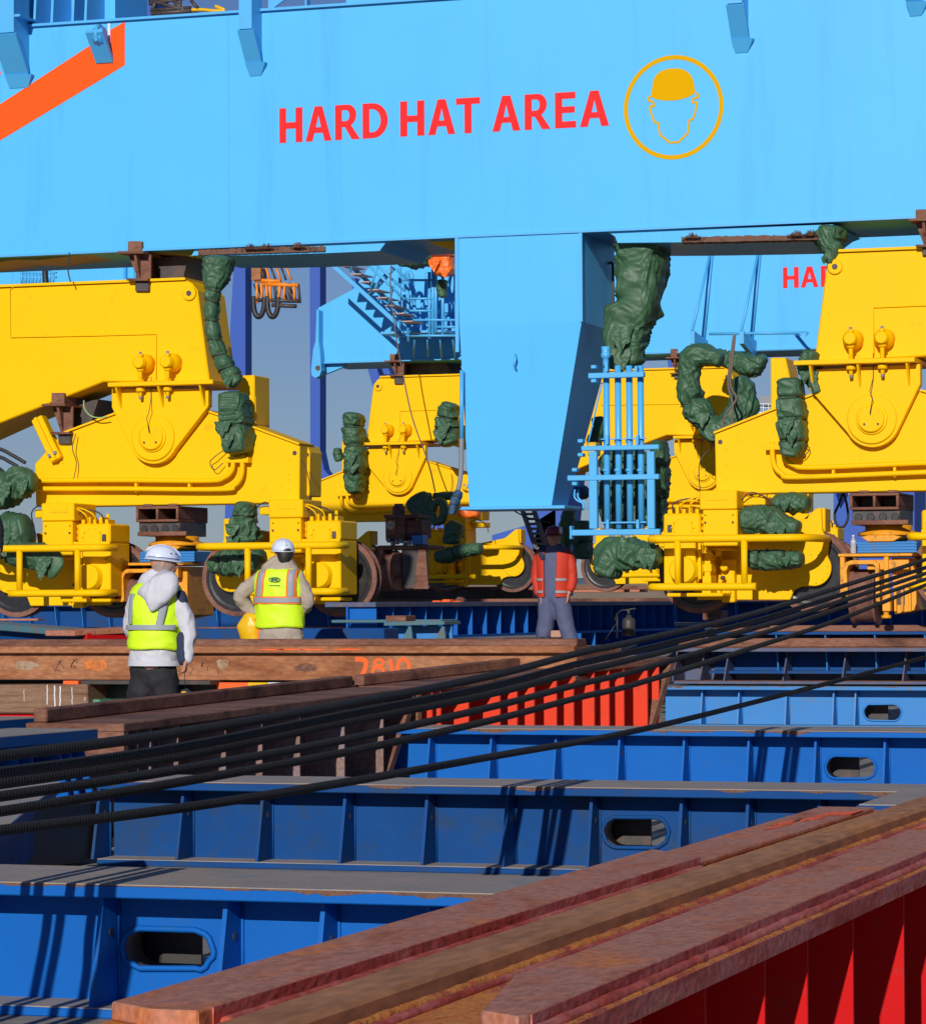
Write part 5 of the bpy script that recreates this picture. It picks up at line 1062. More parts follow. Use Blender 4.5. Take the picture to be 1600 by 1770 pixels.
part(MB().box(xl, xr, VB7-.02, VB7+.42, z4_, z3_), 'bottom_flange', m_rustb, bm7, .004)
pa = pv(614, 1172, VB7+.03)
def stroke(pts, wd, n='sprayed_number', par=bm7, dv=.03):
    P = spl([q7(x, y, dv) for x, y in pts], 6); mb = MB(); ribbon(mb, P, wd, VB7+dv-.003, VB7+dv+.001, False); part(mb, n, m_osign, par)
wd = .032
stroke([(614, 1140), (630, 1141), (632, 1152), (625, 1171)], wd*1.2); 
def oring(cx, cy, rx, ry, wd, dv):
    P = []
    for i in range(22): th = 2*math.pi*i/22; P.append(q7(cx+rx*math.cos(th), cy+ry*math.sin(th), .03))
    mb = MB(); ribbon(mb, P, wd, VB7+.03-dv, VB7+.031, True); part(mb, 'sprayed_number', m_osign, bm7)
oring(655, 1145.5, 7.5, 5.5, .024, .003); oring(653.5, 1161, 9.5, 7.5, .026, .0045); oring(697, 1152.5, 10, 13, .030, .003)
stroke([(674, 1139), (677, 1155), (676, 1168)], wd)
def blotch(cx, cy, rx, ry, m, n, sd_, dv=.03, th=.002, par=bm7, V=VB7):
    rr = random.Random(sd_); pts = []
    for i in range(26):
        th_ = 2*math.pi*i/26; k = rr.uniform(.72, 1.1); p = pv(cx+rx*k*math.cos(th_), cy+ry*k*math.sin(th_), V+dv); pts.append((p.x, p.z))
    part(MB().prism(pts[::-1], V+dv-th, V+dv+.001), n, m, par)
m_blot = mat('sprayed_orange_blotch', (.62, .17, .03), .7, .35, 14, dirt=(.22, .09, .04), dirt_amt=.35, dirt_scale=16)
m_pale = mat('pale_scraped_patch', (.38, .27, .18), .7, .3, 14, dirt=(.2, .09, .04), dirt_amt=.4, dirt_scale=14)
m_brn = mat('dark_stain', (.13, .055, .035), .8, .3, 14, dirt=(.3, .13, .06), dirt_amt=.4, dirt_scale=20)
blotch(166, 1150, 24, 11, m_blot, 'spray_blotch', 1); blotch(44, 1150, 22, 9, m_pale, 'scraped_patch', 2); blotch(530, 1154, 22, 8, m_brn, 'stain', 3); blotch(385, 1148, 12, 9, m_pale, 'scraped_patch', 4)
for x, y in ((470, 1123), (500, 1122.6), (540, 1123), (600, 1122.5)): blotch(x, y, 26, 1.3, m_osign, 'spray_streak', x, -.04)
for i in range(16):
    rr = random.Random(i+50); x = rr.uniform(300, 420) if i % 2 else rr.uniform(75, 130); y = rr.uniform(1136, 1160)
    P = [q7(x+rr.uniform(-5, 5), y+k*rr.uniform(2, 5), .03) for k in range(4)]; mb = MB(); ribbon(mb, P, .008, VB7+.027, VB7+.031, False); part(mb, 'scratch', m_brn, bm7)
# timber under it, left
tb = pv(75, 1205, VB7-.1); g_ = thing('timber_baulk', 'thick weathered timber with white paint drips, under the left end of the numbered beam', 'timber', (tb.x, VB7-.3, pv(0, 1234, VB7-.3).z))
P = [pv(x, y, VB7-.3) for x, y in ((-200, 1186), (151, 1183), (152, 1233), (-200, 1234))]
part(MB().prism([(p.x, p.z) for p in P], VB7-.3, VB7+.3), 'baulk', m_wood, g_, .012)
for x, y0, y1, w_ in ((82, 1184, 1218, 2.2), (95, 1185, 1231, 3), (104, 1186, 1231, 3), (125, 1188, 1229, 1.6), (42, 1192, 1212, 1), (147, 1205, 1212, 1.2)):
    P = [pv(x+random.uniform(-.6, .6), y0+(y1-y0)*i/7, VB7-.3) for i in range(8)]; mb = MB(); ribbon(mb, [(p.x, p.z) for p in P], w_*.0035, VB7-.303, VB7-.299, False); part(mb, 'paint_drip', m_white, g_)
def pbox(name, label, cat, x0, y0, x1, y1, V, d, m, bev=.008, group=None):
    a = pv(x0, y1, V); b = pv(x1, y0, V); return solo(MB().box(a.x, b.x, V, V+d, a.z, b.z), name, m, label, cat, group, bevel=bev)
pbox('red_sheet', 'thin red sheet edge under the weathered timber', 'sheet', -80, 1233.5, 210, 1240, VB7-.25, .4, m_red, .003)
pbox('steel_plate', 'flat dark steel plate resting under the numbered beam behind the white jacketed worker', 'plate', 140, 1177, 363, 1183, VB7-.25, .5, m_dark, .003)
pbox('green_block', 'dark green steel block behind the legs of the white jacketed worker', 'block', 152, 1184, 300, 1240, VB7+.1, .4, mat('dark_green_steel', (.01, .035, .025), .5), .005)
mb = MB(); P = [pv(x, y, VB7-.2) for x, y in ((160, 1209), (170, 1209), (184, 1222), (184, 1240), (160, 1240))]; mb.prism([(p.x, p.z) for p in P], VB7-.2, VB7+.05); solo(mb, 'green_chock', m_green, 'small pale green chock beside the end of the weathered timber', 'chock', bevel=.004)
pbox('orange_marker', 'orange tape strip above the weathered timber', 'marker', 109, 1177, 135, 1183, VB7-.28, .1, m_osign, .002)
bk = thing('striped_block', 'low block painted orange, yellow and white under the numbered beam', 'block', (pv(450, 1195, VB7).x, VB7-.05, pv(0, 1225, VB7).z))
for x0, x1, m, n in ((374, 428, m_osign, 'orange_panel'), (428, 463, m_bundle, 'yellow_panel'), (463, 528, m_white, 'white_panel')):
    a = pv(x0, 1225, VB7-.05); b = pv(x1, 1180, VB7-.05); part(MB().box(a.x, b.x, VB7-.05, VB7+.35, a.z, b.z), n, m, bk, .004)
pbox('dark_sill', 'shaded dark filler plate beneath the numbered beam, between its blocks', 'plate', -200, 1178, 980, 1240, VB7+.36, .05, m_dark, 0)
# ------------------------------------------------------------------ cables
def Ucab(x):
    K = ((-700, -4.38), (-150, -4.43), (0, -4.47), (850, -4.60), (1290, -4.93), (1720, -5.25))
    for a, b in zip(K, K[1:]):
        if x <= b[0]: return a[1]+(b[1]-a[1])*(x-a[0])/(b[0]-a[0])
    return K[-1][1]
ropes = [
 (-4.60, [(-700, 1377), (-350, 1344), (-150, 1322), (0, 1307), (300, 1268), (600, 1217), (850, 1168), (1000, 1129), (1100, 1108), (1300, 1061), (1450, 1015), (1600, 967), (1720, 925)], .0178),
 (-4.64, [(-700, 1407), (-350, 1374), (-150, 1352), (0, 1336), (300, 1294), (600, 1235), (850, 1186), (1000, 1147), (1100, 1125), (1300, 1075), (1450, 1029), (1600, 981), (1720, 940)], .0178),
 (-4.70, [(-700, 1427), (-350, 1394), (-150, 1372), (0, 1355), (300, 1309), (600, 1248), (850, 1199), (1000, 1161), (1100, 1138), (1300, 1087), (1450, 1040), (1600, 991), (1720, 950)], .0178),
 (-4.92, [(-700, 1449), (-350, 1416), (-150, 1394), (0, 1377), (300, 1332), (600, 1278), (850, 1222), (1000, 1183), (1100, 1159), (1300, 1100), (1450, 1052), (1600, 1001), (1720, 958)], .0178),
 (-4.98, [(-700, 1475), (-350, 1442), (-150, 1420), (0, 1403), (300, 1354), (600, 1300), (850, 1245), (1000, 1206), (1100, 1182), (1300, 1120), (1450, 1071), (1600, 1011), (1720, 966)], .0178),
 (-4.80, [(-700, 1507), (-350, 1474), (-150, 1452), (0, 1436), (326, 1395), (600, 1352), (850, 1308), (1100, 1263), (1350, 1202), (1600, 1136), (1720, 1100)], .0178),
]
RL = ('topmost thick black cable, crossing in front of the white jacketed worker', 'second black cable from the top of the bundle', 'third black cable, in the middle of the bundle', 'fourth black cable from the top, in shade on the left', 'lowest cable of the tight bundle', 'single black cable sagging lowest, apart from the bundle')
for (U_, P, r_), lab in zip(ropes, RL):
    pts = spl([tuple(pu(x, y, U_+4.75+Ucab(x))) for x, y in P], 26); mb = MB()
    mb.loft(pts, r_, 12)
    me_faces = list(mb.bm.faces); uvl = mb.bm.loops.layers.uv.new('UVMap')
    cum = [0]
    for a, b in zip(pts, pts[1:]): cum.append(cum[-1]+(Vector(a)-Vector(b)).length)
    mb.bm.verts.index_update(); mb.bm.verts.ensure_lookup_table()
    for f in mb.bm.faces:
        ids = [l.vert.index for l in f.loops]
        if len(ids) != 4: continue
        ks = [i % 12 for i in ids]; wrap = max(ks)-min(ks) > 6
        for l in f.loops:
            i = l.vert.index; k = i % 12; kk = k+12 if (wrap and k < 6) else k
            l[uvl].uv = (cum[i//12]*26.7, kk/12*1.885)
    solo(mb, 'steel_cable', m_cable, lab, 'cable', 'black steel cables')
pbox('shade_mat', 'black mat standing for the shade over the gap at the lower left, left of the dark blue girder', 'mat', -200, 0, 1, 1, 1, 1, m_black) if 0 else None
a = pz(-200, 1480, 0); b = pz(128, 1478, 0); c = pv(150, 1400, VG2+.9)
solo(MB().prism([(a.x-1, VG1+.8), (b.x, VG1+.8), (b.x, VG2+.1), (c.x, VG2+2.6), (a.x-1, VG2+2.6)], .004, .02, ax='z'), 'shade_mat', m_black, 'black mat standing for the shade in the gap at the lower left', 'mat')  # black sheet laid over the ground in place of the gap's shade
solo(MB().box(a.x-1, pv(150, 1400, VG2).x, VG1+3.0, VG2+.12, .021, .33), 'shade_block', m_black, 'low black block standing for the shade behind the diagonal brace at the lower left', 'block', bevel=.01)  # added black box, its colour stands for shade in the gap
# ------------------------------------------------------------------ jacking frames, trolleys, pump under the bogies
def make_jack(label):
    o = Vector((0, 0, 0)); t = thing('jacking_frame', label, 'jacking frame', (0, 0, 0), 'brown jacking frames under the bogies')
    def X(px, dy): return (pv(px, 880, V1+dy).x-HRr.x)
    def Z(py, dy=0): return pv(1511, py, V1+dy).z-HRr.z
    def P(b, n, m, bev=.006, par=None): return part(b, n, m, par or t, bev, True)
    x0, x1 = X(1468, 0), X(1553, 0); zt, zb = Z(852), Z(881); xm = (x0+x1)/2; th = .03
    P(MB().box(x0, x1, 0, .9, zt-th, zt), 'frame_plate', m_rust); P(MB().box(x0, x1, 0, .9, zb, zb+th), 'frame_plate', m_rust)
    for x in (x0, xm-.015, x1-.03): P(MB().box(x, x+.03, 0, .9, zb+th, zt-th), 'divider', m_rust)
    P(MB().box(x0+.03, x1-.03, .5, .52, zb+th, zt-th), 'back_plate', m_dark)
    for dx in (.1, .42): P(MB().box(x0+dx, x0+dx+.12, -.01, .1, zt, zt+.03), 'shim', m_rust)
    z2 = Z(907); b = MB(); n = 4; P(MB().box(x0+.02, x1, .05, .85, z2, zb-.0), 'bearing_block', m_dark)
    for k in range(n): xx = x0+.09+k*.135; P(MB().lathe((xx, .035, z2+.085), [(.045, .0), (.045, .012)], 14), 'block_bore', m_black)
    P(MB().box(x0+.02, x1+.1, .0, .049, z2, z2+.05), 'lower_lip', m_rust)
    z3 = Z(925); z4 = Z(936)
    P(MB().lathe(((x0+x1)/2+.08, .42, z3), [(.34, 0), (.34, .03), (.26, .06), (.26, z2-z3)], 28, 'z'), 'turntable', m_yel2, 0)
    P(MB().prism([(x0+.12, z3-.02), (x0+.2, z3), (x1-.07, z3), (x1+.02, z3-.02), (x1-.07, z4), (x0+.2, z4)], .02, .7), 'turntable_rim', m_yel2)
    z5 = Z(956); b_ = P(MB().box(x0+.04, x1+.18, .05, .8, z5, z4-.0), 'packing_stack', m_mblue)
    m_sl = m_teal
    for k in range(4): zz = z5+(z4-z5)*k/4; P(MB().box(x0+.03, x1+.19, .04, .05, zz+.004, zz+(z4-z5)/4-.008), 'packing_strip', m_mblue, .003, b_)
    return t
JK = make_jack('brown jacking frame with two square openings under the right bogie'); JK.location = (HRr.x, V1, HRr.z)
def make_trolley(label):
    t = thing('transfer_trolley', label, 'trolley', (0, 0, 0), 'yellow wheeled trolleys under the bogies')
    def X(px, dy=-.2): return (pv(px, 1000, V1+dy).x-HRr.x)
    def Z(py, dy=-.2): return pv(1480, py, V1+dy).z-HRr.z
    def P(b, n, m, bev=.006, par=None): return part(b, n, m, par or t, bev, True)
    P(MB().box(X(1448), X(1583), -.2, .9, Z(962), Z(957)), 'table', m_yel2)
    for x0, x1 in ((1451, 1459), (1527, 1535)): P(MB().box(X(x0), X(x1), -.19, -.1, Z(1025 if x0 < 1500 else 1040), Z(962)), 'post', m_yel2)
    pts = [(X(1462), Z(1030)), (X(1460), Z(985)), (X(1464), Z(975)), (X(1472), Z(972)), (X(1510), Z(972)), (X(1516), Z(977)), (X(1517), Z(1040))]
    mb = MB(); ribbon(mb, pts, .045, -.22, .15, False); P(mb, 'fork', m_yel2, .004)
    xc = (X(1462)+X(1509))/2; zc = (Z(978)+Z(1081))/2; r = (Z(978)-Z(1081))/2
    wh = P(MB().lathe((xc-.14, .15, zc), [(r*.5, 0), (r, .0), (r, .03), (r*.9, .045), (r*.9, .24), (r, .255), (r, .285), (r*.5, .285)], 40, 'x'), 'wheel', m_tread, 0)
    P(MB().box(X(1524), X(1538), -.2, -.08, Z(1057), Z(1019)), 'jack_cylinder', m_yel2); c = X(1529)
    P(MB().lathe((c, -.14, Z(1069)), [(.055, 0), (.055, .03), (.03, .035), (.03, .08)], 16, 'z'), 'jack_screw', m_yel2, 0)
    P(MB().prism([(X(1540, 0), Z(965, 0)), (X(1583, 0), Z(965, 0)), (X(1583, 0), Z(1055, 0)), (X(1545, 0), Z(1062, 0))], .0, .8), 'body', m_yel2)
    for x in (1544, 1556, 1569): P(MB().box(X(x, -.05), X(x, -.05)+.03, -.05, .0, Z(1058), Z(1020)), 'body_rib', m_yel2)
    P(MB().box(X(1549, 0), X(1549, 0)+.09, -.004, 0, Z(1046), Z(1018)), 'square_opening', m_dark, 0)
    P(MB().box(X(1550, 0)-.3, X(1575, 0)+.0, -.15, -.05, Z(985), Z(968)), 'bracket', m_yel2)
    return t
TR = make_trolley('yellow trolley with a rusty wheel under the right bogie, water bottle on it'); TR.location = (HRr.x, V1, HRr.z)
j2 = copy_tree(JK); j2.location = (HL.x-.0, V1, HL.z); tag(j2, 'brown jacking frame under the left bogie, above the white helmet of the nearer worker')
t2 = copy_tree(TR); t2.location = (HL.x-.07, V1, HL.z); tag(t2, 'yellow trolley with a rusty wheel beside the white jacketed worker')
# water bottle
c = pv(1474.5, 957, V1-.12); bt = thing('water_bottle', 'clear plastic water bottle standing on the yellow trolley', 'bottle', c)
m_pet = mat('clear_plastic', (.75, .76, .80), .12, .02, 5); m_pet.node_tree.nodes['Principled BSDF'].inputs['Transmission Weight'].default_value = .55
part(MB().lathe(c, [(.026, 0), (.031, .01), (.031, .06), (.028, .08), (.031, .10), (.031, .135), (.012, .175), (.012, .185)], 18, 'z'), 'bottle_body', m_pet, bt); part(MB().lathe(c+Vector((0, 0, .185)), [(.014, 0), (.014, .018)], 14, 'z'), 'cap', m_white, bt)
# hanging black cable loop, right
solo(MB().tube([q_ for q_ in [tuple(pv(x, y, V1+.6)) for x, y in spl([(1457, 850), (1450, 870), (1442, 890), (1447, 908), (1458, 910), (1465, 895), (1463, 872), (1457, 850)], 6)]], .014, 8), 'cable_loop', m_black, 'black cable loop hanging beneath the right bogie frame', 'cable')
for k, (P_, lab) in enumerate((([(0, 776), (20, 786), (44, 800)], 'upper short black hose at the left edge above the green sheet'), ([(0, 790), (16, 798), (30, 806)], 'lower short black hose at the left edge above the green sheet'))):
    solo(MB().tube([tuple(pv(x, y, V1-.2)) for x, y in spl([(-40, P_[0][1]-10)]+P_, 5)], .022, 8), 'hose', m_black, lab, 'hose')
solo(MB().tube([tuple(pv(x, y, V1-.15)) for x, y in spl([(145, 692), (146, 706), (156, 718), (170, 722), (185, 720)], 6)], .008, 6), 'cord', mat('pale_green_cord', (.3, .5, .2), .7), 'pale green cord looped beside the brown bracket under the sloping arm', 'cord')
solo(MB().tube([tuple(pv(x, y, V1-.2)) for x, y in spl([(120, 436), (119, 450), (118, 470), (122, 487)], 6)], .008, 6), 'wire', m_black, 'thin dark wire dropping from the crane beam to the left bogie', 'wire')
# black stubs on the outer end of left bogie
# rusty pump trolley in the middle
VP = 44.0
def P3(px, py, dv=0): p = pv(px, py, VP+dv); return (p.x, p.z)
pu_ = thing('pump_trolley', 'rusty brown pump unit on small wheels, left of the middle truck', 'pump unit', (P3(710, 0)[0], VP, P3(700, 1022)[1]))
def pb(n, x0, y0, x1, y1, d0, d1, m, bev=.01, par=None):
    a = P3(x0, y1, d0); b = P3(x1, y0, d0); return part(MB().box(a[0], b[0], VP+d0, VP+d1, a[1], b[1]), n, m, par or pu_, bev)
pb('gear_housing', 666, 893, 700, 935, 0, .5, m_rust); pb('housing_lid', 663, 889, 722, 896, -.03, .55, m_rust, .006); pb('motor_block', 700, 899, 728, 930, .05, .5, m_rust)
c = P3(681, 882); part(MB().lathe((c[0], VP+.2, c[1]-.12), [(.10, 0), (.10, .06), (.09, .07), (.09, .17), (.06, .2), (.06, .22)], 18, 'z'), 'filter_pot', m_rust, pu_)
c = P3(675, 908, -.02); dl = part(MB().lathe((c[0], VP-.03, c[1]), [(.06, 0), (.065, .0), (.065, .03)], 20), 'gauge', mat('pale_gauge', (.55, .38, .28), .5), pu_); part(MB().box(c[0]-.005, c[0]+.04, VP-.034, VP-.031, c[1]-.005, c[1]+.005), 'needle', m_black, dl)
c0_ = P3(675, 915, -.01)
pb('gauge_panel', 666, 898, 684, 924, -.02, -.0, m_rustb, .004)
pb('base_frame', 652, 942, 738, 950, -.1, .7, m_rust); pb('side_plate', 694, 950, 738, 1018, -.08, .0, m_dark); pb('end_plate', 652, 950, 660, 975, -.1, .4, m_rust)
part(MB().prism([P3(724, 950, -.1), P3(736, 950, -.1), P3(741, 1018, -.1), P3(716, 1018, -.1)][::-1], VP-.12, VP-.08), 'stay', m_rust, pu_)
c = P3(669, 986, .2); part(MB().lathe((c[0]-.12, VP+.2, c[1]), [(.12, 0), (.29, 0), (.29, .03), (.26, .045), (.26, .22), (.29, .24), (.29, .27), (.12, .27)], 32, 'x'), 'wheel', m_tread, pu_)
pb('bracket', 677, 955, 692, 1006, -.1, .1, m_rust); pb('orange_jack', 683, 1000, 693, 1020, -.14, -.02, m_rustb, .004)
for i in range(6): pb('hose_fitting', 668+i*7, 930+(i*5) % 7, 673+i*7, 938+(i*5) % 7, -.08, 0, m_grey, .004)
pb('blue_pot', 711, 925, 730, 942, -.05, .2, m_mblue, .01)
# pale blue stool and plates in the middle distance
VSx = pD(715, 1075, 31.5).y
def s4(px, py, dv=0): p = pv(px, py, VSx+dv); return (p.x, p.z)
stl = thing('support_stool', 'pale blue steel stool with sloped legs, just above the sprayed number', 'support', (s4(715, 0)[0], VSx, s4(715, 1106)[1]))
part(MB().prism([s4(663, 1082), s4(768, 1080), s4(768, 1074), s4(663, 1076)], VSx, VSx+.5), 'top_plate', m_teal, stl, .004); part(MB().prism([s4(666, 1118), s4(770, 1118), s4(768, 1082), s4(663, 1083)], VSx+.22, VSx+.24), 'web', m_mblue, stl)
for x in (700, 757): part(MB().prism([s4(x+8, 1083, .05), s4(x+12, 1083, .05), s4(x+16, 1118, .05), s4(x-10, 1118, .05)][::-1], VSx+.02, VSx+.05), 'leg', m_teal, stl)
pbox('rust_block', 'small brown block lying on the pale blue stool', 'block', 666, 1064, 701, 1074, VSx+.05, .3, m_rust)
pbox('plank', 'worn plank ending at the pale blue stool, behind the second worker', 'plank', 572, 1071, 764, 1077, VSx+.55, .5, m_teal)
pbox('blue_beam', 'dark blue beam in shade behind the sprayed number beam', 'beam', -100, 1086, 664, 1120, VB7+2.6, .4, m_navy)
# left small stuff: teal rail, red plate
def tilt_bar(name, label, cat, A, B, wd, h, m, bev=.006):
    A, B = Vector(A), Vector(B); d = (B-A).normalized(); sx = Vector((-d.y, d.x, 0)).normalized()*wd; u = Vector((0, 0, h))
    return solo(MB().hexa([A-u, B-u, B+sx-u, A+sx-u, A, B, B+sx, A+sx]), name, m, label, cat, bevel=bev)
tilt_bar('teal_beam', 'worn teal beam sloping down at the left edge behind the numbered beam', 'beam', pD(-60, 1074, 30), pD(140, 1090, 29), .4, .06, m_teal)
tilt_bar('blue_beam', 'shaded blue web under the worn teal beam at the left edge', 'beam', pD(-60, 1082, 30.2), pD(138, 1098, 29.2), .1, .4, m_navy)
for i, x in enumerate((22, 80)): pbox('rib_plate', '%s pale blue rib below the worn teal beam' % ('left' if i == 0 else 'right'), 'rib', x, 1086, x+4, 1106, 27.1, .02, m_mblue, 0)
tilt_bar('red_beam', 'dull red beam pointing at the white jacketed worker from the left', 'beam', pD(128, 1090, 28.5), pD(330, 1080, 29.5), .4, .05, m_rustp)
tilt_bar('red_web', 'shaded red plate below the dull red beam', 'plate', pD(150, 1094, 28.6), pD(330, 1086, 29.6), .05, .5, m_red)
pbox('pink_post', 'small pinkish red post below the dull red beam, left of the white jacketed worker', 'post', 188, 1089, 197, 1106, 27.0, .1, m_red2)
tilt_bar('orange_plate', 'flat plate with orange sprayed end, upper left of the worn teal beam', 'plate', pD(-60, 1070, 32.5), pD(66, 1069.5, 32.5), .4, .02, m_rustp)
pbox('spray_patch', 'bright orange sprayed end of the flat plate at the left', 'plate', 42, 1069.5, 68, 1073, 30.2, .02, m_osign, 0)
# platform planks behind (where the orange jacketed worker stands)
def slab(name, label, pts, Z, th, m, cat='platform'):
    P = [pz(x, y, Z) for x, y in pts]; return solo(MB().prism([(p.x, p.y) for p in P], Z-th, Z, ax='z'), name, m, label, cat, bevel=.005)
slab('timber_platform', 'brown timber platform under the feet of the orange jacketed worker', [(858, 1114), (972, 1112), (976, 1102), (872, 1102)], .93, .07, m_rust)
slab('steel_platform', 'grey green steel platform under the fire extinguisher', [(976, 1134), (1046, 1128), (1175, 1088), (1120, 1086), (985, 1110)], .77, .05, m_top)
slab('blue_platform', 'worn teal plate between the cables and the fire extinguisher', [(1040, 1118), (1120, 1112), (1270, 1076), (1175, 1079)], .66, .03, m_teal)
slab('deck_platform', 'low brown deck below the left part of the right bogie', [(1180, 1098), (1330, 1098), (1600, 1080), (1380, 1074), (1200, 1078)], .58, .05, m_rust)
slab('timber_deck', 'worn timber deck edge under the right trolley', [(1330, 1094), (1400, 1104), (1640, 1095), (1640, 1078), (1400, 1082)], .62, .06, m_wood)
pbox('brick', 'pinkish broken brick near the feet of the orange jacketed worker', 'brick', 951, 1090, 969, 1102, 36.4, .15, mat('brick_pink', (.45, .25, .18), .8))
pbox('brick', 'second broken brick at the right end of the ribbed blue girder', 'brick', 1148, 1072, 1160, 1080, 45, .2, mat('brick_pale', (.5, .32, .25), .8))
pbox('rust_block', 'brown block with white top in front of the far blue ribs, under the right bogie', 'block', 1214, 1055, 1246, 1072, 43, .4, m_rust)
pbox('paper_cup', 'small white scrap among the cables under the right bogie', 'litter', 1311, 1067, 1321, 1073, 33.2, .06, m_white)
for i, (x, y) in enumerate(((745, 1042), (762, 1040), (780, 1043))): pbox('orange_rag', ('left', 'middle', 'right')[i]+' crumpled orange rag on the blue girder behind the middle wheels', 'rag', x, y-4, x+16, y+3, 42.3+i*.1, .2, m_osign, .02)
pbox('brown_helmet', 'small brown lump beside the orange rags', 'lump', 784, 1032, 799, 1045, 42.6, .2, m_rust, .04)
pbox('brown_beam', 'long brown beam on the deck behind the middle wheels', 'beam', 640, 1012, 1150, 1022, 60, .6, m_rust)
pbox('red_beam', 'thin red beam on the deck between the rear trucks', 'beam', 860, 1019, 1110, 1025, 59, .4, m_rustp)
pbox('dark_girder', 'dark girder in shade behind the middle wheels', 'girder', 640, 1020, 920, 1045, 57.4, .5, m_dark)
# fire extinguisher with hose on a stand
VE = pD(1087, 1090, 39.3).y
def se(px, py, dv=0): p = pv(px, py, VE+dv); return Vector((p.x, VE+dv, p.z))
b = se(1086.5, 1099); fe = thing('fire_extinguisher', 'black gas cylinder like a fire extinguisher standing on the grey green platform', 'extinguisher', b)
part(MB().lathe(b, [(.075, 0), (.08, .01), (.08, .17), (.07, .205), (.035, .225), (.03, .25)], 20, 'z'), 'cylinder', m_dark, fe); part(MB().tube([b+Vector((0, 0, .25)), b+Vector((.0, 0, .32))], .018, 8), 'valve', m_dark, fe)
part(MB().tube([b+Vector((-.06, 0, .31)), b+Vector((.09, 0, .33))], .01, 6), 'handle', m_dark, fe)
part(MB().tube(spl([tuple(b+Vector(v_)) for v_ in ((0, 0, .3), (-.08, -.02, .31), (-.14, -.02, .26), (-.17, -.02, .18))], 5), .008, 6), 'hose', m_black, fe)
pst = thing('short_post', 'thin black post with a leaning stay, left of the extinguisher', 'post', se(1066, 1102)); part(MB().tube([se(1066.5, 1103), se(1066.5, 1060)], .014, 8), 'post', m_black, pst); part(MB().tube([se(1046, 1106), se(1064, 1079)], .008, 6), 'stay', m_black, pst)
# ladder under the leg
VL = 60.
ld = thing('ladder', 'grey ladder leaning behind the orange jacketed worker, below the foot of the blue leg', 'ladder', pv(935, 1010, VL))
for x in (0, 20): part(MB().tube([pv(902+x, 880, VL), pv(926+x*.9, 948, VL)], .05, 6), 'rail', m_grey, ld)
for i in range(9): t = i/8; part(MB().tube([pv(902+24*t, 880+68*t, VL), pv(922+22*t, 880+68*t, VL)], .03, 6), 'rung', m_grey, ld)
solo(MB().tube([tuple(pv(x, y, 50)) for x, y in spl([(880, 878), (905, 892), (930, 900), (950, 903)], 5)], .012, 6), 'wire', m_black, 'slack dark wire below the foot of the blue leg', 'wire')
# ------------------------------------------------------------------ pipe rack
VR = V1-.25
def rk(px, py, dv=0): p = pv(px, py, VR+dv); return (p.x, p.z)
rackt = thing('pipe_rack', 'light blue rack of four vertical pipes and flat bars beside the blue leg', 'pipe rack', (rk(1080, 0)[0], VR, rk(1080, 927)[1]))
def rbar(x0, y0, x1, y1, n='cross_bar', d0=0, d1=.08): a = rk(x0, y1, d0); b = rk(x1, y0, d0); return part(MB().box(a[0], b[0], VR+d0, VR+d1, a[1], b[1]), n, m_lblue2, rackt, .006)
rbar(1016, 642, 1112, 654); rbar(1004, 768, 1138, 779); rbar(980, 819, 1138, 831); rbar(985, 914, 1140, 926)
rbar(1018, 780, 1031, 914, 'post', .01, .075); rbar(1118, 780, 1130, 914, 'post', .01, .075); rbar(984, 909, 987.5, 932, 'end_lug', -.01, .1)
for i, x in enumerate((1047.5, 1067.5, 1087, 1106.5)):
    a = rk(x, 632, .16); b = rk(x+2, 914, .16)
    part(MB().cyl((a[0], VR+.16, a[1]), (b[0], VR+.16, b[1]), .037, 18), 'pipe', m_lblue2, rackt)
    for y in (652, 765, 815): c = rk(x, y, .16); part(MB().lathe((c[0], VR+.16, c[1]), [(.041, 0), (.041, .03)], 18, 'z'), 'pipe_clamp', m_lblue2, rackt)
for y in (756, 901): a = rk(1036, y+4, .05); b = rk(1115, y, .05); part(MB().box(a[0], b[0], VR+.085, VR+.11, a[1], b[1]), 'clamp_strip', m_lblue2, rackt, .003)
for x, y0, y1 in ((1045, 752, 768), (1097, 752, 768), (1046, 898, 914), (1098, 898, 914), (1095, 632, 642), (1044, 625, 642)): a = rk(x, y1); b = rk(x+5, y0); part(MB().box(a[0], b[0], VR+.02, VR+.08, a[1], b[1]), 'lug', m_lblue2, rackt, .003)
c = rk(1046, 634, .1); part(MB().lathe((c[0], VR+.12, c[1]), [(.03, 0), (.035, .05), (.035, .1), (.055, .11), (.055, .15), (.045, .16), (.05, .19), (.05, .23)], 16, 'z'), 'fitting', m_lblue2, rackt)
for x, y in ((1026, 640), (1003, 768), (993, 818)):
    for dy in (-6, 18): c = rk(x, y+dy); part(MB().box(c[0]-.03, c[0]+.03, VR-.02, VR+.1, c[1]-.02, c[1]+.02), 'clamp_bolt', m_lblue2, rackt, .006)
part(MB().tube([tuple((rk(x, y)[0], VR+.15, rk(x, y)[1])) for x, y in spl([(1034, 660), (1028, 685), (1010, 765)], 4)], .010, 6), 'thin_pipe', m_lblue2, rackt)
for dx in (0, 6): part(MB().tube([(rk(x+dx, y)[0], VR+.2, rk(x, y)[1]) for x, y in spl([(985, 845), (984, 858), (990, 865), (998, 869), (1000, 880)], 4)], .012, 6), 'thin_pipe', m_lblue2, rackt)
pbox('control_valve', 'dark valve body between the foot of the leg and the pipe rack', 'valve', 988, 838, 1006, 862, V1+.1, .3, m_navy, .03)
part(MB().box(rk(1010, 0, .5)[0], rk(1016, 0, .5)[0]+.06, VR+.5, VR+.7, rk(0, 808, .5)[1], rk(0, 786, .5)[1]), 'yellow_tag', m_bundle, rackt, .01)
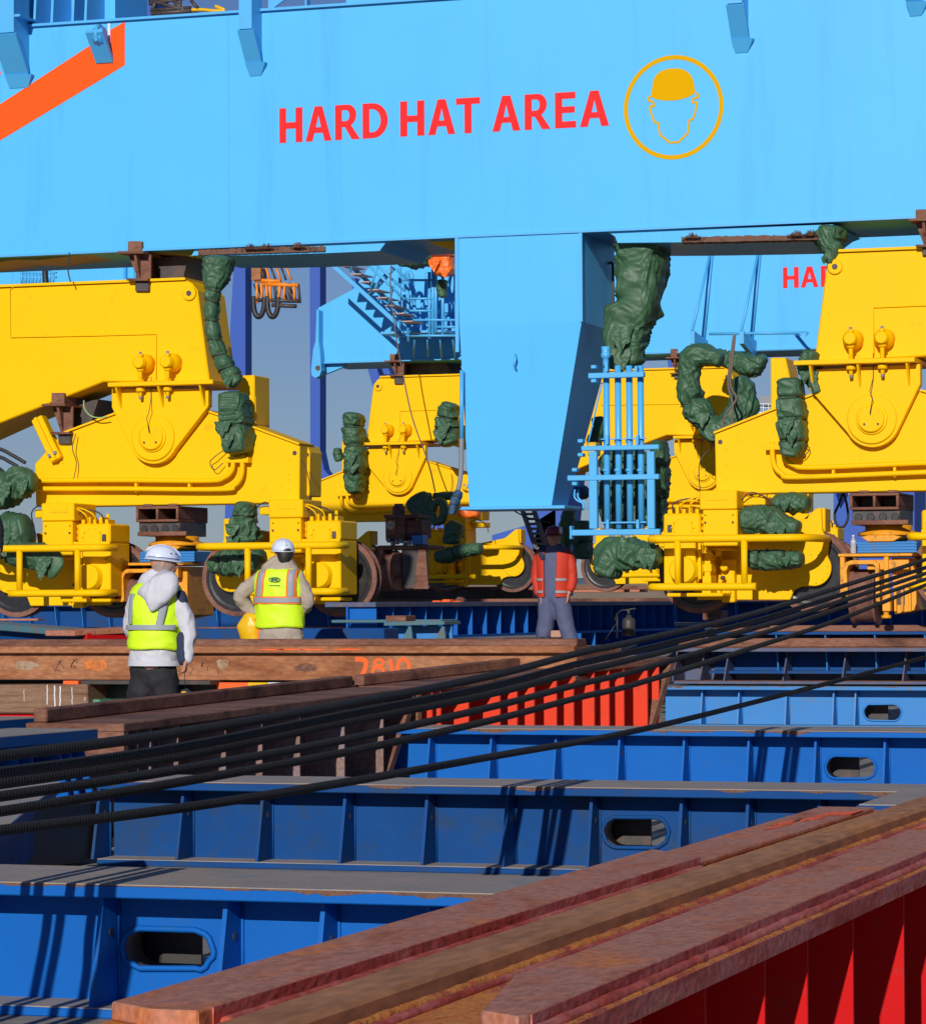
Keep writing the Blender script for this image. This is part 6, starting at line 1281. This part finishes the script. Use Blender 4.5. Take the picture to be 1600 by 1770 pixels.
# ------------------------------------------------------------------ people
def remeshed(mb, name, m, root, voxel=.012, smooth=6, wr=0, wf=9, sd_=0, ax=(1, 1, 1), n_clip=None):
    me = mb.mesh(name); o = link(bpy.data.objects.new('tmp', me))
    r = o.modifiers.new('r', 'REMESH'); r.mode = 'VOXEL'; r.voxel_size = voxel; r.use_smooth_shade = True
    k = o.modifiers.new('s', 'SMOOTH'); k.factor = .5; k.iterations = smooth
    dg = bpy.context.evaluated_depsgraph_get(); dg.update()
    out = bpy.data.meshes.new_from_object(o.evaluated_get(dg)); bpy.data.objects.remove(o); bpy.data.meshes.remove(me); out.name = name
    out.materials.clear(); out.materials.append(m)
    loc = root.location
    nr = [v.normal.copy() for v in out.vertices]
    for v, n_ in zip(out.vertices, nr):
        if wr:
            q = Vector((v.co.x*ax[0], v.co.y*ax[1], v.co.z*ax[2]))*wf + Vector((sd_*3.3, sd_, sd_*1.9))
            q += Vector((noise.noise(q*.5), noise.noise(q*.5+Vector((5, 1, 2))), 0))*.8
            d = (1-abs(noise.noise(q))*2.2-.4) + .5*(1-abs(noise.noise(q*2.1))*2.2-.4)
            v.co = v.co + n_*(d*wr)
        v.co = v.co - loc
    for p in out.polygons: p.use_smooth = True
    ob = link(bpy.data.objects.new(name, out)); ob.parent = root
    return ob
def cap(pts, rad, mb, n=16, hint=(0, 1, 0)):
    """limb with rounded ends; rad scalars or pairs (along hint, across)"""
    P = [Vector(p) for p in pts]; Rr = [r if isinstance(r, (tuple, list)) else (r, r) for r in rad]
    d0 = (P[0]-P[1]).normalized(); d1 = (P[-1]-P[-2]).normalized(); a = max(Rr[0])*.8; b = max(Rr[-1])*.8
    sc = lambda r, k: (r[0]*k, r[1]*k)
    PP = [P[0]+d0*a, P[0]+d0*a*.85, P[0]+d0*a*.45] + P + [P[-1]+d1*b*.45, P[-1]+d1*b*.85, P[-1]+d1*b]
    RR = [sc(Rr[0], .1), sc(Rr[0], .55), sc(Rr[0], .88)] + Rr + [sc(Rr[-1], .88), sc(Rr[-1], .55), sc(Rr[-1], .1)]
    mb.loft(PP, RR, n, hint=hint)
def limb(mb, keys, hint=(0, 1, 0)):
    """keys (x,y,z,r)"""
    K = spl(keys, 6); cap([k[:3] for k in K], [k[3] for k in K], mb, hint=hint)
def hand(mb, wrist, direc, side, curl=.5, s=1.0, palm_n=None):
    w_ = Vector(wrist); d = Vector(direc).normalized(); sd_ = Vector(side).normalized(); sd_ = (sd_-d*sd_.dot(d)).normalized(); n_ = d.cross(sd_).normalized()
    cap([w_, w_+d*.045*s, w_+d*.085*s], [(.014*s, .024*s), (.015*s, .036*s), (.013*s, .038*s)], mb, hint=tuple(n_), n=12)
    for i, (o, L_) in enumerate(((-.028, .062), (-.009, .072), (.010, .068), (.028, .052))):
        p = w_+d*.085*s+sd_*o*s; pts = [p-d*.015*s]; dd = d.copy(); rr_ = [.009*s]
        for k, l in enumerate((.45, .32, .28)):
            p = p+dd*L_*l*s; pts.append(p.copy()); rr_.append((.0085-.001*k)*s); dd = (dd*math.cos(curl*.8)+n_*math.sin(curl*.8)).normalized()
        cap(pts, rr_, mb, n=8)
    p = w_+d*.02*s-sd_*.022*s; dd = (d*.6-sd_*.75+n_*.25).normalized(); pts = [p, p+dd*.035*s, p+dd*.055*s+d*.015*s+n_*.01*s, p+dd*.06*s+d*.04*s+n_*.02*s]; cap(pts, [.013*s, .011*s, .010*s, .008*s], mb, n=8)
def head(mb, c, fdir, s=1.0, neck=None):
    c = Vector(c); f = Vector((fdir[0], fdir[1], 0)).normalized(); sd_ = Vector((-f.y, f.x, 0)); u = Vector((0, 0, 1)); rings = []
    zs = [-.118, -.112, -.095, -.07, -.04, -.01, .02, .05, .08, .10, .113, .118]
    rw = [.012, .03, .048, .060, .068, .073, .077, .078, .070, .055, .032, .008]; rf = [.01, .035, .058, .075, .085, .092, .098, .098, .088, .07, .04, .01]
    off = [.04, .04, .032, .022, .012, .005, 0, -.004, -.006, -.006, -.005, -.004]
    mb.loft([c+f*o*s+u*z*s for z, o in zip(zs, off)], [(a*s, b*s) for a, b in zip(rf, rw)], 24, hint=tuple(f))
    cap([c+f*.088*s+u*.012*s, c+f*.104*s-u*.008*s, c+f*.112*s-u*.022*s], [.010*s, .012*s, .014*s], mb, n=10)      # nose
    for k in (-1, 1):
        mb.ball(c+sd_*k*.078*s-u*.005*s-f*.008*s, .012*s, .018*s, .030*s, 8)                                     # ears
        mb.ball(c+f*.083*s+sd_*k*.032*s+u*.012*s, .013*s, .011*s, .011*s, 8)                                     # eyeballs under lids
    cap([c+f*.088*s-sd_*.022*s-u*.052*s, c+f*.096*s-u*.050*s, c+f*.088*s+sd_*.022*s-u*.052*s], [.006*s, .009*s, .006*s], mb, n=8)   # lips
def face_parts(root, c, fdir, s=1.0):
    c = Vector(c); f = Vector((fdir[0], fdir[1], 0)).normalized(); sd_ = Vector((-f.y, f.x, 0)); u = Vector((0, 0, 1))
    for k in (-1, 1):
        part(MB().ball(c+f*.089*s+sd_*k*.032*s+u*.012*s, .0085*s, .0085*s, .007*s, 8), 'eye', m_black, root)
def helmet(root, c, fdir, m, s=1.0, tilt=0., line=None):
    """c: head centre"""
    c = Vector(c)+Vector((0, 0, .035*s)); f = Vector((fdir[0], fdir[1], 0)).normalized(); sd_ = Vector((-f.y, f.x, 0)); u = Vector((0, 0, 1))
    u2 = (u*math.cos(tilt)-f*math.sin(tilt)); f2 = (f*math.cos(tilt)+u*math.sin(tilt)); mb = MB(); pts = []; rr_ = []
    for i in range(13):
        t = math.pi/2*i/12; pts.append(c+u2*(math.sin(t)*.112*s)); k = max(math.cos(t)**.8, .03); rr_.append((.132*s*k, .108*s*k))
    mb.loft(pts, rr_, 32, hint=tuple(f2))
    h = part(mb, 'hard_hat', m, root)
    n = 40; mb = MB(); A = []; B_ = []; C_ = []
    for i in range(n):
        th = 2*math.pi*i/n; k = max(0, math.cos(th))**2
        a = c+f2*(math.cos(th)*.130*s)+sd_*(math.sin(th)*.106*s); b = c+f2*(math.cos(th)*(.142+.040*k)*s)+sd_*(math.sin(th)*.117*s)-u2*(.008+.012*k)*s
        A.append(mb.v(a+u2*.006*s)); B_.append(mb.v(b)); C_.append(mb.v(a-u2*.008*s))
    for i in range(n): j = (i+1) % n; mb.face([A[i], A[j], B_[j], B_[i]], True); mb.face([B_[i], B_[j], C_[j], C_[i]], True); mb.face([C_[i], C_[j], A[j], A[i]])
    part(mb, 'brim', m, h)
    mb = MB(); mb.loft([c+f2*(math.cos(R(a))*.02)*s+u2*(.112*math.sin(R(a)))*s+f2*(.132*s*math.cos(R(a))) for a in range(20, 160, 10)], .006*s, 6); part(mb, 'ridge', m, h)
    if line:
        mb = MB(); mb.tube([c+f2*(math.cos(R(a))*.1325*s)+sd_*(math.sin(R(a))*.1085*s)+u2*.012*s for a in range(-150, 151, 10)], .0035*s, 5); part(mb, 'blue_line', line, h)
        mb = MB()
        for a in (-62, -38):
            q = c+f2*(math.cos(R(a))*.121*s)+sd_*(math.sin(R(a))*.099*s)+u2*.05*s; mb.ball(q, .008, .008, .006, 6); part(mb, 'blue_mark', line, h); mb = MB()
    return h
class Torso:
    def __init__(s, V, keys, sc): s.V = V; s.k = keys; s.sc = sc      # keys (cx, y, hw_px, depth_half_m, dv)
    def at(s, y):
        K = s.k
        if y <= K[0][1]: return K[0]
        for a, b in zip(K, K[1:]):
            if y <= b[1]: t = (y-a[1])/(b[1]-a[1]); return tuple(p+(q-p)*t for p, q in zip(a, b))
        return K[-1]
    def ring(s, y, grow=0):
        cx, _, hw, d, dv = s.at(y); p = pv(cx, y, s.V+dv); return p, (d+grow, hw/s.sc+grow)
    def surf(s, x, y, eps, back=True):
        cx, _, hw, d, dv = s.at(y); h = hw+eps*s.sc; r = max(0, 1-((x-cx)/h)**2); dd = (d+eps)*math.sqrt(r)
        p = pv(x, y, s.V+dv); return Vector((p.x, p.y-dd, p.z))
    def loft(s, mb, y0, y1, grow=0, n=10, round_=True):
        P = [s.ring(y1+(y0-y1)*i/n, grow) for i in range(n+1)]
        if round_: cap([p for p, r in P], [r for p, r in P], mb, n=28)
        else: mb.loft([p for p, r in P], [r for p, r in P], 36, hint=(0, 1, 0))
    def strip(s, x0a, x1a, y0, x0b, x1b, y1, eps, name, m, par, nx=4, ny=14):
        mb = MB(); G = []
        for j in range(ny+1):
            t = j/ny; y = y0+(y1-y0)*t; a = x0a+(x0b-x0a)*t; b = x1a+(x1b-x1a)*t
            G.append([[mb.v(s.surf(a+(b-a)*i/nx, y, e)) for i in range(nx+1)] for e in (eps, eps-.006)])
        for j in range(ny):
            for i in range(nx):
                mb.face([G[j][0][i], G[j+1][0][i], G[j+1][0][i+1], G[j][0][i+1]], True); mb.face([G[j][1][i], G[j][1][i+1], G[j+1][1][i+1], G[j+1][1][i]], True)
            mb.face([G[j][0][0], G[j][1][0], G[j+1][1][0], G[j+1][0][0]]); mb.face([G[j][0][nx], G[j+1][0][nx], G[j+1][1][nx], G[j][1][nx]])
        return part(mb, name, m, par)
    def band(s, y0, y1, eps, name, m, par):
        P = [s.ring(y, eps) for y in (y1, (y0+y1)/2, y0)]; mb = MB(); mb.loft([p for p, r in P], [r for p, r in P], 40, hint=(0, 1, 0), caps=False)
        Q = [s.ring(y, eps-.008) for y in (y1, y0)]; return part(mb, name, m, par)
def vest_shell(T, yb, yt, grow, root, sd_):
    n = 22; P = []; Rr = []
    for i in range(n+1):
        p, r = T.ring(yb+(yt-yb)*i/n, grow); P.append(p); Rr.append(r)
    top, r = P[-1], Rr[-1]
    for k, z in ((.93, .018), (.75, .036), (.45, .048), (.1, .052)): P.append(top+Vector((0, 0, z))); Rr.append((r[0]*k, r[1]*k))
    fo = Folds(sd_, .22)
    def dsp(q, f, th, a, b):
        w_ = ((th+math.pi) % (2*math.pi)-math.pi)*.2; nn = Vector((q.x-P[0].x, q.y-P[0].y, 0)); nn.normalize()
        return q+nn*(fo(f*.55, w_)*.020)+Vector((0, 0, .006*math.sin(th*3)*(1-f)))
    return part(MB().loft(P, Rr, 56, hint=(0, -1, 0), disp=dsp), 'vest', m_vest, root)
def W(V, px, py, dv=0): p = pv(px, py, V+dv); return p
def K4(V, L): return [tuple(W(V, x, y, dv))+(r,) for x, y, dv, r in L]

# --- the worker in the white jacket
Va = pD(265, 1150, 23.3).y; sa = 240.
p1 = thing('person', 'person in white hooded jacket, lime vest, black trousers and white helmet, seen from behind', 'person', W(Va, 255, 1374))
T1 = Torso(Va, [(272, 996, 15, .06, -.02), (272, 1005, 30, .09, 0), (271, 1018, 39, .12, 0), (270, 1040, 42, .14, 0), (269, 1070, 41, .14, 0), (268, 1100, 41, .14, 0), (267, 1128, 43, .145, 0), (267, 1152, 45, .15, 0)], sa)
fd1 = (.86, .50); hc1 = W(Va, 282, 975, .02)
b = MB(); head(b, hc1, fd1, .95); limb(b, K4(Va, [(276, 1012, .02, .055), (279, 990, .02, .05), (282, 978, .02, .05)])); T1.loft(b, 1012, 1150, -.03)
for L in ([(304, 1030, 0, .045), (325, 1088, -.02, .04), (321, 1144, -.08, .028)], [(236, 1030, 0, .045), (226, 1086, .05, .04), (252, 1108, .22, .03)]): limb(b, K4(Va, L))
for L in ([(248, 1158, 0, .08), (243, 1215, 0, .07), (235, 1290, .0, .05), (232, 1360, .02, .04)], [(282, 1158, 0, .08), (286, 1215, 0, .07), (284, 1290, .02, .05), (283, 1360, .03, .04)]): limb(b, K4(Va, L))
hand(b, W(Va, 321, 1138, -.08), (-.05, -.02, -1), (0, -1, 0), 1.3, .82)
for x, dv in ((230, -.04), (284, -.02)): limb(b, K4(Va, [(x, 1368, dv, .04), (x+4, 1370, dv+.16, .038)]))
body1 = remeshed(b, 'body', m_skin, p1, .009, 3)
face_parts(p1, hc1, fd1)
b = MB(); limb(b, K4(Va, [(279, 1000, .02, .072), (281, 985, .02, .075), (282, 976, .015, .080)])); remeshed(b, 'scarf', m_scarf, p1, .012, 5, .004, 12, 3)
helmet(p1, hc1+Vector((-.010, 0, .000)), fd1, m_hat, .93, -.10, line=m_blue)
b = MB(); T1.loft(b, 1012, 1150, round_=False); T1.loft(b, 1010, 1060); limb(b, K4(Va, [(306, 1034, .0, .062), (317, 1058, -.01, .062), (325, 1090, -.02, .058), (323, 1120, -.05, .052), (322, 1138, -.07, .046)])); limb(b, K4(Va, [(238, 1034, 0, .062), (231, 1060, .02, .060), (228, 1090, .06, .055), (245, 1110, .2, .05)]))
remeshed(b, 'jacket', m_jack, p1, .012, 4, .012, 7, 1, (1, 1, .8))
T1.band(1142, 1151, .012, 'jacket_hem', m_jack, p1)
vest_shell(T1, 1122, 1017, .024, p1, 2)
T1.strip(228, 312, 1080, 227, 311, 1088.5, .038, 'reflective_band', m_tape, p1, nx=18, ny=3)
T1.strip(294, 305, 1034, 285, 296, 1080, .037, 'reflective_strip', m_tape, p1); T1.strip(237, 246, 1026, 233, 242, 1078, .037, 'reflective_strip', m_tape, p1)
b = MB(); limb(b, K4(Va, [(312, 1028, -.02, .040), (315, 1038, -.02, .042), (313, 1049, -.03, .036)])); remeshed(b, 'shoulder_patch', m_navyf, p1, .012, 3, .003)
b = MB(); limb(b, K4(Va, [(317, 1100, -.035, .050), (316, 1120, -.055, .048), (317, 1142, -.075, .043)])); remeshed(b, 'cuff_patch', m_navyf, p1, .012, 3, .003)
b = MB(); cap([W(Va, x, y, dv) for x, y, dv in ((272, 1009, -.07), (272, 1015, -.11), (272, 1024, -.14), (268, 1039, -.165), (264, 1051, -.175))], [(.06, .14), (.085, .17), (.075, .148), (.05, .09), (.022, .03)], b, n=28)
remeshed(b, 'hood', m_jack, p1, .011, 3, .012, 6, 4, (1.2, 1, .5))
b = MB(); cap([W(Va, 266, 1160, 0), W(Va, 266, 1170, 0)], [(.125, .165), (.12, .16)], b, n=24); limb(b, K4(Va, [(250, 1158, 0, .105), (248, 1175, 0, .108), (243, 1210, -.01, .10), (236, 1260, 0, .09), (233, 1360, .02, .075)])); limb(b, K4(Va, [(281, 1158, 0, .105), (283, 1175, 0, .105), (287, 1210, 0, .095), (285, 1260, .01, .088), (284, 1360, .03, .075)]))
remeshed(b, 'trousers', m_pant, p1, .014, 4, .013, 6, 5)
for x, dv in ((231, -.02), (284, 0)):
    b = MB(); limb(b, K4(Va, [(x, 1365, dv-.03, .05), (x+3, 1366, dv+.10, .048), (x+5, 1368, dv+.18, .04)])); remeshed(b, 'boot', m_black, p1, .012, 3)
tm = thing('tape_measure', 'black and yellow tape measure dangling from the hand of the white jacketed worker', 'tape measure', W(Va, 321, 1212, -.08))
c = W(Va, 320.5, 1200, -.08); part(MB().prism([(c.x+.045*math.cos(R(20+60*i))*1.0, c.z+.042*math.sin(R(20+60*i))) for i in range(6)], c.y-.02, c.y+.02), 'case', m_black, tm, .006)
part(MB().lathe((c.x-.003, c.y-.024, c.z-.006), [(.026, 0), (.028, .004)], 18), 'yellow_face', m_bundle, tm); part(MB().box(c.x-.008, c.x+.01, c.y-.027, c.y-.024, c.z-.012, c.z+.002), 'face_mark', m_black, tm)
part(MB().tube([W(Va, 319, 1158, -.09), W(Va, 320, 1191, -.08)], .003, 5), 'cord', m_black, tm)

# --- the worker with both hands at the waist
Vb = pD(482, 1050, 28.3).y; sb = 198.
p2_ = thing('person', 'person in beige workwear and orange edged lime vest, hands at waist', 'person', W(Vb, 482, 1341))
T2 = Torso(Vb, [(489, 972, 13, .06, 0), (487, 982, 22, .085, 0), (484, 989, 36, .11, 0), (483, 1003, 42, .125, 0), (483, 1030, 40, .13, 0), (483, 1060, 39, .125, 0), (483, 1085, 40, .13, 0), (484, 1112, 41, .13, 0)], sb)
fd2 = (-.55, .83); hc2 = W(Vb, 491, 957, .02)
b = MB(); head(b, hc2, fd2); limb(b, K4(Vb, [(488, 985, .01, .06), (490, 970, .01, .055), (491, 960, .02, .055)])); T2.loft(b, 985, 1105, -.03)
for L in ([(450, 998, 0, .045), (416, 1030, -.02, .04), (440, 1058, .06, .03)], [(516, 998, 0, .045), (531, 1042, .0, .04), (510, 1062, .16, .03)]): limb(b, K4(Vb, L))
hand(b, W(Vb, 441, 1058, .05), (.35, .2, -1), (0, 1, .2), .9); hand(b, W(Vb, 508, 1062, .17), (-1, .1, -.3), (0, 0, 1), .6)
for x in (466, 502): limb(b, K4(Vb, [(x, 1110, 0, .08), (x-2, 1190, 0, .065), (x-2, 1260, .01, .05), (x-2, 1328, .02, .04)])); limb(b, K4(Vb, [(x-2, 1334, -.02, .04), (x-2, 1336, .16, .036)]))
remeshed(b, 'body', m_skin, p2_, .009, 3); face_parts(p2_, hc2, fd2)
b = MB(); limb(b, K4(Vb, [(492, 972, -.035, .050), (492, 962, -.035, .066), (492, 952, -.02, .075)])); remeshed(b, 'hair', m_hair, p2_, .010, 3)
helmet(p2_, hc2+Vector((-.01, 0, -.005)), fd2, m_hat, .93, .06)
b = MB(); limb(b, K4(Vb, [(488, 984, .0, .075), (489, 976, .0, .072)])); remeshed(b, 'collar', m_beige, p2_, .010, 3, .003)
b = MB(); T2.loft(b, 992, 1098, round_=False); T2.loft(b, 990, 1050); limb(b, K4(Vb, [(452, 999, 0, .062), (432, 1013, -.01, .062), (415, 1030, -.02, .058), (424, 1046, .02, .052), (439, 1060, .05, .045)])); limb(b, K4(Vb, [(515, 999, 0, .062), (525, 1018, 0, .060), (532, 1040, .0, .055), (524, 1054, .08, .048), (512, 1061, .15, .043)]))
remeshed(b, 'jacket', m_beige, p2_, .011, 4, .012, 8, 7)
vest_shell(T2, 1085, 990, .024, p2_, 8)
b = MB(); 
T2.strip(444, 524, 1031, 444, 524, 1044, .032, 'orange_edging', m_otrim, p2_, nx=18, ny=3); T2.strip(444, 524, 1033.5, 444, 524, 1041.5, .037, 'reflective_band', m_tape, p2_, nx=18, ny=3)
for a, c_ in ((454, 449), (505, 504)):
    T2.strip(a, a+15, 984, c_, c_+15, 1032, .032, 'orange_edging', m_otrim, p2_); T2.strip(a+3, a+12, 984, c_+3, c_+12, 1032, .037, 'reflective_strip', m_tape, p2_)
# back emblem: oval ring with the four letters, line of small text
c = T2.surf(486, 1002, .036); n_ = 32; rg_ = [(c.x+.052*math.cos(2*math.pi*i/n_), c.z+.020*math.sin(2*math.pi*i/n_)) for i in range(n_)]
m_logo = mat('dark_teal_print', (.02, .12, .13), .6)
mb = MB(); ribbon(mb, rg_, .004, c.y-.006, c.y+.004); part(mb, 'back_emblem', m_logo, p2_)
part(lettering('ZPMC', (c.x-.036, c.y, c.z-.010), .072, .020, .03, .006), 'back_lettering', m_logo, p2_)
c3 = T2.surf(486, 1012, .036); part(MB().box(c3.x-.05, c3.x+.05, c3.y-.004, c3.y+.004, c3.z-.002, c3.z+.0015), 'back_print', m_logo, p2_)
b = MB(); T2.loft(b, 1092, 1110, .008); remeshed(b, 'jacket_hem', m_beige, p2_, .011, 2, .008, 9, 9)
b = MB()
for x in (465, 503): limb(b, K4(Vb, [(x, 1105, 0, .11), (x, 1150, 0, .10), (x-1, 1200, 0, .09), (x-1, 1325, .02, .075)]))
remeshed(b, 'trousers', m_beige, p2_, .014, 4, .006, 6, 11)
for x in (464, 502): b = MB(); limb(b, K4(Vb, [(x, 1333, -.03, .045), (x, 1334, .16, .04)])); remeshed(b, 'boot', m_black, p2_, .012, 3)
bd = thing('plastic_bundle', 'shiny yellow plastic bundle with an orange edge, held at the hip of the beige worker', 'bundle', W(Vb, 430, 1112, -.02))
b = MB(); cap([W(Vb, x, y, -.03) for x, y in ((432, 1070), (430, 1082), (433, 1100), (438, 1114))], [(.05, .07), (.06, .115), (.055, .09), (.05, .075)], b, n=28); remeshed(b, 'bundle_body', m_bundle, bd, .010, 4, .006, 7, 12, (1.6, 1, .5))
b = MB(); limb(b, K4(Vb, [(444, 1070, -.06, .02), (449, 1088, -.06, .024), (449, 1110, -.06, .02)])); remeshed(b, 'orange_edge', m_otrim, bd, .008, 3, .003)
# --- the worker facing the camera in the shade
Vc = pD(957, 1100, 38.0).y; sc_ = 147.
p3 = thing('person', 'person facing the camera in the shade, orange red jacket open over a grey blue coverall', 'person', W(Vc, 960, 1124))
T3 = Torso(Vc, [(957, 944, 8, .05, 0), (957, 950, 20, .09, 0), (957, 958, 29, .12, 0), (957, 985, 27, .13, 0), (957, 1010, 25, .13, 0), (957, 1038, 25, .13, 0)], sc_)
fd3 = (.1, -1); hc3 = W(Vc, 957, 929)
b = MB(); head(b, hc3, fd3); limb(b, K4(Vc, [(957, 956, 0, .06), (957, 944, 0, .055), (957, 934, 0, .055)])); T3.loft(b, 958, 1035, -.03)
for L in ([(932, 960, 0, .045), (929, 995, 0, .04), (934, 1028, -.06, .03)], [(982, 960, 0, .045), (988, 995, 0, .04), (983, 1024, -.04, .03)]): limb(b, K4(Vc, L))
hand(b, W(Vc, 935, 1026, -.07), (.1, -.1, -1), (0, -1, 0), .6); hand(b, W(Vc, 983, 1024, -.05), (-.1, -.1, -1), (0, -1, 0), .6)
for L in ([(947, 1045, 0, .08), (944, 1072, 0, .06), (940, 1102, .02, .04)], [(967, 1045, 0, .08), (978, 1080, 0, .06), (989, 1118, .0, .04)]): limb(b, K4(Vc, L))
remeshed(b, 'body', m_skin, p3, .010, 3); face_parts(p3, hc3, fd3)
helmet(p3, hc3, fd3, mat('maroon_helmet', (.25, .02, .03), .4), .95)
b = MB(); T3.loft(b, 960, 1030, -.008)
for L in ([(946, 1035, 0, .115), (944, 1070, 0, .10), (939, 1098, .0, .095)], [(968, 1035, 0, .115), (977, 1075, 0, .10), (987, 1112, .0, .09)]): limb(b, K4(Vc, L))
remeshed(b, 'coverall', m_cov, p3, .013, 4, .007, 6, 13)
# open jacket: ring sector with a gap at the front
mb = MB(); rings = []; ys = [1032, 1015, 995, 975, 962, 954]; n_ = 40
for y in ys:
    p, (d, hw) = T3.ring(y, .03); row = []
    for e in (0, .012):
        r_ = []
        for i in range(n_+1):
            th = R(-90+20) + (2*math.pi-R(44))*i/n_; r_.append(mb.v(p+Vector((math.cos(th)*(hw-e), math.sin(th)*(d-e), 0))+Vector((0, 0, 0))*i))
        row.append(r_)
    rings.append(row)
for A, B_ in zip(rings, rings[1:]):
    for i in range(n_):
        mb.face([A[0][i], A[0][i+1], B_[0][i+1], B_[0][i]], True); mb.face([A[1][i], B_[1][i], B_[1][i+1], A[1][i+1]], True)
    for i in (0, n_): mb.face([A[0][i], B_[0][i], B_[1][i], A[1][i]])
part(mb, 'jacket', m_orj, p3)
for L in ([(934, 958, 0, .065), (929, 975, 0, .066), (927, 1000, 0, .062), (931, 1024, -.03, .055)], [(980, 958, 0, .065), (986, 975, 0, .066), (989, 1000, 0, .062), (985, 1018, -.03, .055)]):
    b = MB(); limb(b, K4(Vc, L)); sl = remeshed(b, 'sleeve', m_orj, p3, .012, 3, .005, 8, 14)
for y in (1000, 1021):
    for x0, x1 in ((930, 944), (966, 983)): T3.strip(x0, x1, y, x0, x1, y+4, .037, 'reflective_band', m_tape, p3, nx=5, ny=2)
part(MB().box(*[v for a in (W(Vc, 966, 0).x, W(Vc, 971, 0).x) for v in (a,)], Vc-.13, Vc-.10, W(Vc, 0, 934, -.1).z, W(Vc, 0, 923, -.1).z), 'face_mask', m_white, p3, .01)
b = MB(); limb(b, K4(Vc, [(938, 948, -.05, .05), (936, 958, -.1, .04), (938, 966, -.13, .025)])); remeshed(b, 'collar_lining', m_navyf, p3, .012, 3, .003)
for x, y, dv in ((938, 1106, 0), (989, 1124, 0)): b = MB(); limb(b, K4(Vc, [(x, y, .04, .045), (x, y+1, -.14, .04)])); remeshed(b, 'boot', m_black, p3, .012, 3)
# --- the worker cut off by the left edge
Vd = pD(-40, 950, 23.).y; sd4 = 243.
p4 = thing('person', 'person in black cut off by the left edge, elbow and hand showing', 'person', W(Vd, -55, 1374))
T4 = Torso(Vd, [(-55, 852, 14, .06, 0), (-55, 866, 38, .11, 0), (-55, 890, 46, .13, 0), (-55, 940, 42, .13, 0), (-55, 1000, 42, .13, 0), (-55, 1030, 42, .13, 0)], sd4)
hc4 = W(Vd, -55, 822); b = MB(); head(b, hc4, (.6, .8)); limb(b, K4(Vd, [(-55, 866, 0, .06), (-55, 836, 0, .055)])); T4.loft(b, 868, 1025, -.03)
limb(b, K4(Vd, [(-18, 880, 0, .045), (-6, 925, -.02, .04), (-4, 950, -.1, .03)])); limb(b, K4(Vd, [(-92, 880, 0, .045), (-104, 940, 0, .04), (-100, 1000, 0, .03)])); hand(b, W(Vd, -4, 950, -.1), (.02, -.1, -1), (0, -1, 0), .5)
hand(b, W(Vd, -100, 1000, 0), (.0, -.1, -1), (0, -1, 0), .5)
for x in (-72, -38): limb(b, K4(Vd, [(x, 1040, 0, .08), (x, 1200, 0, .065), (x, 1355, .02, .04)]))
remeshed(b, 'body', m_skin, p4, .010, 3); helmet(p4, hc4, (.6, .8), m_hat, .95)
b = MB(); T4.loft(b, 868, 1025); limb(b, K4(Vd, [(-18, 882, 0, .062), (-8, 915, -.01, .06), (-7, 932, -.04, .055), (-5, 948, -.09, .045)])); limb(b, K4(Vd, [(-92, 882, 0, .062), (-103, 930, 0, .06), (-101, 990, 0, .05)])); remeshed(b, 'jacket', m_pant, p4, .013, 4, .006)
b = MB()
for x in (-74, -37): limb(b, K4(Vd, [(x, 1030, 0, .11), (x, 1200, 0, .095), (x, 1355, .02, .075)]))
remeshed(b, 'trousers', m_pant, p4, .015, 4, .006)
